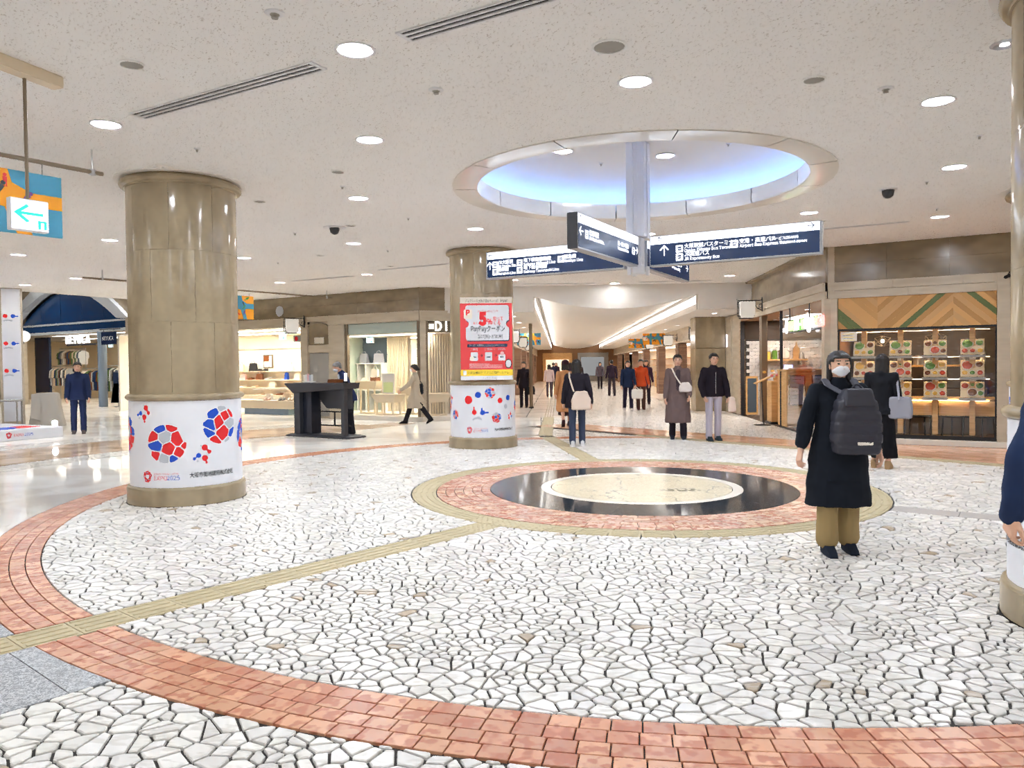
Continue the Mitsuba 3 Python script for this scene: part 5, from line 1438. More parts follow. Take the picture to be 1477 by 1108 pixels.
# corridor walls: shop bays with brick piers between them
for side, sx, in (('left', -3.5), ('right', 3.5)):
    sgn = -1 if sx < 0 else 1
    F_ = FO
    struct('wall_corridor_' + side, bx(sx + (0 if sgn > 0 else -0.3), sx + (0.3 if sgn > 0 else 0), 4.2 if sgn > 0 else 4.6, 50, 2.35, 2.95), 'm_travertine', FO)
    struct('wall_corridor_back_' + side, bx(sx + sgn * 1.9 - 0.05, sx + sgn * 1.9 + 0.05, 4.6, 50, 0, 2.95), 'm_cream', FO)
    add('wall_corridor_%s__bay_ceiling' % side, bx(min(sx, sx + sgn * 1.9), max(sx, sx + sgn * 1.9), 4.6, 50, 2.36, 2.42), 'm_cream', FO)
    add('floor__bay_floor', bx(min(sx, sx + sgn * 1.9), max(sx, sx + sgn * 1.9), 4.6, 50, -0.013, 0.0), 'm_slab', FO)
    add('wall_corridor_%s__return_wall' % side, bx(min(sx, sx + sgn * 2.0), max(sx, sx + sgn * 2.0), 4.45, 4.6, 0, 2.95), 'm_travertine', FO)
    if sgn < 0: add('wall_corridor_left__solid_wall', bx(sx - 0.15, sx, 0.7, 4.6, 0, 2.95), 'm_travertine', FO)
    for k in range(7):
        y = 4.9 + 6.5 * k if sgn > 0 else 4.7 + 6.5 * k
        pr = thing('brick_pier', 'brick pier on the %s side of the corridor, %s from its mouth' % (side, ('first', 'second', 'third', 'fourth', 'fifth', 'sixth', 'last')[k]), 'brick pier')
        add(pr + '__core', bx(sx - 0.05, sx + 0.28, y + 0.02, y + 0.83, 0, 2.34) if sgn > 0 else bx(sx - 0.28, sx + 0.05, y + 0.02, y + 0.83, 0, 2.34), 'm_grout', FO)
        if k < 2:
            for r in range(29):
                for i in range(4):
                    y0 = y + 0.21 * i + (0.105 if r % 2 else 0); y1 = min(y0 + 0.2, y + 0.85)
                    if y1 - y0 < 0.04: continue
                    x0, x1 = (sx - 0.065, sx - 0.05) if sgn > 0 else (sx + 0.05, sx + 0.065)
                    add(pr + '__brick', bx(x0, x1, y0, y1, 0.08 * r + 0.004, 0.08 * r + 0.076), 'm_brick', FO)
                x0 = sx - 0.05 if sgn > 0 else sx - 0.28
                for i in range(2):
                    add(pr + '__brick', bx(x0 + 0.165 * i + 0.003, x0 + 0.165 * i + 0.162, y - 0.0, y + 0.02, 0.08 * r + 0.004, 0.08 * r + 0.076), 'm_brick', FO)
        else:
            add(pr + '__facing', bx(sx - 0.06, sx + 0.29, y, y + 0.85, 0, 2.34) if sgn > 0 else bx(sx - 0.29, sx + 0.06, y, y + 0.85, 0, 2.34), 'm_brick', FO)
        if k < 6:
            y0, y1 = y + 1.3, y + 5.6
            pl = thing('light_panel', 'light panel in the bay after the %s pier, %s of the corridor' % (('first', 'second', 'third', 'fourth', 'fifth', 'sixth')[k], side), 'light panel')
            g = sheet(sbox(min(sx + sgn * 0.5, sx + sgn * 1.2), y0, max(sx + sgn * 0.5, sx + sgn * 1.2), y1)); g.invert(); g.apply_translation((0, 0, 2.355))
            add(pl + '__diffuser', g, 'm_white', FO, **emit([[1.7, 1.45, 1.15], [1.6, 1.5, 1.35]][k % 2], 0.5))
            # something to see in each bay: a display cabinet
            cb = thing('display_cabinet', 'cabinet in the shop bay after the %s pier, %s of the corridor' % (('first', 'second', 'third', 'fourth', 'fifth', 'sixth')[k], side), 'cabinet')
            xa = sx + sgn * 1.2; xb = sx + sgn * 1.8
            add(cb + '__body', bx(min(xa, xb), max(xa, xb), y + 1.5, y + 5.2, 0, 1.0, 0.01), ('m_wood', 'm_beige', 'm_brown_wall')[k % 3], FO)
            for z in (1.4, 1.8): add(cb + '__shelf', bx(min(sx + sgn * 1.5, xb), max(sx + sgn * 1.5, xb), y + 1.5, y + 5.2, z, z + 0.03), 'm_wood', FO)
            if k < 3:
                ln = FO.m @ loc(sx - sgn * 0.06, y + 0.42, 2.6, 0 if sgn > 0 else math.pi)
                lantern(ln, 'glowing lantern on the %s brick pier at the %s of the corridor' % (('first', 'second', 'third')[k], side), 1.0, 0.2)
# the square marble pier at the right of the mouth
mp = thing('marble_pier', 'square marble pier at the right of the corridor mouth', 'pier')
for r in range(3):
    add(mp + '__block', bx(2.70, 3.62, 3.3, 4.2, 0.976 * r + 0.001, 0.976 * (r + 1) - 0.001, 0.012), 'm_marble', FO)
wl = thing('steel_pole', 'dark round steel pole standing at the left of the corridor', 'pole')
add(wl + '__shaft', cyl(0.06, 0, 2.93, 20), 'm_bronze', loc(0.66, 26.5), smooth=40)
add(wl + '__collar', cyl(0.085, 0, 0.06, 20), 'm_dark_metal', loc(0.66, 26.5), smooth=40)
ch = thing('shop_bay', 'bright warm shop front at the far end of the corridor', 'shop front')
add(ch + '__frame', bx(-3.0, -0.3, 49.7, 49.95, 0, 2.6), 'm_wood', FO)
add(ch + '__window', standing(sbox(-2.7, 0.3, -0.6, 2.0), 0.02), 'm_cream', FO.m @ loc(0, 49.66), **emit([0.55, 0.38, 0.24], 0.1))
ch = thing('shop_bay', 'grey shop front beside the warm one at the far end of the corridor', 'shop front')
add(ch + '__frame', bx(0.2, 3.0, 49.7, 49.95, 0, 2.6), 'm_grey_panel', FO)
add(ch + '__window', standing(sbox(0.5, 0.5, 2.6, 2.2), 0.02), 'm_slate', FO.m @ loc(0, 49.66), **emit([0.12, 0.12, 0.12], 0.05))


def banner(F, w, h, label, seed, scheme=0):
    """Cloth banner with flat shapes and little figures, hung by two cords; top edge at z = 0, along x."""
    key = thing('banner', label, 'banner')
    base, over = ('m_teal_blue', 'm_orange') if scheme == 0 else ('m_orange', 'm_teal_blue')
    n = 14; xs_ = np.linspace(0, w, n)
    yy = 0.012 * np.sin(xs_ * 5 + seed)
    v = np.array([[x, y, z] for z in (-h, 0) for x, y in zip(xs_, yy)]); f = []
    for i in range(n - 1): f += [(i, i + 1, n + i + 1), (i, n + i + 1, n + i)]
    cl = trimesh.Trimesh(v, f, process=False); cb_ = cl.copy(); cb_.vertices = cb_.vertices + np.array([0, 0.004, 0]); cb_.invert()
    add(key + '__cloth', cat_([cl, cb_]), base, F, smooth=False)
    g = np.random.default_rng(seed)
    L = [sbox(0.0, -0.46 * h, 0.42 * w, -0.2 * h), sbox(0.3 * w, -h, 0.40 * w, 0), sbox(0.42 * w, -0.55 * h, w, -0.33 * h), Polygon([(0.62 * w, 0), (0.72 * w, 0), (0.74 * w, -0.2 * h), (0.86 * w, -0.36 * h), (0.86 * w, -0.5 * h), (0.78 * w, -0.62 * h), (0.84 * w, -h), (0.76 * w, -h), (0.70 * w, -0.6 * h), (0.5 * w, -0.5 * h), (0.45 * w, -0.3 * h), (0.6 * w, -0.25 * h)])]
    shp = unary_union(L).intersection(sbox(0, -h, w, 0))

    def flat(gm, off):
        m = sheet(gm); v_, f_ = trimesh.remesh.subdivide_to_size(m.vertices, m.faces, w / 10)
        m = trimesh.Trimesh(np.column_stack([v_[:, 0], 0.012 * np.sin(v_[:, 0] * 5 + seed) - off, v_[:, 1]]), f_, process=False)
        return m
    add(key + '__pattern', flat(shp, 0.003), over, F)
    add(key + '__pattern', flat(sbox(0.02 * w, -0.62 * h, 0.2 * w, -0.3 * h), 0.0036), 'm_cream', F)
    for i in range(14):
        x, z = w * g.uniform(0.06, 0.94), -h * g.uniform(0.12, 0.9)
        s_ = 0.055 * h / 0.56 * g.uniform(0.8, 1.3)
        fig = unary_union([disc(0, s_ * 1.1, s_ * 0.3, 3), Polygon([(-s_ * .35, s_ * .8), (s_ * .35, s_ * .8), (s_ * .3, 0), (-s_ * .3, 0)]), sbox(-s_ * .25, -s_ * .8, -s_ * .05, 0), sbox(s_ * .05, -s_ * .8, s_ * .25, 0)])
        add(key + '__little_figure', flat(affinity.translate(affinity.rotate(fig, g.uniform(-60, 60), origin=(0, 0)), x, z), 0.0045), ('m_purple', 'm_ink', 'm_red', 'm_green')[i % 4], F)
    for x in (0.1 * w, 0.9 * w): add(key + '__cord', tube([(x, 0, 0), (x, 0, 0.1)], 0.003, 5), 'm_black', F)
    return key


ra = math.radians(56)
def rail(p0, p1, z, label):
    key = thing('hanging_rail', label, 'rail')
    add(key + '__bar', tube([(*p0, z), (*p1, z)], 0.02, 10), 'm_bronze')
    for t in (0.06, 0.5, 0.97):
        q = np.array(p0) + (np.array(p1) - np.array(p0)) * t
        add(key + '__hanger', tube([(q[0], q[1], z), (q[0], q[1], CEIL)], 0.01, 6), 'm_metal')
        add(key + '__clip', bx(q[0] - 0.025, q[0] + 0.025, q[1] - 0.025, q[1] + 0.025, z - 0.03, z + 0.03, 0.005), 'm_metal')


rail((-5.9, 4.85), (-3.98, 7.55), 3.4, 'long bronze rail under the ceiling at the far left, carrying the blue banner')
banner(loc(-5.15, 5.95, 3.30, ra), 1.62, 0.57, 'blue and orange cloth banner hanging behind the white exit sign', 3)
rail((-8.9, 16.0), (-4.95, 21.3), 3.42, 'thin rail under the ceiling in front of the bag shop')
banner(loc(-7.2, 18.35, 3.30, ra), 1.25, 0.58, 'orange and blue banner hanging in front of the bag shop fascia', 5, 1)
for i, (s_, d_) in enumerate(((2.75, 14), (2.75, 21), (-2.8, 12))):
    banner(FO.m @ loc(s_ - 0.5, d_, 2.86), 1.0, 0.5, ('orange and blue banner under the low ceiling at the right of the corridor, nearer one', 'orange and blue banner farther down the right of the corridor', 'blue banner under the low ceiling at the left of the corridor')[i], 8 + i, 1 - (i == 2))

# exit sign on its ceiling bar
bk_ = thing('ceiling_bar', 'beige mounting bar under the ceiling at the top left', 'mounting bar')
add(bk_ + '__bar', bx(-1.5, 0.30, -0.05, 0.05, CEIL - 0.085, CEIL, 0.006), 'm_beige', loc(-3.38, 5.36, 0, math.radians(70)))
rd = exit_sign(loc(-3.39, 5.42, 2.575, math.radians(56)), 0.25, 0.222, 'white exit sign with a teal arrow hanging on a thin rod at the left edge', True, L=(1.15, 1.25, 1.4))
add(rd + '__rod', tube([(-3.39, 5.42, 2.68), (-3.39, 5.42, CEIL - 0.08)], 0.012, 8), 'm_bronze', label='thin hanging rod')

# ------------------------------------------------------------------ left hall: homeware shop, arch, plinth, chair
struct('wall_arch_left', bx(-9.0, 0.15, 0.0, 0.25, 0, 5.45), 'm_travertine', FK)
struct('wall_arch_right', bx(8.42, 10.6, -0.02, 0.3, 0, 5.45), 'm_travertine', FK)
th_ = np.linspace(math.pi, 0, 33)
arch_in = [(4.3 + 4.12 * u_, 3.5 + 1.42 * (1 - abs(u_) ** 1.8)) for u_ in np.linspace(-1, 1, 33)]
arch_out = [(4.3 + 4.8 * u_, 3.52 + 1.93 * (1 - abs(u_) ** 1.8)) for u_ in np.linspace(-1, 1, 33)]
struct('wall_arch', standing(Polygon([(-0.3, 3.5), (-0.3, 5.45), (8.9, 5.45), (8.9, 3.5)] + arch_out[::-1]), 0.2), 'm_fascia', FK.m @ loc(0, 0.0))
ar = thing('arch_moulding', 'broad pale stone arch over the homeware shop front', 'arch')
for k in range(8):
    i0, i1 = k * 4, k * 4 + 4
    add(ar + '__voussoir', standing(Polygon(arch_in[i0:i1 + 1] + arch_out[i0:i1 + 1][::-1]).buffer(-0.004), 0.3), mat('pale_stone', c(206, 210, 214), 0.4, 0.4) if k == 0 else 'm_pale_stone', FK.m @ loc(0, -0.08))
tg = thing('arch_window', 'dark blue glass filling the arch over the homeware shop', 'window glass')
for k in range(5):
    x0, x1 = 0.2 + 1.64 * k, 0.2 + 1.64 * (k + 1) - 0.02
    q = Polygon([(0.2, 3.16)] + arch_in[::1] + [(8.4, 3.16)]).buffer(0).intersection(sbox(x0, 3.1, x1, 5.0))
    add(tg + '__pane', standing(q, 0.04), 'm_dark_blue_glass', FK.m @ loc(0, 0.1))
add(tg + '__bar', bx(0.15, 8.4, 0.02, 0.14, 3.43, 3.51), 'm_pale_stone', FK)
add(tg + '__lower_bar', bx(0.15, 8.4, 0.02, 0.14, 3.06, 3.16), 'm_pale_stone', FK)
struct('wall_homeware', cat_([bx(-6.1, -6.0, 0.2, 6, 0, 3.1), bx(-6.1, 8.5, 6.0, 6.1, 0, 3.1), bx(8.4, 8.5, 0.2, 6, 0, 3.1)]), 'm_beige', FK)
struct('ceiling_homeware', bx(-6, 8.5, 0.16, 6.1, 3.06, 3.12), 'm_grey_panel', FK)
add('floor__homeware_floor', bx(-6, 8.4, 0.1, 6, -0.013, 0.002), 'm_slab', FK)
panel_light(FK, 1.0, 8.0, 0.9, 1.2, 3.05, [SHOP * 0.8, SHOP * 0.76, SHOP * 0.65], 'front light panel on the homeware shop ceiling')
panel_light(FK, -3.0, 8.0, 3.4, 3.8, 3.05, [SHOP * 0.7, SHOP * 0.66, SHOP * 0.55], 'rear light panel on the homeware shop ceiling')
pw = thing('door_post', 'steel blue round post at the homeware shop front', 'post')
add(pw + '__shaft', cyl(0.17, 0, 3.06, 24), 'm_steel_blue', FK.m @ loc(6.35, 0.2), smooth=40)
ks = thing('shop_sign', 'glowing white capital letters of the homeware shop name', 'sign')
kx_ = 3.42
for ch_ in 'KEYUCA':
    g = textw(ch_, 0.33, None, kx_, 2.65, 2)
    add(ks + '__letter', standing(g, 0.05), 'm_white', FK.m @ loc(0, 0.3), **emit([0.8, 0.8, 0.86], 0.02))
    kx_ = g.bounds[2] + 0.055
add(ks + '__rail', bx(3.3, 5.6, 0.36, 0.4, 2.55, 2.62), 'm_dark_metal', FK)
hb = thing('hanging_board', 'navy hanging board with the shop name in white at the right of the homeware shop', 'sign')
add(hb + '__board', bx(7.15, 8.15, -0.28, -0.22, 2.5, 3.0, 0.01), 'm_navy', FK)
add(hb + '__lettering', standing(textw('KEYUCA', 0.15, 0.78, 7.25, 2.67, 1), 0.003), 'm_white', FK.m @ loc(0, -0.284))
add(hb + '__bracket', tube([(8.45, -0.25, 3.1), (7.0, -0.25, 3.1)], 0.02, 8), 'm_black', FK)
for x in (7.3, 8.0): add(hb + '__hanger', tube([(x, -0.25, 3.1), (x, -0.25, 3.0)], 0.01, 6), 'm_black', FK)
gl_ = thing('globe_lamp', 'white globe lamp at the left of the homeware shop front', 'lamp')
add(gl_ + '__globe', trimesh.creation.icosphere(3, 0.24), 'm_white', FK.m @ loc(1.5, -0.5, 3.0), smooth=True, **emit([0.5, 0.5, 0.5], 0.02))
add(gl_ + '__arm', tube([(0.16, 0.02, 2.75), (1.0, -0.3, 2.7), (1.5, -0.5, 2.78)], 0.02, 8), 'm_dark_metal', FK)
add('wall_homeware__dark_panel', bx(-1.6, -0.3, 1.4, 1.5, 0, 3.05), 'm_navy', FK, label='dark blue panel')
add('wall_homeware__wood_panel', bx(-1.5, 1.0, 5.8, 5.95, 0, 3.05), 'm_wood', FK, label='wood panelled back wall')
exit_sign(FK.m @ loc(2.98, 2.5, 2.65), 0.32, 0.25, 'teal exit sign inside the homeware shop', False, L=(0.3, 1.2, 1.2))
grng = np.random.default_rng(12)
gm = ['m_cream', 'm_bag_beige', 'm_grille', 'm_slate', 'm_ink', 'm_white', 'm_olive', 'm_soup', 'm_navy']


def garment(F, bs, label, w=0.42, h=0.75):
    key = thing('garment', label, 'garment', 'garments on the homeware shop racks')
    g = Polygon([(-w / 2, -0.1), (-w * 0.16, 0), (w * 0.16, 0), (w / 2, -0.1), (w * 0.56, -0.55 * h), (w * 0.42, -0.56 * h), (w * 0.42, -h), (-w * 0.42, -h), (-w * 0.42, -0.56 * h), (-w * 0.56, -0.55 * h)])
    add(key + '__cloth', standing(g, 0.05), bs, F)
    add(key + '__hook', tube([(0, 0.025, 0), (0, 0.025, 0.06), (0.025, 0.025, 0.09), (0, 0.025, 0.11)], 0.006, 5), 'm_metal', F)


cname = {'m_cream': 'cream', 'm_bag_beige': 'beige', 'm_grille': 'grey-brown', 'm_slate': 'slate blue', 'm_ink': 'black', 'm_white': 'white', 'm_olive': 'olive', 'm_soup': 'brown', 'm_navy': 'navy'}
for ri, (s0, s1, d_, z, h, nm, nn) in enumerate(((-0.3, 1.3, 1.6, 1.62, 0.8, 'lower rack at the left', 14), (-1.2, 0.9, 2.4, 2.45, 0.65, 'upper rack at the left', 14), (1.6, 3.2, 2.0, 1.5, 0.9, 'middle rack', 12), (4.4, 5.6, 1.5, 1.6, 1.0, 'rack beside the round post', 10), (6.7, 7.2, 0.8, 1.6, 0.9, 'rack at the right', 3))):
    rk = thing('clothes_rack', 'metal clothes rack of the homeware shop, %s' % nm, 'clothes rack')
    add(rk + '__bar', tube([(s0 - 0.1, d_, z + 0.09), (s1 + 0.1, d_, z + 0.09)], 0.015, 8), 'm_metal', FK)
    for x in (s0 - 0.1, s1 + 0.1): add(rk + '__upright', tube([(x, d_, 0), (x, d_, z + 0.09)], 0.015, 8), 'm_metal', FK)
    for i in range(nn):
        bs = gm[grng.integers(len(gm))]
        garment(FK.m @ loc(s0 + (s1 - s0) * (i + 0.5) / nn, d_, z - 0.02, math.radians(62 + grng.uniform(-8, 8))), bs, '%s garment, %s from left on the %s' % (cname[bs], ('first', 'second', 'third', 'fourth', 'fifth', 'sixth', 'seventh', 'eighth', 'ninth', 'tenth', 'eleventh', 'twelfth', 'thirteenth', 'last')[i], nm), h=h)
# dummy in navy top and blue skirt
mn = thing('mannequin', 'headless mannequin in a navy cardigan and long blue pleated skirt', 'mannequin')
F_ = FK.m @ loc(6.95, 0.5)
sk = lathe([(0.17, 0.95), (0.2, 0.7), (0.27, 0.18), (0.25, 0.18), (0.15, 0.95)], 60); v = sk.vertices.copy(); an_ = np.arctan2(v[:, 1], v[:, 0]); rr = 1 + 0.06 * np.sin(an_ * 20) * (v[:, 2] < 0.8); v[:, :2] *= rr[:, None]; sk.vertices = v
add(mn + '__skirt', sk, mat('skirt_blue', c(76, 110, 170), 0.7, 0.3), F_, smooth=True)
add(mn + '__cardigan', hull([(x, y, z) for x, y, z in ((.2, .1, .95), (-.2, .1, .95), (.2, -.1, .95), (-.2, -.1, .95), (.23, .08, 1.4), (-.23, .08, 1.4), (.23, -.08, 1.4), (-.23, -.08, 1.4), (.08, 0, 1.5), (-.08, 0, 1.5))]), 'm_navy', F_)
add(mn + '__neck', cyl(0.05, 1.48, 1.58, 14), 'm_cream', F_)
add(mn + '__pole', cyl(0.025, 0.02, 0.5, 10), 'm_metal', F_); add(mn + '__base', cyl(0.18, 0, 0.02, 24), 'm_metal', F_)
tb = thing('low_table', 'low display table with folded goods at the right of the homeware shop', 'table')
add(tb + '__top', bx(5.85, 8.1, 1.2, 1.9, 0.62, 0.66, 0.005), 'm_wood', FK)
for x in (5.9, 8.0):
    for y in (1.25, 1.85): add(tb + '__leg', bx(x, x + 0.05, y - 0.05, y, 0, 0.62), 'm_black', FK)
for i in range(6):
    single('folded_cloth', 'folded %s on the low table, %s from the left' % (('white towel', 'beige towel', 'grey towel', 'cream towel', 'brown towel', 'white throw')[i], ('first', 'second', 'third', 'fourth', 'fifth', 'last')[i]), 'towel', bx(5.92 + 0.36 * i, 6.2 + 0.36 * i, 1.35, 1.7, 0.66, 0.72 + 0.03 * (i % 3), 0.02), ('m_white', 'm_bag_beige', 'm_grille', 'm_cream', 'm_soup', 'm_white')[i], FK)
hs = thing('goods_shelf', 'long wall shelf with homeware at the back of the homeware shop', 'shelf')
for z in (1.2, 1.55, 1.95): add(hs + '__board', bx(1.0, 8.0, 5.6, 5.98, z, z + 0.04), 'm_wood', FK)
for i in range(16):
    z = (1.24, 1.59, 1.99)[i % 3]; x = 1.3 + 0.42 * i; r = 0.1 + 0.05 * grng.random(); h = 0.14 + 0.14 * grng.random()
    single('vase', '%s pot on the %s board of the homeware shelf, %s from the left' % (('white', 'cream', 'beige', 'grey')[i % 4], ('lower', 'middle', 'upper')[i % 3], ('first', 'second', 'third', 'fourth', 'fifth', 'last')[i // 3]), 'pot', lathe([(0, 0), (r * 0.7, 0), (r, h * 0.5), (r * 0.6, h), (0, h)], 16), ('m_white', 'm_cream', 'm_bag_beige', 'm_grille')[i % 4], FK.m @ loc(x, 5.8, z), 'pots on the homeware shelf', smooth=40)

# white square pillar with a printed wrap
wp = thing('square_pillar', 'white square pillar printed with red and blue dots at the far left', 'pillar')
Fp = loc(-12.93, 19.85, 0, math.radians(33))
add(wp + '__core', bx(-0.25, 0.26, -0.2, 0.3, 0, CEIL), 'm_travertine', Fp)
pc = add(wp + '__wrap', bx(-0.20, 0.21, -0.225, -0.2, 0.2, CEIL - 0.02, 0.004), 'm_wrap', Fp, label='white printed cladding')
for z0 in (2.9, 2.2, 1.5):
    for g, mm_ in ((disc(-0.12, z0, 0.05), 'm_red'), (unary_union([disc(0.05, z0, 0.05), LineString([(0.05, z0), (0.15, z0)]).buffer(0.014)]), 'm_blue'), (LineString([(-0.15, z0 - 0.12), (-0.05, z0 - 0.1), (0.02, z0 - 0.12)]).buffer(0.018), 'm_grey')):
        add(pc + '__print', standing(g, 0.002), mm_, Fp @ loc(0, -0.2275))

# plinth of the photo spot (its figure is left out)
pl_ = thing('plinth', 'low white display plinth with a small round red emblem at the left edge', 'plinth')
Fq = loc(-10.12, 17.25, 0, math.radians(60))
add(pl_ + '__body', bx(-3.6, 0, 0, 2.4, 0, 0.235, 0.012), 'm_wrap', Fq)
add(pl_ + '__skirting', bx(-3.58, -0.02, 0.02, 2.38, -0.0, 0.012), 'm_black', Fq)
for k, g in moved(ring_logo(0.065), -1.15, 0.125).items(): add(pl_ + '__emblem', standing(g, 0.002), 'm_' + k, Fq @ loc(0, -0.0025))
for t_, x, mm_ in (('EXPO', -1.05, 'm_pink_text'), ('2025', -0.83, 'm_blue')): add(pl_ + '__lettering', standing(textw(t_, 0.06, None, x, 0.09, 0), 0.002), mm_, Fq @ loc(0, -0.0025))
for q, mm_ in ((Polygon([(-1.9, 0.2), (-0.9, 0.25), (-0.5, 0.9), (-1.4, 1.1)]), 'm_blue'), (Polygon([(-0.8, 0.3), (-0.2, 0.5), (-0.3, 1.2), (-0.7, 0.9)]), 'm_red')):
    g = prism(q.buffer(-0.1).buffer(0.1), 0.235, 0.238); add(pl_ + '__top_print', g, mm_, Fq)
for i, (x, y) in enumerate(((-0.12, 0.12), (-2.2, 0.25))):
    sp = thing('floor_spotlight', ('small white spotlight glaring at the front corner of the plinth', 'small white spotlight at the left of the plinth')[i], 'spotlight')
    add(sp + '__base', cyl(0.07, 0.235, 0.26, 18), 'm_steel_white', Fq @ loc(x, y), smooth=40)
    lm = trimesh.creation.icosphere(2, 0.06); add(sp + '__lamp', lm, 'm_white', Fq @ loc(x, y, 0.32), smooth=True, **emit([34, 36, 46], 0.3))
sc_ = thing('info_card', 'small white card standing on the plinth', 'card')
add(sc_ + '__card', bx(-1.5, -1.2, 0.5, 0.52, 0.238, 0.5), 'm_white', Fq)

# chair under a grey cloth and a small table behind the plinth
ck = thing('draped_chair', 'chair draped with a grey-beige cloth behind the plinth', 'chair')
F_ = loc(-11.95, 19.7, 0, math.radians(20))
prof = []
ang = np.linspace(0, 2 * math.pi, 48, endpoint=False)
lev = [(0.93, 0.22, 0.14), (0.9, 0.27, 0.19), (0.6, 0.31, 0.24), (0.3, 0.36, 0.28), (0.06, 0.4, 0.31)]
v = []
for li, (z, rx, ry) in enumerate(lev):
    w = 1 + 0.05 * np.sin(ang * 9 + li * 0.3) * (0.93 - z)
    sq = (np.abs(np.cos(ang)) ** 4 + np.abs(np.sin(ang)) ** 4) ** -0.25
    v.append(np.column_stack([rx * w * sq * np.cos(ang), ry * w * sq * np.sin(ang), np.full(48, z)]))
v = np.vstack(v + [[[0, 0, 0.94]]]); f = []
for li in range(4):
    for i in range(48):
        j = (i + 1) % 48; A, B = li * 48, (li + 1) * 48
        f += [(A + i, B + i, B + j), (A + i, B + j, A + j)]
f += [(i, (i + 1) % 48, 240) for i in range(48)]
cm = trimesh.Trimesh(v, f, process=False); cm.fix_normals()
add(ck + '__cloth', cm, mat('linen', c(176, 170, 160), 0.85, 0.2), F_, smooth=True)
fold = hull([(x, y, z) for x, y, z in ((-0.3, -0.27, 0.9), (-0.12, -0.27, 0.92), (-0.3, -0.36, 0.3), (-0.08, -0.36, 0.24), (-0.28, -0.25, 0.9), (-0.28, -0.33, 0.3))])
add(ck + '__fold', fold, 'm_linen', F_)
for x in (-0.2, 0.2):
    for y in (-0.16, 0.16): add(ck + '__leg', cyl(0.016, 0, 0.5, 8, x, y), 'm_dark_metal', F_)
tb = thing('side_table', 'grey table with slim legs beside the draped chair', 'table')
add(tb + '__top', bx(-0.5, 0.5, -0.35, 0.35, 0.74, 0.77, 0.005), 'm_grey_panel', loc(-12.75, 19.0, 0, 0.4))
for x in (-0.45, 0.45):
    for y in (-0.3, 0.3): add(tb + '__leg', cyl(0.02, 0, 0.74, 8, x, y), 'm_grey_panel', loc(-12.75, 19.0, 0, 0.4))

# ------------------------------------------------------------------ black information desk
dk = thing('information_desk', 'black open-fronted information desk with a slanted panel on a broad base plate', 'desk')
Fd = Fr((-4.84, 16.78), (1.54, -1.0))     # from the left end to the right end
LD = 1.62
add(dk + '__base_plate', hull([(x, y, z) for x, y in ((-0.12, -0.06), (LD + 0.12, -0.06), (LD + 0.12, 0.50), (-0.12, 0.50)) for z in (0, 0.03)] + [(x, y, 0.06) for x, y in ((0, 0), (LD, 0), (LD, 0.44), (0, 0.44))]), 'm_charcoal', Fd)
add(dk + '__left_leg', bx(0.06, 0.24, 0.02, 0.40, 0.06, 1.06, 0.008), 'm_charcoal', Fd)
add(dk + '__inner_cabinet', bx(0.24, 0.50, 0.12, 0.40, 0.06, 0.98, 0.008), mat('black_blue', c(24, 28, 40), 0.3, 0.5), Fd)
add(dk + '__right_post', bx(LD - 0.13, LD - 0.03, 0.02, 0.13, 0.06, 1.1, 0.006), 'm_charcoal', Fd)
add(dk + '__top', hull([(x, y, z) for x, y, z in ((-0.16, -0.04, 1.16), (-0.16, 0.46, 1.16), (LD, -0.04, 1.16), (LD, 0.46, 1.16), (-0.16, -0.04, 1.13), (-0.16, 0.46, 1.13), (0.06, 0.0, 0.94), (0.06, 0.42, 0.94), (0.24, 0.0, 1.02), (0.24, 0.42, 1.02), (LD, 0.0, 1.04), (LD, 0.42, 1.04))]), 'm_charcoal', Fd)
add(dk + '__screen', hull([(x, y, z) for x, z in ((0.50, 0.80), (LD - 0.14, 0.60), (0.50, 1.03), (LD - 0.14, 1.03), (0.72, 0.60)) for y in (0.36, 0.38)]), 'm_charcoal', Fd)
for z in (0.52, 0.22): add(dk + '__rail', bx(0.50, LD - 0.14, 0.36, 0.385, z, z + 0.025), 'm_black', Fd)
add(dk + '__stay', bx(0.93, 0.955, 0.36, 0.385, 0.22, 0.54), 'm_black', Fd)
bx_ = single('brown_box', 'small dark brown box on the information desk', 'box', bx(0.92, 1.2, 0.2, 0.4, 1.16, 1.235, 0.005), 'm_soup', Fd)
pd_ = thing('leaflet_stand', 'clear leaflet stand with papers at the left of the information desk', 'leaflet stand')
add(pd_ + '__holder', bx(0.02, 0.34, 0.3, 0.42, 1.16, 1.19, 0.004), 'm_white_tile', Fd)
for i in range(5): add(pd_ + '__leaflet', bx(0.03 + 0.06 * i, 0.08 + 0.06 * i, 0.33, 0.345, 1.19, 1.33 + 0.012 * (i % 3)), ('m_cream', 'm_white', 'm_pink', 'm_grey', 'm_white')[i], Fd)
lg = thing('desk_lamp', 'white glowing lamp tube standing at the right end of the information desk', 'lamp')
add(lg + '__tube', cyl(0.03, 1.2, 1.37, 14, LD - 0.08, 0.12), 'm_white', Fd, smooth=40, **emit([2.2, 2.3, 2.8], 0.05))
add(lg + '__foot', cyl(0.05, 1.16, 1.2, 14, LD - 0.08, 0.12), 'm_black', Fd, smooth=40)

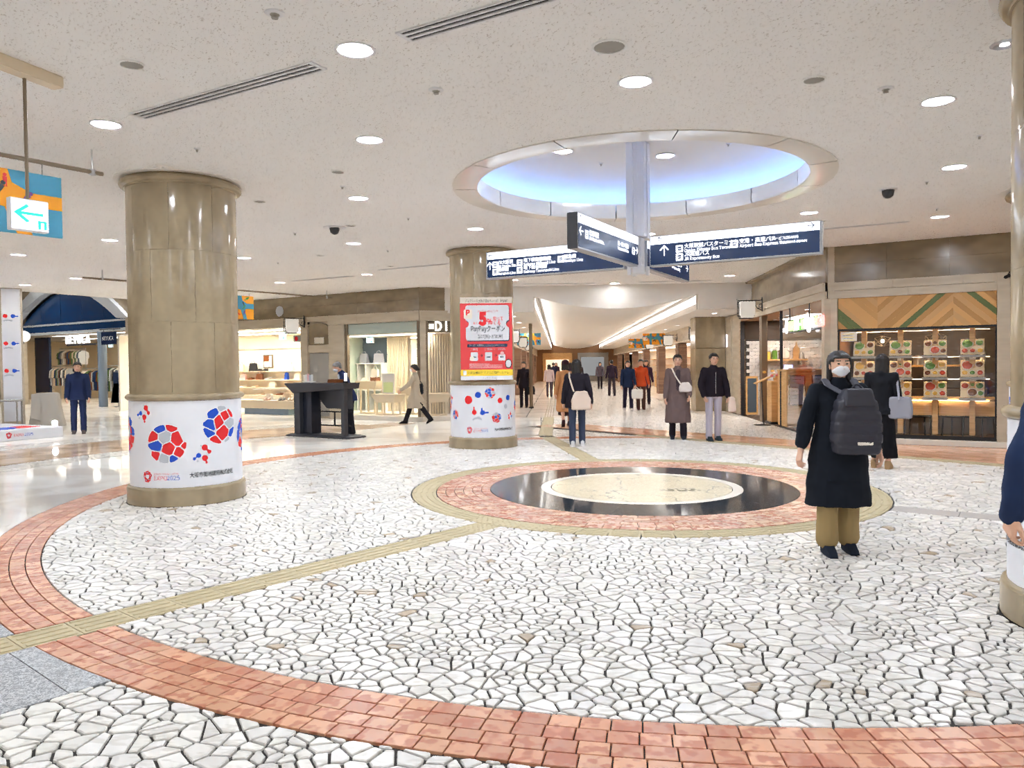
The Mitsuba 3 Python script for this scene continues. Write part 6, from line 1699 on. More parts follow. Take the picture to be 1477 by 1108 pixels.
# ------------------------------------------------------------------ coupon poster on its column
ps = thing('coupon_poster', 'red coupon poster with a white ticket reading 5% PayPay on the second column', 'poster')
Fs = loc(-0.905, 13.6, 0, math.radians(1))
W, H0, H1 = 0.92, 1.235, 2.70
Hh = H1 - H0
add(ps + '__board', bx(0, W, 0, 0.012, H0, H1, 0.003), 'm_poster_red', Fs)
def pp_(g, bs, lay=1, nm='print'): add(ps + '__' + nm, standing(g, 0.0008), bs, Fs @ loc(0, -0.0009 * lay))
X = lambda px: (px - 55) / 565 * W
Z = lambda py: H1 - (py - 92) / 935 * Hh
pp_(sbox(0, Z(160), W, H1), 'm_cream'); pp_(textw('ディアモール大阪で使えるクーポン配信中!', 0.045, 0.74, X(115), Z(148), 0), 'm_ink', 2, 'lettering')
tick = rrect(X(115), Z(580), X(585), Z(182), 0.04).difference(unary_union([disc(X(108), Z(393), 0.065), disc(X(592), Z(393), 0.065)]))
pp_(affinity.translate(tick, 0.008, -0.016), 'm_navy', 1); pp_(tick, 'm_wrap', 2)
pp_(rrect(X(95), Z(335), X(185), Z(230), 0.012), 'm_cream', 3); pp_(textw('P', 0.09, None, X(118), Z(292), 3), 'm_red', 4, 'lettering')
for s_, h_, w_, x_, y_, bs, bd_ in (('PayPayポイント', 0.036, 0.36, 250, 262, 'm_red', 0), ('5', 0.2, 0.14, 255, 398, 'm_red', 5), ('%', 0.09, 0.1, 345, 396, 'm_red', 2), ('戻って', 0.062, 0.18, 412, 352, 'm_red', 1), ('くる', 0.062, 0.12, 418, 402, 'm_red', 1), ('PayPayクーポン', 0.088, 0.60, 172, 475, 'm_ink', 1), ('3/17(月)~3/31(月)', 0.055, 0.44, 245, 552, 'm_ink', 1), ('最大', 0.03, 0.07, 198, 394, 'm_red', 0)):
    pp_(textw(s_, h_, w_, X(x_), Z(y_), bd_), bs, 3, 'lettering')
pp_(rrect(X(130), Z(656), X(565), Z(620), 0.02), 'm_navy', 2); pp_(textw('クーポンを獲得してかんたん4ステップ', 0.03, 0.62, X(150), Z(645), 0), 'm_wrap', 3, 'lettering')
for i, (x0, t_) in enumerate(((165, '①獲得'), (320, '②支払い'), (465, '③付与'))):
    pp_(textw(t_, 0.034, None, X(x0 - 5), Z(690), 0), 'm_wrap', 2, 'lettering')
    pp_(rrect(X(x0), Z(810), X(x0 + 78), Z(712 if i < 2 else 740), 0.012), 'm_wrap', 2)
    pp_(sbox(X(x0 + 18), Z(775), X(x0 + 58), Z(762)), 'm_slate', 3)
    if i < 2: pp_(arrow2d(X(x0 + 115), Z(750), 0.05, 0), 'm_ink', 2)
pp_(disc(X(178), Z(785), 0.042), 'm_cream', 4); pp_(disc(X(508), Z(728), 0.035), 'm_pink', 4)
for i in range(4): pp_(sbox(X(150), Z(848 + 15 * i), X(365 if i == 0 else 510), Z(841 + 15 * i)), 'm_pink', 2, 'text_line')
pp_(affinity.scale(disc(X(575), Z(845), 0.06), 0.95, 1.4), 'm_ink', 3); pp_(affinity.scale(disc(X(575), Z(845), 0.05), 0.95, 1.4), 'm_wrap', 4)
pp_(sbox(0, Z(980), W, Z(910)), 'm_yellow', 2); pp_(textw('対象店舗はアプリでご確認ください', 0.034, 0.74, X(128), Z(955), 0), 'm_ink', 3, 'lettering'); pp_(rrect(X(80), Z(970), X(118), Z(920), 0.01), 'm_wrap', 3)
pp_(sbox(0, H0, W, Z(980)), 'm_wrap', 2); pp_(textw('ディアモール大阪', 0.026, 0.24, X(300), Z(1015), 0), 'm_grille', 3, 'lettering')

# ------------------------------------------------------------------ people
SPH = trimesh.creation.icosphere(2, 1.0).vertices
SPH1 = trimesh.creation.icosphere(1, 1.0).vertices


def V(*q): return np.array(q, float)


def ball(p, r, q=SPH1):
    return np.asarray(p, float) + q * np.asarray(r, float)


def hm(*parts):
    """Manifold hull of balls given as (centre, radius)."""
    return Manifold.hull_points(np.vstack([ball(p, r) for p, r in parts]))


def chain(pts, rs):
    return [hm((pts[i], rs[i]), (pts[i + 1], rs[i + 1])) for i in range(len(pts) - 1)]


def fuse(ms, edge=0.03, it=10, sm=True):
    m = Manifold.batch_boolean([x for x in ms], OpType.Add)
    if edge: m = m.refine_to_length(edge)
    t = tri(m); t.merge_vertices()
    if sm: trimesh.smoothing.filter_taubin(t, lamb=0.5, nu=0.52, iterations=it)
    return t


def cloth_noise(t, amp=0.006, fz=7, fx=22, seed=0):
    v = t.vertices.copy(); n = t.vertex_normals
    k = meshkit.fbm(np.column_stack([v[:, 0] * fx, v[:, 1] * fx, v[:, 2] * fz]), 3, seed) - 0.5
    t.vertices = v + n * (k * 2 * amp)[:, None]
    return t


def rotx(v, deg):
    t = math.radians(deg); return V(v[0], v[1] * math.cos(t) - v[2] * math.sin(t), v[1] * math.sin(t) + v[2] * math.cos(t))


SKIN = mat('skin', c(222, 178, 152), 0.5, 0.35)
mat('hair_black', c(30, 26, 26), 0.38, 0.5)
mat('hair_grey', c(128, 126, 126), 0.5, 0.4)
mat('mask_white', c(240, 242, 246), 0.7, 0.2)
mat('eye', c(30, 24, 22), 0.2, 0.6)
mat('lip', c(196, 120, 108), 0.5, 0.4)
FAB = {}


def fabric(r, g, bb, rough=0.85):
    k = 'fabric_%d_%d_%d' % (r, g, bb)
    if 'm_' + k not in scene: mat(k, c(r, g, bb), rough, 0.15, sheen=0.15)
    return 'm_' + k


def hand(wrist, d, side, palm_n, curl=25, s=1.0, fine=True):
    """Hand at the wrist, fingers along d, thumb on the side (cross of d and palm normal) * side."""
    d = d / np.linalg.norm(d); n = palm_n - d * (palm_n @ d); n /= np.linalg.norm(n); x = np.cross(d, n) * side
    P_ = lambda u, v_, w: wrist + s * (d * u + x * v_ + n * w)
    palm = Manifold.hull_points(np.vstack([ball(P_(0.0, 0.0, 0), 0.021 * s), ball(P_(0.03, 0.026, 0), 0.014 * s), ball(P_(0.03, -0.024, 0), 0.013 * s), ball(P_(0.085, 0.032, 0), 0.0115 * s), ball(P_(0.08, -0.031, 0), 0.0105 * s)]))
    ms = [palm]
    for i, (v0, L) in enumerate(((0.030, 0.068), (0.0105, 0.078), (-0.0095, 0.072), (-0.0285, 0.056))):
        base = P_(0.082 - 0.003 * abs(i - 1), v0, 0); pts = [base]; ang = 0.0
        for seg, fr in enumerate((0.45, 0.32, 0.23)):
            ang += math.radians(curl * (0.6, 1.1, 0.9)[seg] + 4 * i)
            dd = d * math.cos(ang) + n * math.sin(ang) + x * (0.10 - 0.06 * i)
            pts.append(pts[-1] + s * L * fr * dd / np.linalg.norm(dd))
        ms += chain(pts, [0.0098 * s, 0.009 * s, 0.0082 * s, 0.007 * s])
    tb_ = [P_(0.022, 0.022, 0.004), P_(0.055, 0.046, 0.016), P_(0.082, 0.052, 0.028), P_(0.102, 0.05, 0.036)]
    ms += chain(tb_, [0.014 * s, 0.0115 * s, 0.0102 * s, 0.0085 * s])
    return fuse(ms, 0.007 if fine else 0.014, 5)


def person(x, y, yaw, h, label, top, bottom, pose=None, hair='long', shoe=(40, 40, 44), sole=None, group=None, coat_hem=0.5, bottom_kind='trousers', mask=False, face=True, fine=False,
           sleeve_end=1.0, flare=1.0, top_w=1.0, hat=None, hair_len=0.27, lean=0.0, hands=True, inner=None, haircol='m_hair_black', neck_turn=0.0, head_tilt=0.0, bottom_end=None, z0=0.0, open_front=False, scarf=None, headroom=0.0):
    """A figure facing +y before the turn by yaw (degrees). Heights are fractions of h."""
    po = dict(legL=(8, 6), legR=(-8, 10), armL=(5, 8, 15), armR=(-5, 8, 15)); po.update(pose or {})
    key = thing('person', label, 'person', group)
    hip_z = 0.52 * h
    J = {}
    lo = 9
    for s_, nm in ((-1, 'L'), (1, 'R')):
        sw, kn = po['leg' + nm][:2]; ab = po['leg' + nm][2] if len(po['leg' + nm]) > 2 else 1.5
        hp = V(s_ * 0.052 * h, 0, 0); th = rotx(V(s_ * math.sin(math.radians(ab)), 0, -1), sw); kne = hp + th * 0.245 * h
        shk = rotx(V(s_ * math.sin(math.radians(ab)) * 0.4, 0, -1), sw - kn); ank = kne + shk * 0.238 * h
        J[nm] = (hp, kne, ank, sw - kn); lo = min(lo, ank[2])
    base = -lo + 0.042 * h
    up_ = V(0, 0, base)
    hipc = up_.copy()
    tl = lambda v: hipc + rotx(v, -lean)          # torso leans forwards
    sho = {nm: tl(V(s_ * 0.104 * h * (0.95 + 0.05 * top_w), 0, 0.284 * h)) for s_, nm in ((-1, 'L'), (1, 'R'))}
    chest, waist, neck0, neck1 = tl(V(0, 0.005 * h, 0.225 * h)), tl(V(0, 0, 0.10 * h)), tl(V(0, 0, 0.30 * h)), tl(V(0, 0.012 * h, 0.345 * h))
    A = {}
    for s_, nm in ((-1, 'L'), (1, 'R')):
        sw, ab, el = po['arm' + nm][:3]; inw = po['arm' + nm][3] if len(po['arm' + nm]) > 3 else 0
        ua = rotx(V(s_ * math.sin(math.radians(ab)), 0, -math.cos(math.radians(ab))), sw - lean * 0.5); elb = sho[nm] + ua * 0.165 * h
        fa = rotx(V(s_ * math.sin(math.radians(ab - inw)), 0, -math.cos(math.radians(ab - inw))), sw + el - lean * 0.5); wr = elb + fa * 0.145 * h
        A[nm] = (sho[nm], elb, wr, fa)
    rot = loc(x, y, z0, math.radians(yaw))

    # body: one continuous figure
    ms = [hm((chest, (0.085 * h, 0.055 * h, 0.07 * h)), (waist, (0.068 * h, 0.05 * h, 0.05 * h))), hm((waist, (0.068 * h, 0.05 * h, 0.05 * h)), (hipc + V(0, 0, 0.01 * h), (0.085 * h, 0.058 * h, 0.05 * h))),
          hm((sho['L'], 0.03 * h), (sho['R'], 0.03 * h), (chest, (0.08 * h, 0.05 * h, 0.05 * h))), hm((neck0, 0.032 * h), (neck1, 0.03 * h))]
    for nm in 'LR':
        hp, kn_, an, _ = J[nm]; hp, kn_, an = hp + up_, kn_ + up_, an + up_
        ms += chain([hp, kn_, kn_ + (an - kn_) * 0.3, an], [0.048 * h, 0.03 * h, 0.031 * h, 0.02 * h])
        s0_, e0, w0, fa = A[nm]
        ms += chain([s0_, e0, e0 + (w0 - e0) * 0.3, w0], [0.029 * h, 0.022 * h, 0.023 * h, 0.0155 * h])
    # head
    hc = neck1 + rotx(V(0, 0.012 * h, 0.062 * h), -lean * 0.6 - head_tilt)
    R3 = lambda v: rotx(V(v[0] * math.cos(neck_turn) - v[1] * math.sin(neck_turn), v[0] * math.sin(neck_turn) + v[1] * math.cos(neck_turn), v[2]), -lean * 0.6 - head_tilt)
    hs_ = h / 1.62
    Q = lambda a_, b_, c_: hc + R3(V(a_, b_, c_)) * hs_
    hd = [hm((Q(0, -0.012, 0.032), 0.083 * hs_), (Q(0, 0.012, 0.02), 0.076 * hs_)), hm((Q(0, 0.012, 0.0), 0.070 * hs_), (Q(0, 0.034, -0.072), (0.030 * hs_, 0.026 * hs_, 0.022 * hs_)), (Q(0.035, 0.01, -0.055), 0.028 * hs_), (Q(-0.035, 0.01, -0.055), 0.028 * hs_)),
          hm((Q(0, 0.084, 0.012), 0.007 * hs_), (Q(0, 0.098, -0.022), 0.011 * hs_), (Q(0.012, 0.086, -0.026), 0.008 * hs_), (Q(-0.012, 0.086, -0.026), 0.008 * hs_))]
    for s_ in (-1, 1): hd.append(hm((Q(s_ * 0.078, -0.002, 0.012), (0.008 * hs_, 0.014 * hs_, 0.018 * hs_)), (Q(s_ * 0.076, 0.002, -0.02), (0.007 * hs_, 0.01 * hs_, 0.012 * hs_))))
    ms.append(hm((neck1, 0.03 * h), (Q(0, -0.005, -0.03), 0.05 * hs_)))
    b0 = Manifold.batch_boolean(ms + hd, OpType.Add).refine_to_length(0.022 if fine else 0.04)
    bt_ = tri(b0); bt_.merge_vertices(); trimesh.smoothing.filter_taubin(bt_, lamb=0.5, nu=0.52, iterations=6)
    parts = [bt_]
    if hands:
        for s_, nm in ((-1, 'L'), (1, 'R')):
            if po.get('hide' + nm): continue
            fa = A[nm][3]
            hn = hand(A[nm][2] - fa * 0.004, fa, -s_, V(-s_ * 0.9, -0.15, 0) if True else None, po.get('curl', 22), h / 1.66, fine)
            parts.append(hn)
    def toman(t):
        t.merge_vertices(); mm = Manifold(__import__('manifold3d').Mesh(np.asarray(t.vertices, np.float32), np.asarray(t.faces, np.uint32))); return mm
    try:
        body = tri(Manifold.batch_boolean([toman(t) for t in parts], OpType.Add))
        if len(body.faces) < len(bt_.faces) // 2: body = cat_(parts)
    except Exception:
        body = cat_(parts)
    body.merge_vertices()
    scene[key] = mikit.ply(put(body, rot), SKIN, smooth=True)

    def part(nm, mesh, bs, smooth=50, label_=None): return add(key + '__' + nm, mesh, bs, rot, smooth=smooth, label=label_)
    ed = 0.03 if fine else 0.05
    # trousers or skirt
    if bottom_kind in ('trousers', 'wide'):
        wd = 1.0 if bottom_kind == 'trousers' else 1.45
        tm_ = [hm((hipc + V(0, 0, 0.05 * h), (0.082 * h, 0.06 * h, 0.02 * h)), (hipc, (0.092 * h, 0.066 * h, 0.05 * h)))]
        be_ = bottom_end if bottom_end is not None else 0.97
        for nm in 'LR':
            hp, kn_, an, _ = J[nm]; hp, kn_, an = hp + up_, kn_ + up_, an + up_
            tm_ += chain([hp, kn_, kn_ + (an - kn_) * be_], [0.05 * h, 0.041 * h * (0.6 + 0.4 * wd), 0.038 * h * wd])
        part('trousers', cloth_noise(fuse(tm_, ed, 6), 0.006, 9, 20, 3), bottom)
    else:
        hz = (bottom_end if bottom_end is not None else 0.12) * h
        lg_ = [hm((hipc + V(0, 0, 0.06 * h), (0.08 * h, 0.06 * h, 0.02 * h)), (hipc, (0.095 * h, 0.07 * h, 0.04 * h))), hm((hipc, (0.095 * h, 0.07 * h, 0.03 * h)), (V(0.02 * h, 0.01, hz + 0.012), (0.12 * h * flare, 0.095 * h * flare, 0.012)))]
        part('skirt', cloth_noise(fuse(lg_, ed, 6), 0.009, 3, 22, 5), bottom)
    # upper garment with sleeves
    hem = coat_hem * h
    cw = top_w
    cm_ = [hm((sho['L'] + V(0.012 * h, 0, -0.004 * h), 0.034 * h), (sho['R'] + V(-0.012 * h, 0, -0.004 * h), 0.034 * h), (chest, (0.092 * h * cw ** 0.6, 0.07 * h, 0.05 * h)), (neck0 + V(0, -0.004 * h, 0.004 * h), (0.045 * h, 0.036 * h, 0.02 * h))), hm((chest, (0.092 * h * cw ** 0.6, 0.07 * h, 0.05 * h)), (waist, (0.09 * h * cw ** 0.8, 0.07 * h, 0.05 * h))),
           hm((waist, (0.09 * h * cw ** 0.8, 0.07 * h, 0.05 * h)), (hipc if hem < hipc[2] else tl(V(0, 0, max(0.0, hem - hipc[2]))), (0.114 * h * cw ** 0.7, 0.08 * h, 0.03 * h))), hm((neck0, 0.05 * h), (neck0 + (neck1 - neck0) * 0.55, 0.043 * h), (chest + (neck0 - chest) * 0.4, (0.06 * h, 0.05 * h, 0.03 * h)))]
    if hem < hipc[2] - 0.03 * h:
        mid = (J['L'][2] + J['R'][2]) / 2 + up_
        f_ = (hipc[2] - hem) / hipc[2]
        cc = V(0, mid[1] * f_ * 0.5, hem + 0.012)
        ys = []
        for nm in 'LR':
            hp, kn_, an, _ = J[nm]
            for t_ in np.linspace(0, 1, 9):
                for p0_, p1_ in ((hp, kn_), (kn_, an)):
                    q_ = p0_ + (p1_ - p0_) * t_ + up_
                    if q_[2] > hem - 0.02 * h: ys.append(q_[1])
        rl = (0.062 if bottom_kind == 'wide' else 0.048) * h
        y0_, y1_ = min(ys) - rl, max(ys) + rl
        ry = max((y1_ - y0_) / 2, 0.095 * h * flare ** 0.5); cc = V(0, (y0_ + y1_) / 2, hem + 0.012)
        cm_.append(hm((hipc, (0.116 * h * cw ** 0.7, 0.084 * h, 0.03 * h)), (cc, (0.12 * h * cw ** 0.8 * flare ** 0.5, ry, 0.012))))
        cm_.append(hm((hipc, (0.116 * h * cw ** 0.7, 0.084 * h, 0.03 * h)), (hipc + (cc - hipc) * 0.55, (0.118 * h * cw ** 0.7, max(0.09 * h, ry * 0.98), 0.02))))
    for nm in 'LR':
        s0_, e0, w0, fa = A[nm]
        we = e0 + (w0 - e0) * (sleeve_end if sleeve_end <= 1 else 1)
        cm_ += chain([s0_, e0, we], [0.037 * h * (0.75 + 0.25 * cw), 0.034 * h * (0.5 + 0.5 * cw), 0.028 * h * (0.4 + 0.6 * cw)])
    gar = cloth_noise(fuse(cm_, ed * 0.8, 7), 0.013 if fine else 0.009, 11, 13, 9)
    ck_ = part('coat' if coat_hem < 0.45 else 'jacket', gar, top)
    if inner:   # strip of the shirt at the open front
        part('shirt', hull(np.vstack([ball(chest + V(0, 0.069 * h, 0.06 * h), (0.025 * h, 0.012 * h, 0.02 * h)), ball(waist + V(0, 0.068 * h, -0.02 * h), (0.022 * h, 0.01 * h, 0.03 * h))])), inner, True)
    if scarf: part('scarf', fuse([hm((neck0 + V(0.05 * h * math.cos(t), 0.045 * h * math.sin(t), 0.02 * h), 0.022 * h), (neck0 + V(0.05 * h * math.cos(t + 0.9), 0.045 * h * math.sin(t + 0.9), 0.02 * h), 0.022 * h)) for t in np.arange(0, 6.3, 0.9)], 0.03, 4), scarf, True)
    # shoes
    for nm in 'LR':
        hp, kn_, an, sa = J[nm]; an = an + up_
        an0 = an
        ang = sa if sa < -12 else 0.0    # the trailing foot stands on its toes
        F2 = lambda v: an0 + rotx(v, ang * 0.8)
        hgt = 0.042 * h
        sh_ = [F2(V(dx * h, dy * h, dz * h)) for dx, dy, dz in ((-.02, -.035, -.042), (.02, -.035, -.042), (-.026, .06, -.042), (.026, .06, -.042), (-.02, .105, -.042), (.02, .105, -.042), (-.022, -.038, .0), (.022, -.038, .0), (-.022, .03, .012), (.022, .03, .012), (-.022, .085, -.022), (.022, .085, -.022), (-.016, .108, -.032), (.016, .108, -.032), (-.024, -.02, .03), (.024, -.02, .03), (0, -.04, .03))]
        k2 = part('shoe', hull(sh_), fabric(*shoe), 40)
        if sole: add(k2 + '__sole', hull([F2(V(dx * h * 1.08, dy * h * 1.03, dz * h)) for dx, dy in ((-.021, -.036), (.021, -.036), (-.027, .06), (.027, .06), (-.02, .107), (.02, .107)) for dz in (-.0425, -.028)]), fabric(*sole), rot, smooth=40)
    # hair, mask, face
    hr_ = []
    cap = Manifold.hull_points(np.vstack([ball(Q(0, -0.018, 0.040), (0.090 * hs_, 0.090 * hs_, 0.083 * hs_), SPH), ball(Q(0, 0.012, 0.036), (0.086 * hs_, 0.08 * hs_, 0.076 * hs_), SPH)]))
    rm = np.eye(4); 
    for i_, e_ in enumerate((V(1, 0, 0), V(0, 1, 0), V(0, 0, 1))): rm[:3, i_] = R3(e_)
    rm[:3, 3] = hc
    def hbox(x0, x1, y0, y1, z0_, z1): return toman(put(bx(x0 * hs_, x1 * hs_, y0 * hs_, y1 * hs_, z0_ * hs_, z1 * hs_), rm))
    cap = cap - hbox(-0.062, 0.062, 0.045, 0.2, -0.2, 0.058) - hbox(-0.2, 0.2, 0.018, 0.2, -0.2, 0.03) - hbox(-0.2, 0.2, -0.2, 0.2, -0.2, -0.035)
    hr_.append(cap)
    if hair in ('long', 'bob', 'tied'):
        dz = {'long': -hair_len, 'bob': -0.11, 'tied': -0.03}[hair]
        hr_.append(hm((Q(0, -0.045, 0.03), (0.082 * hs_, 0.055 * hs_, 0.07 * hs_)), (Q(0, -0.07, dz), ((0.085 if hair == 'long' else 0.07) * hs_, 0.03 * hs_, 0.03 * hs_))))
        if hair != 'tied':
            for s_ in (-1, 1): hr_.append(hm((Q(s_ * 0.074, -0.012, 0.03), 0.022 * hs_), (Q(s_ * 0.076, -0.02, max(dz, -0.16)), 0.02 * hs_)))
        else: hr_.append(hm((Q(0, -0.1, 0.02), 0.04 * hs_), (Q(0, -0.125, -0.02), 0.035 * hs_)))
    elif hair == 'short': hr_.append(hm((Q(0, -0.05, 0.02), (0.078 * hs_, 0.045 * hs_, 0.06 * hs_)), (Q(0, -0.06, -0.035), (0.06 * hs_, 0.025 * hs_, 0.02 * hs_))))
    hm_ = fuse(hr_, 0.018 if fine else 0.03, 4)
    part('hair', cloth_noise(hm_, 0.004, 6, 60, 4), haircol, True)
    if hat:
        part('hat', fuse([Manifold.hull_points(np.vstack([ball(Q(0, -0.012, 0.06), (0.096 * hs_, 0.098 * hs_, 0.075 * hs_), SPH), ball(Q(0, -0.014, 0.02), (0.096 * hs_, 0.096 * hs_, 0.03 * hs_), SPH)]))], 0.03, 3), hat, True)
    if mask:
        mk = Manifold.hull_points(np.vstack([ball(Q(0, 0.055, -0.03), (0.052 * hs_, 0.046 * hs_, 0.036 * hs_), SPH), ball(Q(0, 0.05, -0.062), (0.038 * hs_, 0.034 * hs_, 0.026 * hs_), SPH), ball(Q(0, 0.03, -0.045), (0.072 * hs_, 0.03 * hs_, 0.02 * hs_), SPH), ball(Q(0, 0.096, -0.018), 0.015 * hs_)])) - hbox(-0.2, 0.2, -0.2, 0.03, -0.2, 0.2)
        part('face_mask', tri(mk), 'm_mask_white', 60, 'white face mask')
    if face:
        for s_ in (-1, 1):
            part('eye', put(trimesh.Trimesh(ball(Q(s_ * 0.031, 0.0775, 0.014), V(0.0125, 0.006, 0.0062) * hs_), trimesh.creation.icosphere(1, 1).faces, process=False)), 'm_eye', True)
            part('eyebrow', tri(hm((Q(s_ * 0.018, 0.081, 0.036), 0.0038 * hs_), (Q(s_ * 0.046, 0.071, 0.037), 0.003 * hs_))), haircol, True)
        if not mask: part('mouth', tri(hm((Q(-0.018, 0.069, -0.056), 0.0045 * hs_), (Q(0, 0.074, -0.056), 0.0062 * hs_), (Q(0.018, 0.069, -0.056), 0.0045 * hs_))), 'm_lip', True)
    return dict(key=key, M=rot, A=A, sho=sho, chest=chest, waist=waist, hip=hipc, Q=Q, h=h, neck=neck0)


def strap(pts, w, t, bs, key, M, nm='strap', label_=None):
    pts = np.asarray(pts, float)
    ms = [Manifold.hull_points(np.vstack([ball(pts[i], (w, t, t)), ball(pts[i + 1], (w, t, t))])) for i in range(len(pts) - 1)]
    return add(key + '__' + nm, fuse(ms, 0, 0, False), bs, M, smooth=50, label=label_)


def soft_bag(pe, cen, w, h_, d, bs, label, strap_pts=None, cat='bag', name='shoulder_bag', taper=0.85, sw=0.016, strap_bs=None, seed=1):
    """Soft bag in the frame of the person pe."""
    key = thing(name, label, cat)
    cen = np.asarray(cen, float)
    pts = np.vstack([ball(cen + V(sx * (w / 2 - 0.03) * k, sy * (d / 2 - 0.03), sz), 0.03) for sx in (-1, 1) for sy in (-1, 1) for sz, k in ((-h_ / 2 + 0.03, 1.0), (0, 1.04), (h_ / 2 - 0.03, taper))])
    m = tri(Manifold.hull_points(pts).refine_to_length(0.03)); trimesh.smoothing.filter_taubin(m, iterations=4)
    add(key + '__body', cloth_noise(m, 0.008, 14, 18, seed), bs, pe['M'], smooth=True)
    if strap_pts is not None: strap(strap_pts, sw, 0.007, strap_bs or bs, key, pe['M'])
    return key


BLK, NAVY = fabric(30, 33, 40), fabric(30, 42, 70)
# 1 woman with a quilted backpack worn in front, walking towards us
w1 = person(2.52, 5.93, 176, 1.56, 'woman in a wide black coat and khaki trousers, white mask, facing the camera', fabric(24, 28, 36), fabric(150, 128, 88),
            dict(legL=(-3, 3), legR=(5, 5), armL=(2, 17, 8, 4), armR=(0, 17, 8, 4), curl=26), hair='bob', shoe=(30, 36, 48), coat_hem=0.235, bottom_kind='wide', mask=True, fine=True, sleeve_end=0.72, flare=1.25, top_w=1.32, bottom_end=0.86)
kb_ = thing('backpack', 'black quilted backpack worn on the chest of the woman in the wide black coat', 'backpack')
c0 = w1['chest'] + V(-0.07, 0.17, -0.13)
pk = np.vstack([ball(c0 + V(sx * (wv - 0.05), sy * 0.04 + 0.01 * (sy > 0) * (z < 0.1), z), (0.05, 0.045, 0.05)) for z, wv in ((0.20, 0.10), (0.13, 0.145), (0.0, 0.175), (-0.14, 0.18), (-0.21, 0.165)) for sx in (-1, 1) for sy in (-1, 1)])
pm_ = tri(Manifold.hull_points(pk).refine_to_length(0.014)); pm_.merge_vertices(); trimesh.smoothing.filter_taubin(pm_, iterations=3)
v_ = pm_.vertices.copy(); n_v = pm_.vertex_normals; zz = (v_[:, 2] - c0[2] + 0.26) / 0.085
seam = np.exp(-((zz - np.round(zz)) * 0.085 / 0.009) ** 2)
pm_.vertices = v_ - n_v * (0.009 * seam - 0.006 * (meshkit.fbm(v_ * 24, 3, 2) - 0.5) * 2)[:, None]
add(kb_ + '__body', pm_, mat('quilt', c(46, 46, 55), 0.42, 0.45), w1['M'], smooth=True)
add(kb_ + '__flap', tri(Manifold.hull_points(np.vstack([ball(c0 + V(sx * 0.075, 0.05, 0.215), 0.03) for sx in (-1, 1)] + [ball(c0 + V(sx * 0.1, 0.092, 0.12), 0.012) for sx in (-1, 1)])).refine_to_length(0.03)), 'm_quilt', w1['M'], smooth=True)
add(kb_ + '__label', bx(-0.055, 0.055, 0, 0.004, -0.011, 0.011), 'm_cream', w1['M'] @ loc(*(c0 + V(-0.035, 0.092, -0.165))), label='small white label strip')
for s_ in (-1, 1):
    sp_ = w1['sho']['R' if s_ > 0 else 'L'] + V(-s_ * 0.06, 0, 0.075)
    strap([c0 + V(s_ * 0.08, -0.02, 0.2), sp_ + V(0, 0.09, -0.03), sp_ + V(0, 0.02, 0.01), sp_ + V(0, -0.06, -0.02)], 0.03, 0.01, fabric(88, 90, 100), kb_, w1['M'])
add(kb_ + '__handle', tube([tuple(c0 + V(0.035 * math.cos(t), 0.02, 0.235 + 0.035 * math.sin(t))) for t in np.linspace(0, math.pi, 10)], 0.008, 6), 'm_quilt', w1['M'])
# 2 woman looking at the meal samples
w2 = person(5.12, 10.62, -38, 1.58, 'woman with long black hair, black coat and long skirt, facing the restaurant window', fabric(28, 29, 34), fabric(20, 20, 24), dict(legL=(2, 2), legR=(-3, 3), armL=(4, 6, 25, 8), armR=(4, 7, 40, 8)), hair='long', shoe=(160, 130, 96), coat_hem=0.47, bottom_kind='skirt', bottom_end=0.09, flare=0.95, fine=True, top_w=1.05)
soft_bag(w2, w2['sho']['R'] + V(0.075, -0.03, -0.43), 0.30, 0.30, 0.12, 'm_bag_grey', 'grey shoulder tote of the woman at the restaurant window', [w2['sho']['R'] + V(0.08, 0.05, -0.32), w2['sho']['R'] + V(0.02, 0.01, 0.05), w2['sho']['R'] + V(0.08, -0.12, -0.32)], 'tote bag', 'tote_bag', strap_bs='m_bag_grey')
# 3 passer-by at the right edge: only a sleeve and a hand are in the picture
w3 = person(2.355, 3.16, 6, 1.63, 'passer-by at the right edge, only the navy jacket sleeve and hand in view', fabric(34, 48, 78), fabric(50, 52, 60), dict(legL=(-10, 12), legR=(8, 6), armL=(-3, 24, 16, 24), armR=(8, 8, 15), curl=30), hair='short', coat_hem=0.5, fine=True, top_w=1.2, shoe=(40, 40, 44))
# 4 woman with a pale bag on her back, walking away
w4 = person(1.18, 13.95, 2, 1.58, 'woman with long dark hair, dark jacket and jeans, walking away on the tactile strip', fabric(40, 36, 44), fabric(62, 70, 92), dict(legL=(-4, 3), legR=(9, 10), armL=(4, 10, 18, 4), armR=(-6, 12, 14, 4)), hair='long', hair_len=0.46, shoe=(225, 225, 225), sole=(240, 240, 240), coat_hem=0.44, top_w=1.28, face=False)
soft_bag(w4, w4['waist'] + V(0.05, -0.19, -0.14), 0.34, 0.34, 0.12, fabric(226, 206, 190), 'pale speckled shoulder bag on the back of the woman in the dark jacket', [w4['waist'] + V(-0.08, -0.19, 0.02), w4['waist'] + V(-0.12, -0.155, 0.16), w4['chest'] + V(-0.15, -0.13, 0.08), w4['sho']['L'] + V(0.03, 0.0, 0.075)], 'shoulder bag', taper=0.6)
# 5 person in a tan coat with a dark hat ahead of her
w5 = person(1.30, 18.6, 4, 1.60, 'person in a tan coat and dark knit hat, ahead of the pale shoulder bag', fabric(206, 150, 104), fabric(60, 44, 44), dict(legL=(-12, 16), legR=(10, 4), armL=(-8, 10, 10), armR=(8, 10, 12)), hair='bob', hat=fabric(58, 34, 44), coat_hem=0.22, top_w=1.25, flare=1.15, bottom_kind='skirt', bottom_end=0.16, face=False, shoe=(60, 40, 44))
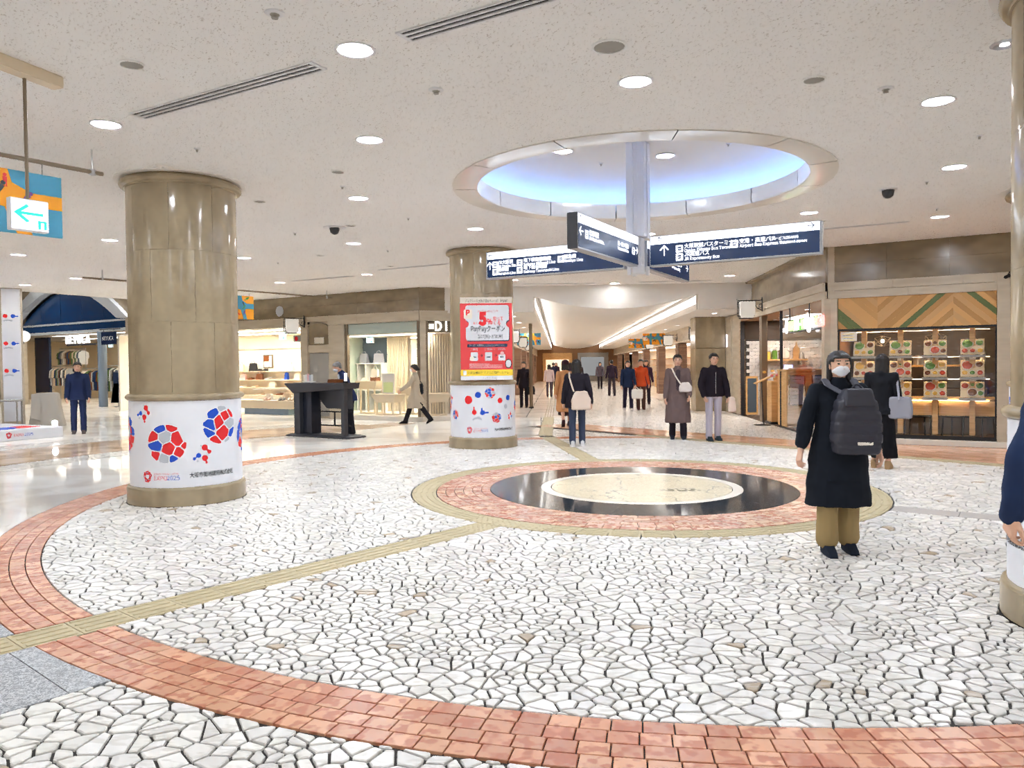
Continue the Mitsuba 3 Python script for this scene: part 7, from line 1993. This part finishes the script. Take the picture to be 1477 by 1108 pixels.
# 6, 7 couple walking towards us
w6 = person(3.22, 14.9, 172, 1.66, 'person in a long open grey-brown coat with a white pouch, walking towards the camera', fabric(112, 94, 92), fabric(36, 30, 38), dict(legL=(6, 3), legR=(-6, 8), armL=(6, 8, 30, 10), armR=(2, 7, 12)), hair='short', shoe=(40, 44, 54), sole=(238, 238, 238), coat_hem=0.2, top_w=1.25, flare=1.22, inner=fabric(70, 60, 66))
soft_bag(w6, w6['waist'] + V(-0.13, 0.2, 0.0), 0.24, 0.19, 0.07, fabric(238, 226, 220), 'white triangular pouch on the front of the person in the long open coat', [w6['waist'] + V(-0.04, 0.2, 0.06), w6['chest'] + V(0.06, 0.14, 0.02), w6['sho']['R'] + V(-0.06, 0.04, 0.06)], 'pouch', 'pouch', taper=0.5)
w7 = person(3.86, 14.7, 186, 1.67, 'person in a black zip jacket and pale grey jeans, walking beside the long coat', fabric(34, 28, 36), fabric(186, 178, 190), dict(legL=(-3, 3), legR=(4, 4), armL=(2, 14, 18, 12), armR=(4, 16, 22, 22), curl=35), hair='short', shoe=(46, 56, 64), coat_hem=0.50, top_w=1.35)
add(w7['key'] + '__zip', tube([tuple(w7['chest'] + V(0.0, 0.124, 0.06)), tuple(w7['waist'] + V(0.0, 0.122, 0)), tuple(w7['hip'] + V(0.0, 0.13, 0.03))], 0.006, 6), 'm_metal', w7['M'], label='pale zip')
soft_bag(w7, w7['A']['L'][2] + V(-0.06, 0.05, -0.16), 0.16, 0.3, 0.06, fabric(236, 214, 200), 'pale soft bag carried by the person in the black zip jacket', [w7['A']['L'][2] + V(-0.03, 0.03, -0.04), w7['A']['L'][2] + V(-0.06, 0.05, -0.05)], 'bag', 'hand_bag', taper=0.5)
# 8, 9, 10 three more farther down the corridor
w8 = person(3.72, 24.6, 178, 1.60, 'person in a navy top with white shopping bags, farther down the corridor', NAVY, fabric(44, 40, 60), dict(legL=(7, 2), legR=(-8, 10), armL=(4, 6, 30), armR=(4, 6, 20)), hair='bob', coat_hem=0.46, shoe=(220, 210, 210))
for i, (dx, nm) in enumerate(((-0.12, 'left'), (0.02, 'right'))):
    soft_bag(w8, w8['A']['L'][2] + V(dx, 0.05, -0.3), 0.22, 0.3, 0.1, 'm_white', 'white shopping bag carried in the corridor, %s one of two' % nm, [w8['A']['L'][2] + V(dx, 0.05, -0.16), w8['A']['L'][2] + V(0, 0.02, -0.07)], 'shopping bag', 'shopping_bag', taper=1.0)
w9 = person(4.20, 25.0, 181, 1.64, 'person in an orange-red jacket beside the white shopping bags', fabric(206, 84, 46), fabric(84, 60, 54), dict(legL=(-4, 4), legR=(6, 5)), hair='short', coat_hem=0.46, shoe=(70, 40, 40))
w10 = person(4.98, 28.5, 175, 1.64, 'person in a dark plum coat behind the orange jacket', fabric(62, 40, 60), fabric(40, 34, 44), dict(legL=(5, 3), legR=(-5, 6)), hair='bob', coat_hem=0.36, shoe=(60, 40, 44))
# 11 man in black by the steel pole with a dark bag, 12.. small figures in the distance
w11 = person(0.42, 27.2, 170, 1.62, 'person in a black coat beside the steel pole at the left of the corridor', fabric(38, 32, 40), fabric(36, 32, 40), dict(legL=(3, 2), legR=(-3, 3)), hair='short', coat_hem=0.42, shoe=(40, 34, 40))
soft_bag(w11, w11['A']['L'][2] + V(-0.02, 0, -0.22), 0.3, 0.3, 0.12, BLK, 'black bag hanging beside the steel pole', [w11['A']['L'][2] + V(-0.02, 0, -0.08), w11['A']['L'][2] + V(0, 0, -0.02)], 'handbag', 'handbag')
dist = [(1.75, 36.0, 2, 1.52, (214, 196, 200), (90, 80, 90), 'girl in a pale top walking away at the left of the corridor'), (4.75, 36.5, 3, 1.70, (52, 40, 56), (60, 52, 60), 'man in a dark jacket walking away, nearest of the distant figures'), (3.2, 42.0, 0, 1.62, (60, 44, 60), (44, 40, 48), 'distant figure in a dark coat in the middle of the corridor'), (3.75, 45.0, 178, 1.66, (86, 70, 90), (60, 54, 60), 'distant figure in a mauve coat in the middle of the corridor'),
        (2.6, 48.0, 4, 1.64, (40, 40, 60), (40, 36, 44), 'distant figure in navy, left in the crowd'), (3.0, 52.0, 178, 1.66, (70, 50, 60), (44, 40, 48), 'farthest figure in a dark red coat'), (5.4, 47.0, 182, 1.64, (90, 80, 90), (54, 48, 54), 'distant figure in grey at the right of the crowd'), (4.6, 52.0, 0, 1.6, (50, 44, 50), (50, 46, 54), 'farthest figure in black at the right of the crowd')]
for i, (x, y, yw, h_, tc, bc, l) in enumerate(dist):
    person(x, y, yw, h_, l, fabric(*tc), fabric(*bc), dict(legL=(9 if i % 2 else -7, 4), legR=(-7 if i % 2 else 9, 8)), hair=('bob', 'short', 'long')[i % 3], coat_hem=(0.46, 0.5, 0.3)[i % 3], face=False, hands=False)
# man leaning on the information desk
wd_ = person(-3.58, 16.92, 118, 1.66, 'grey-haired man in a navy suit and white mask, leaning on the information desk', fabric(34, 46, 84), fabric(26, 28, 36), dict(legL=(4, 2), legR=(-4, 2), armL=(40, 8, 55, 10), armR=(-8, 8, 10), curl=30), hair='short', haircol='m_hair_grey', mask=True, coat_hem=0.45, top_w=1.25, lean=20, shoe=(26, 26, 30), inner='m_wrap', head_tilt=10)
# woman in the trench coat, striding to the left
wt = person(-2.52, 20.0, 88, 1.60, 'woman in a beige trench coat and black boots, striding to the left past the boutique', fabric(186, 172, 152), fabric(34, 32, 36), dict(legL=(-26, 10), legR=(24, 4), armL=(34, 6, 22), armR=(-14, 8, 10), curl=30), hair='tied', shoe=(24, 24, 28), coat_hem=0.25, flare=1.35, top_w=1.05, mask=True)
soft_bag(wt, wt['sho']['R'] + V(0.06, -0.10, -0.34), 0.26, 0.28, 0.12, BLK, 'black shoulder bag under the arm of the woman in the trench coat', [wt['sho']['R'] + V(0.05, -0.04, -0.2), wt['sho']['R'] + V(0.0, 0.0, 0.06), wt['sho']['R'] + V(0.05, -0.14, -0.2)], 'shoulder bag')
# man in navy by the plinth, woman inside the homeware shop
person(-10.22, 18.05, 205, 1.68, 'man in a navy jacket and navy trousers standing right of the white plinth', fabric(34, 44, 72), fabric(32, 42, 72), dict(legL=(1, 1), legR=(-1, 1), armL=(3, 8, 20, 4), armR=(3, 8, 20, 4)), hair='short', coat_hem=0.47, top_w=1.15, shoe=(90, 80, 76))
q = FK.p(2.3, 1.2)
person(q[0], q[1], 20, 1.60, 'shopper in a pale coat inside the homeware shop, seen from behind', fabric(206, 200, 190), fabric(210, 206, 200), dict(legL=(2, 1), legR=(-2, 1)), hair='tied', coat_hem=0.3, face=False)
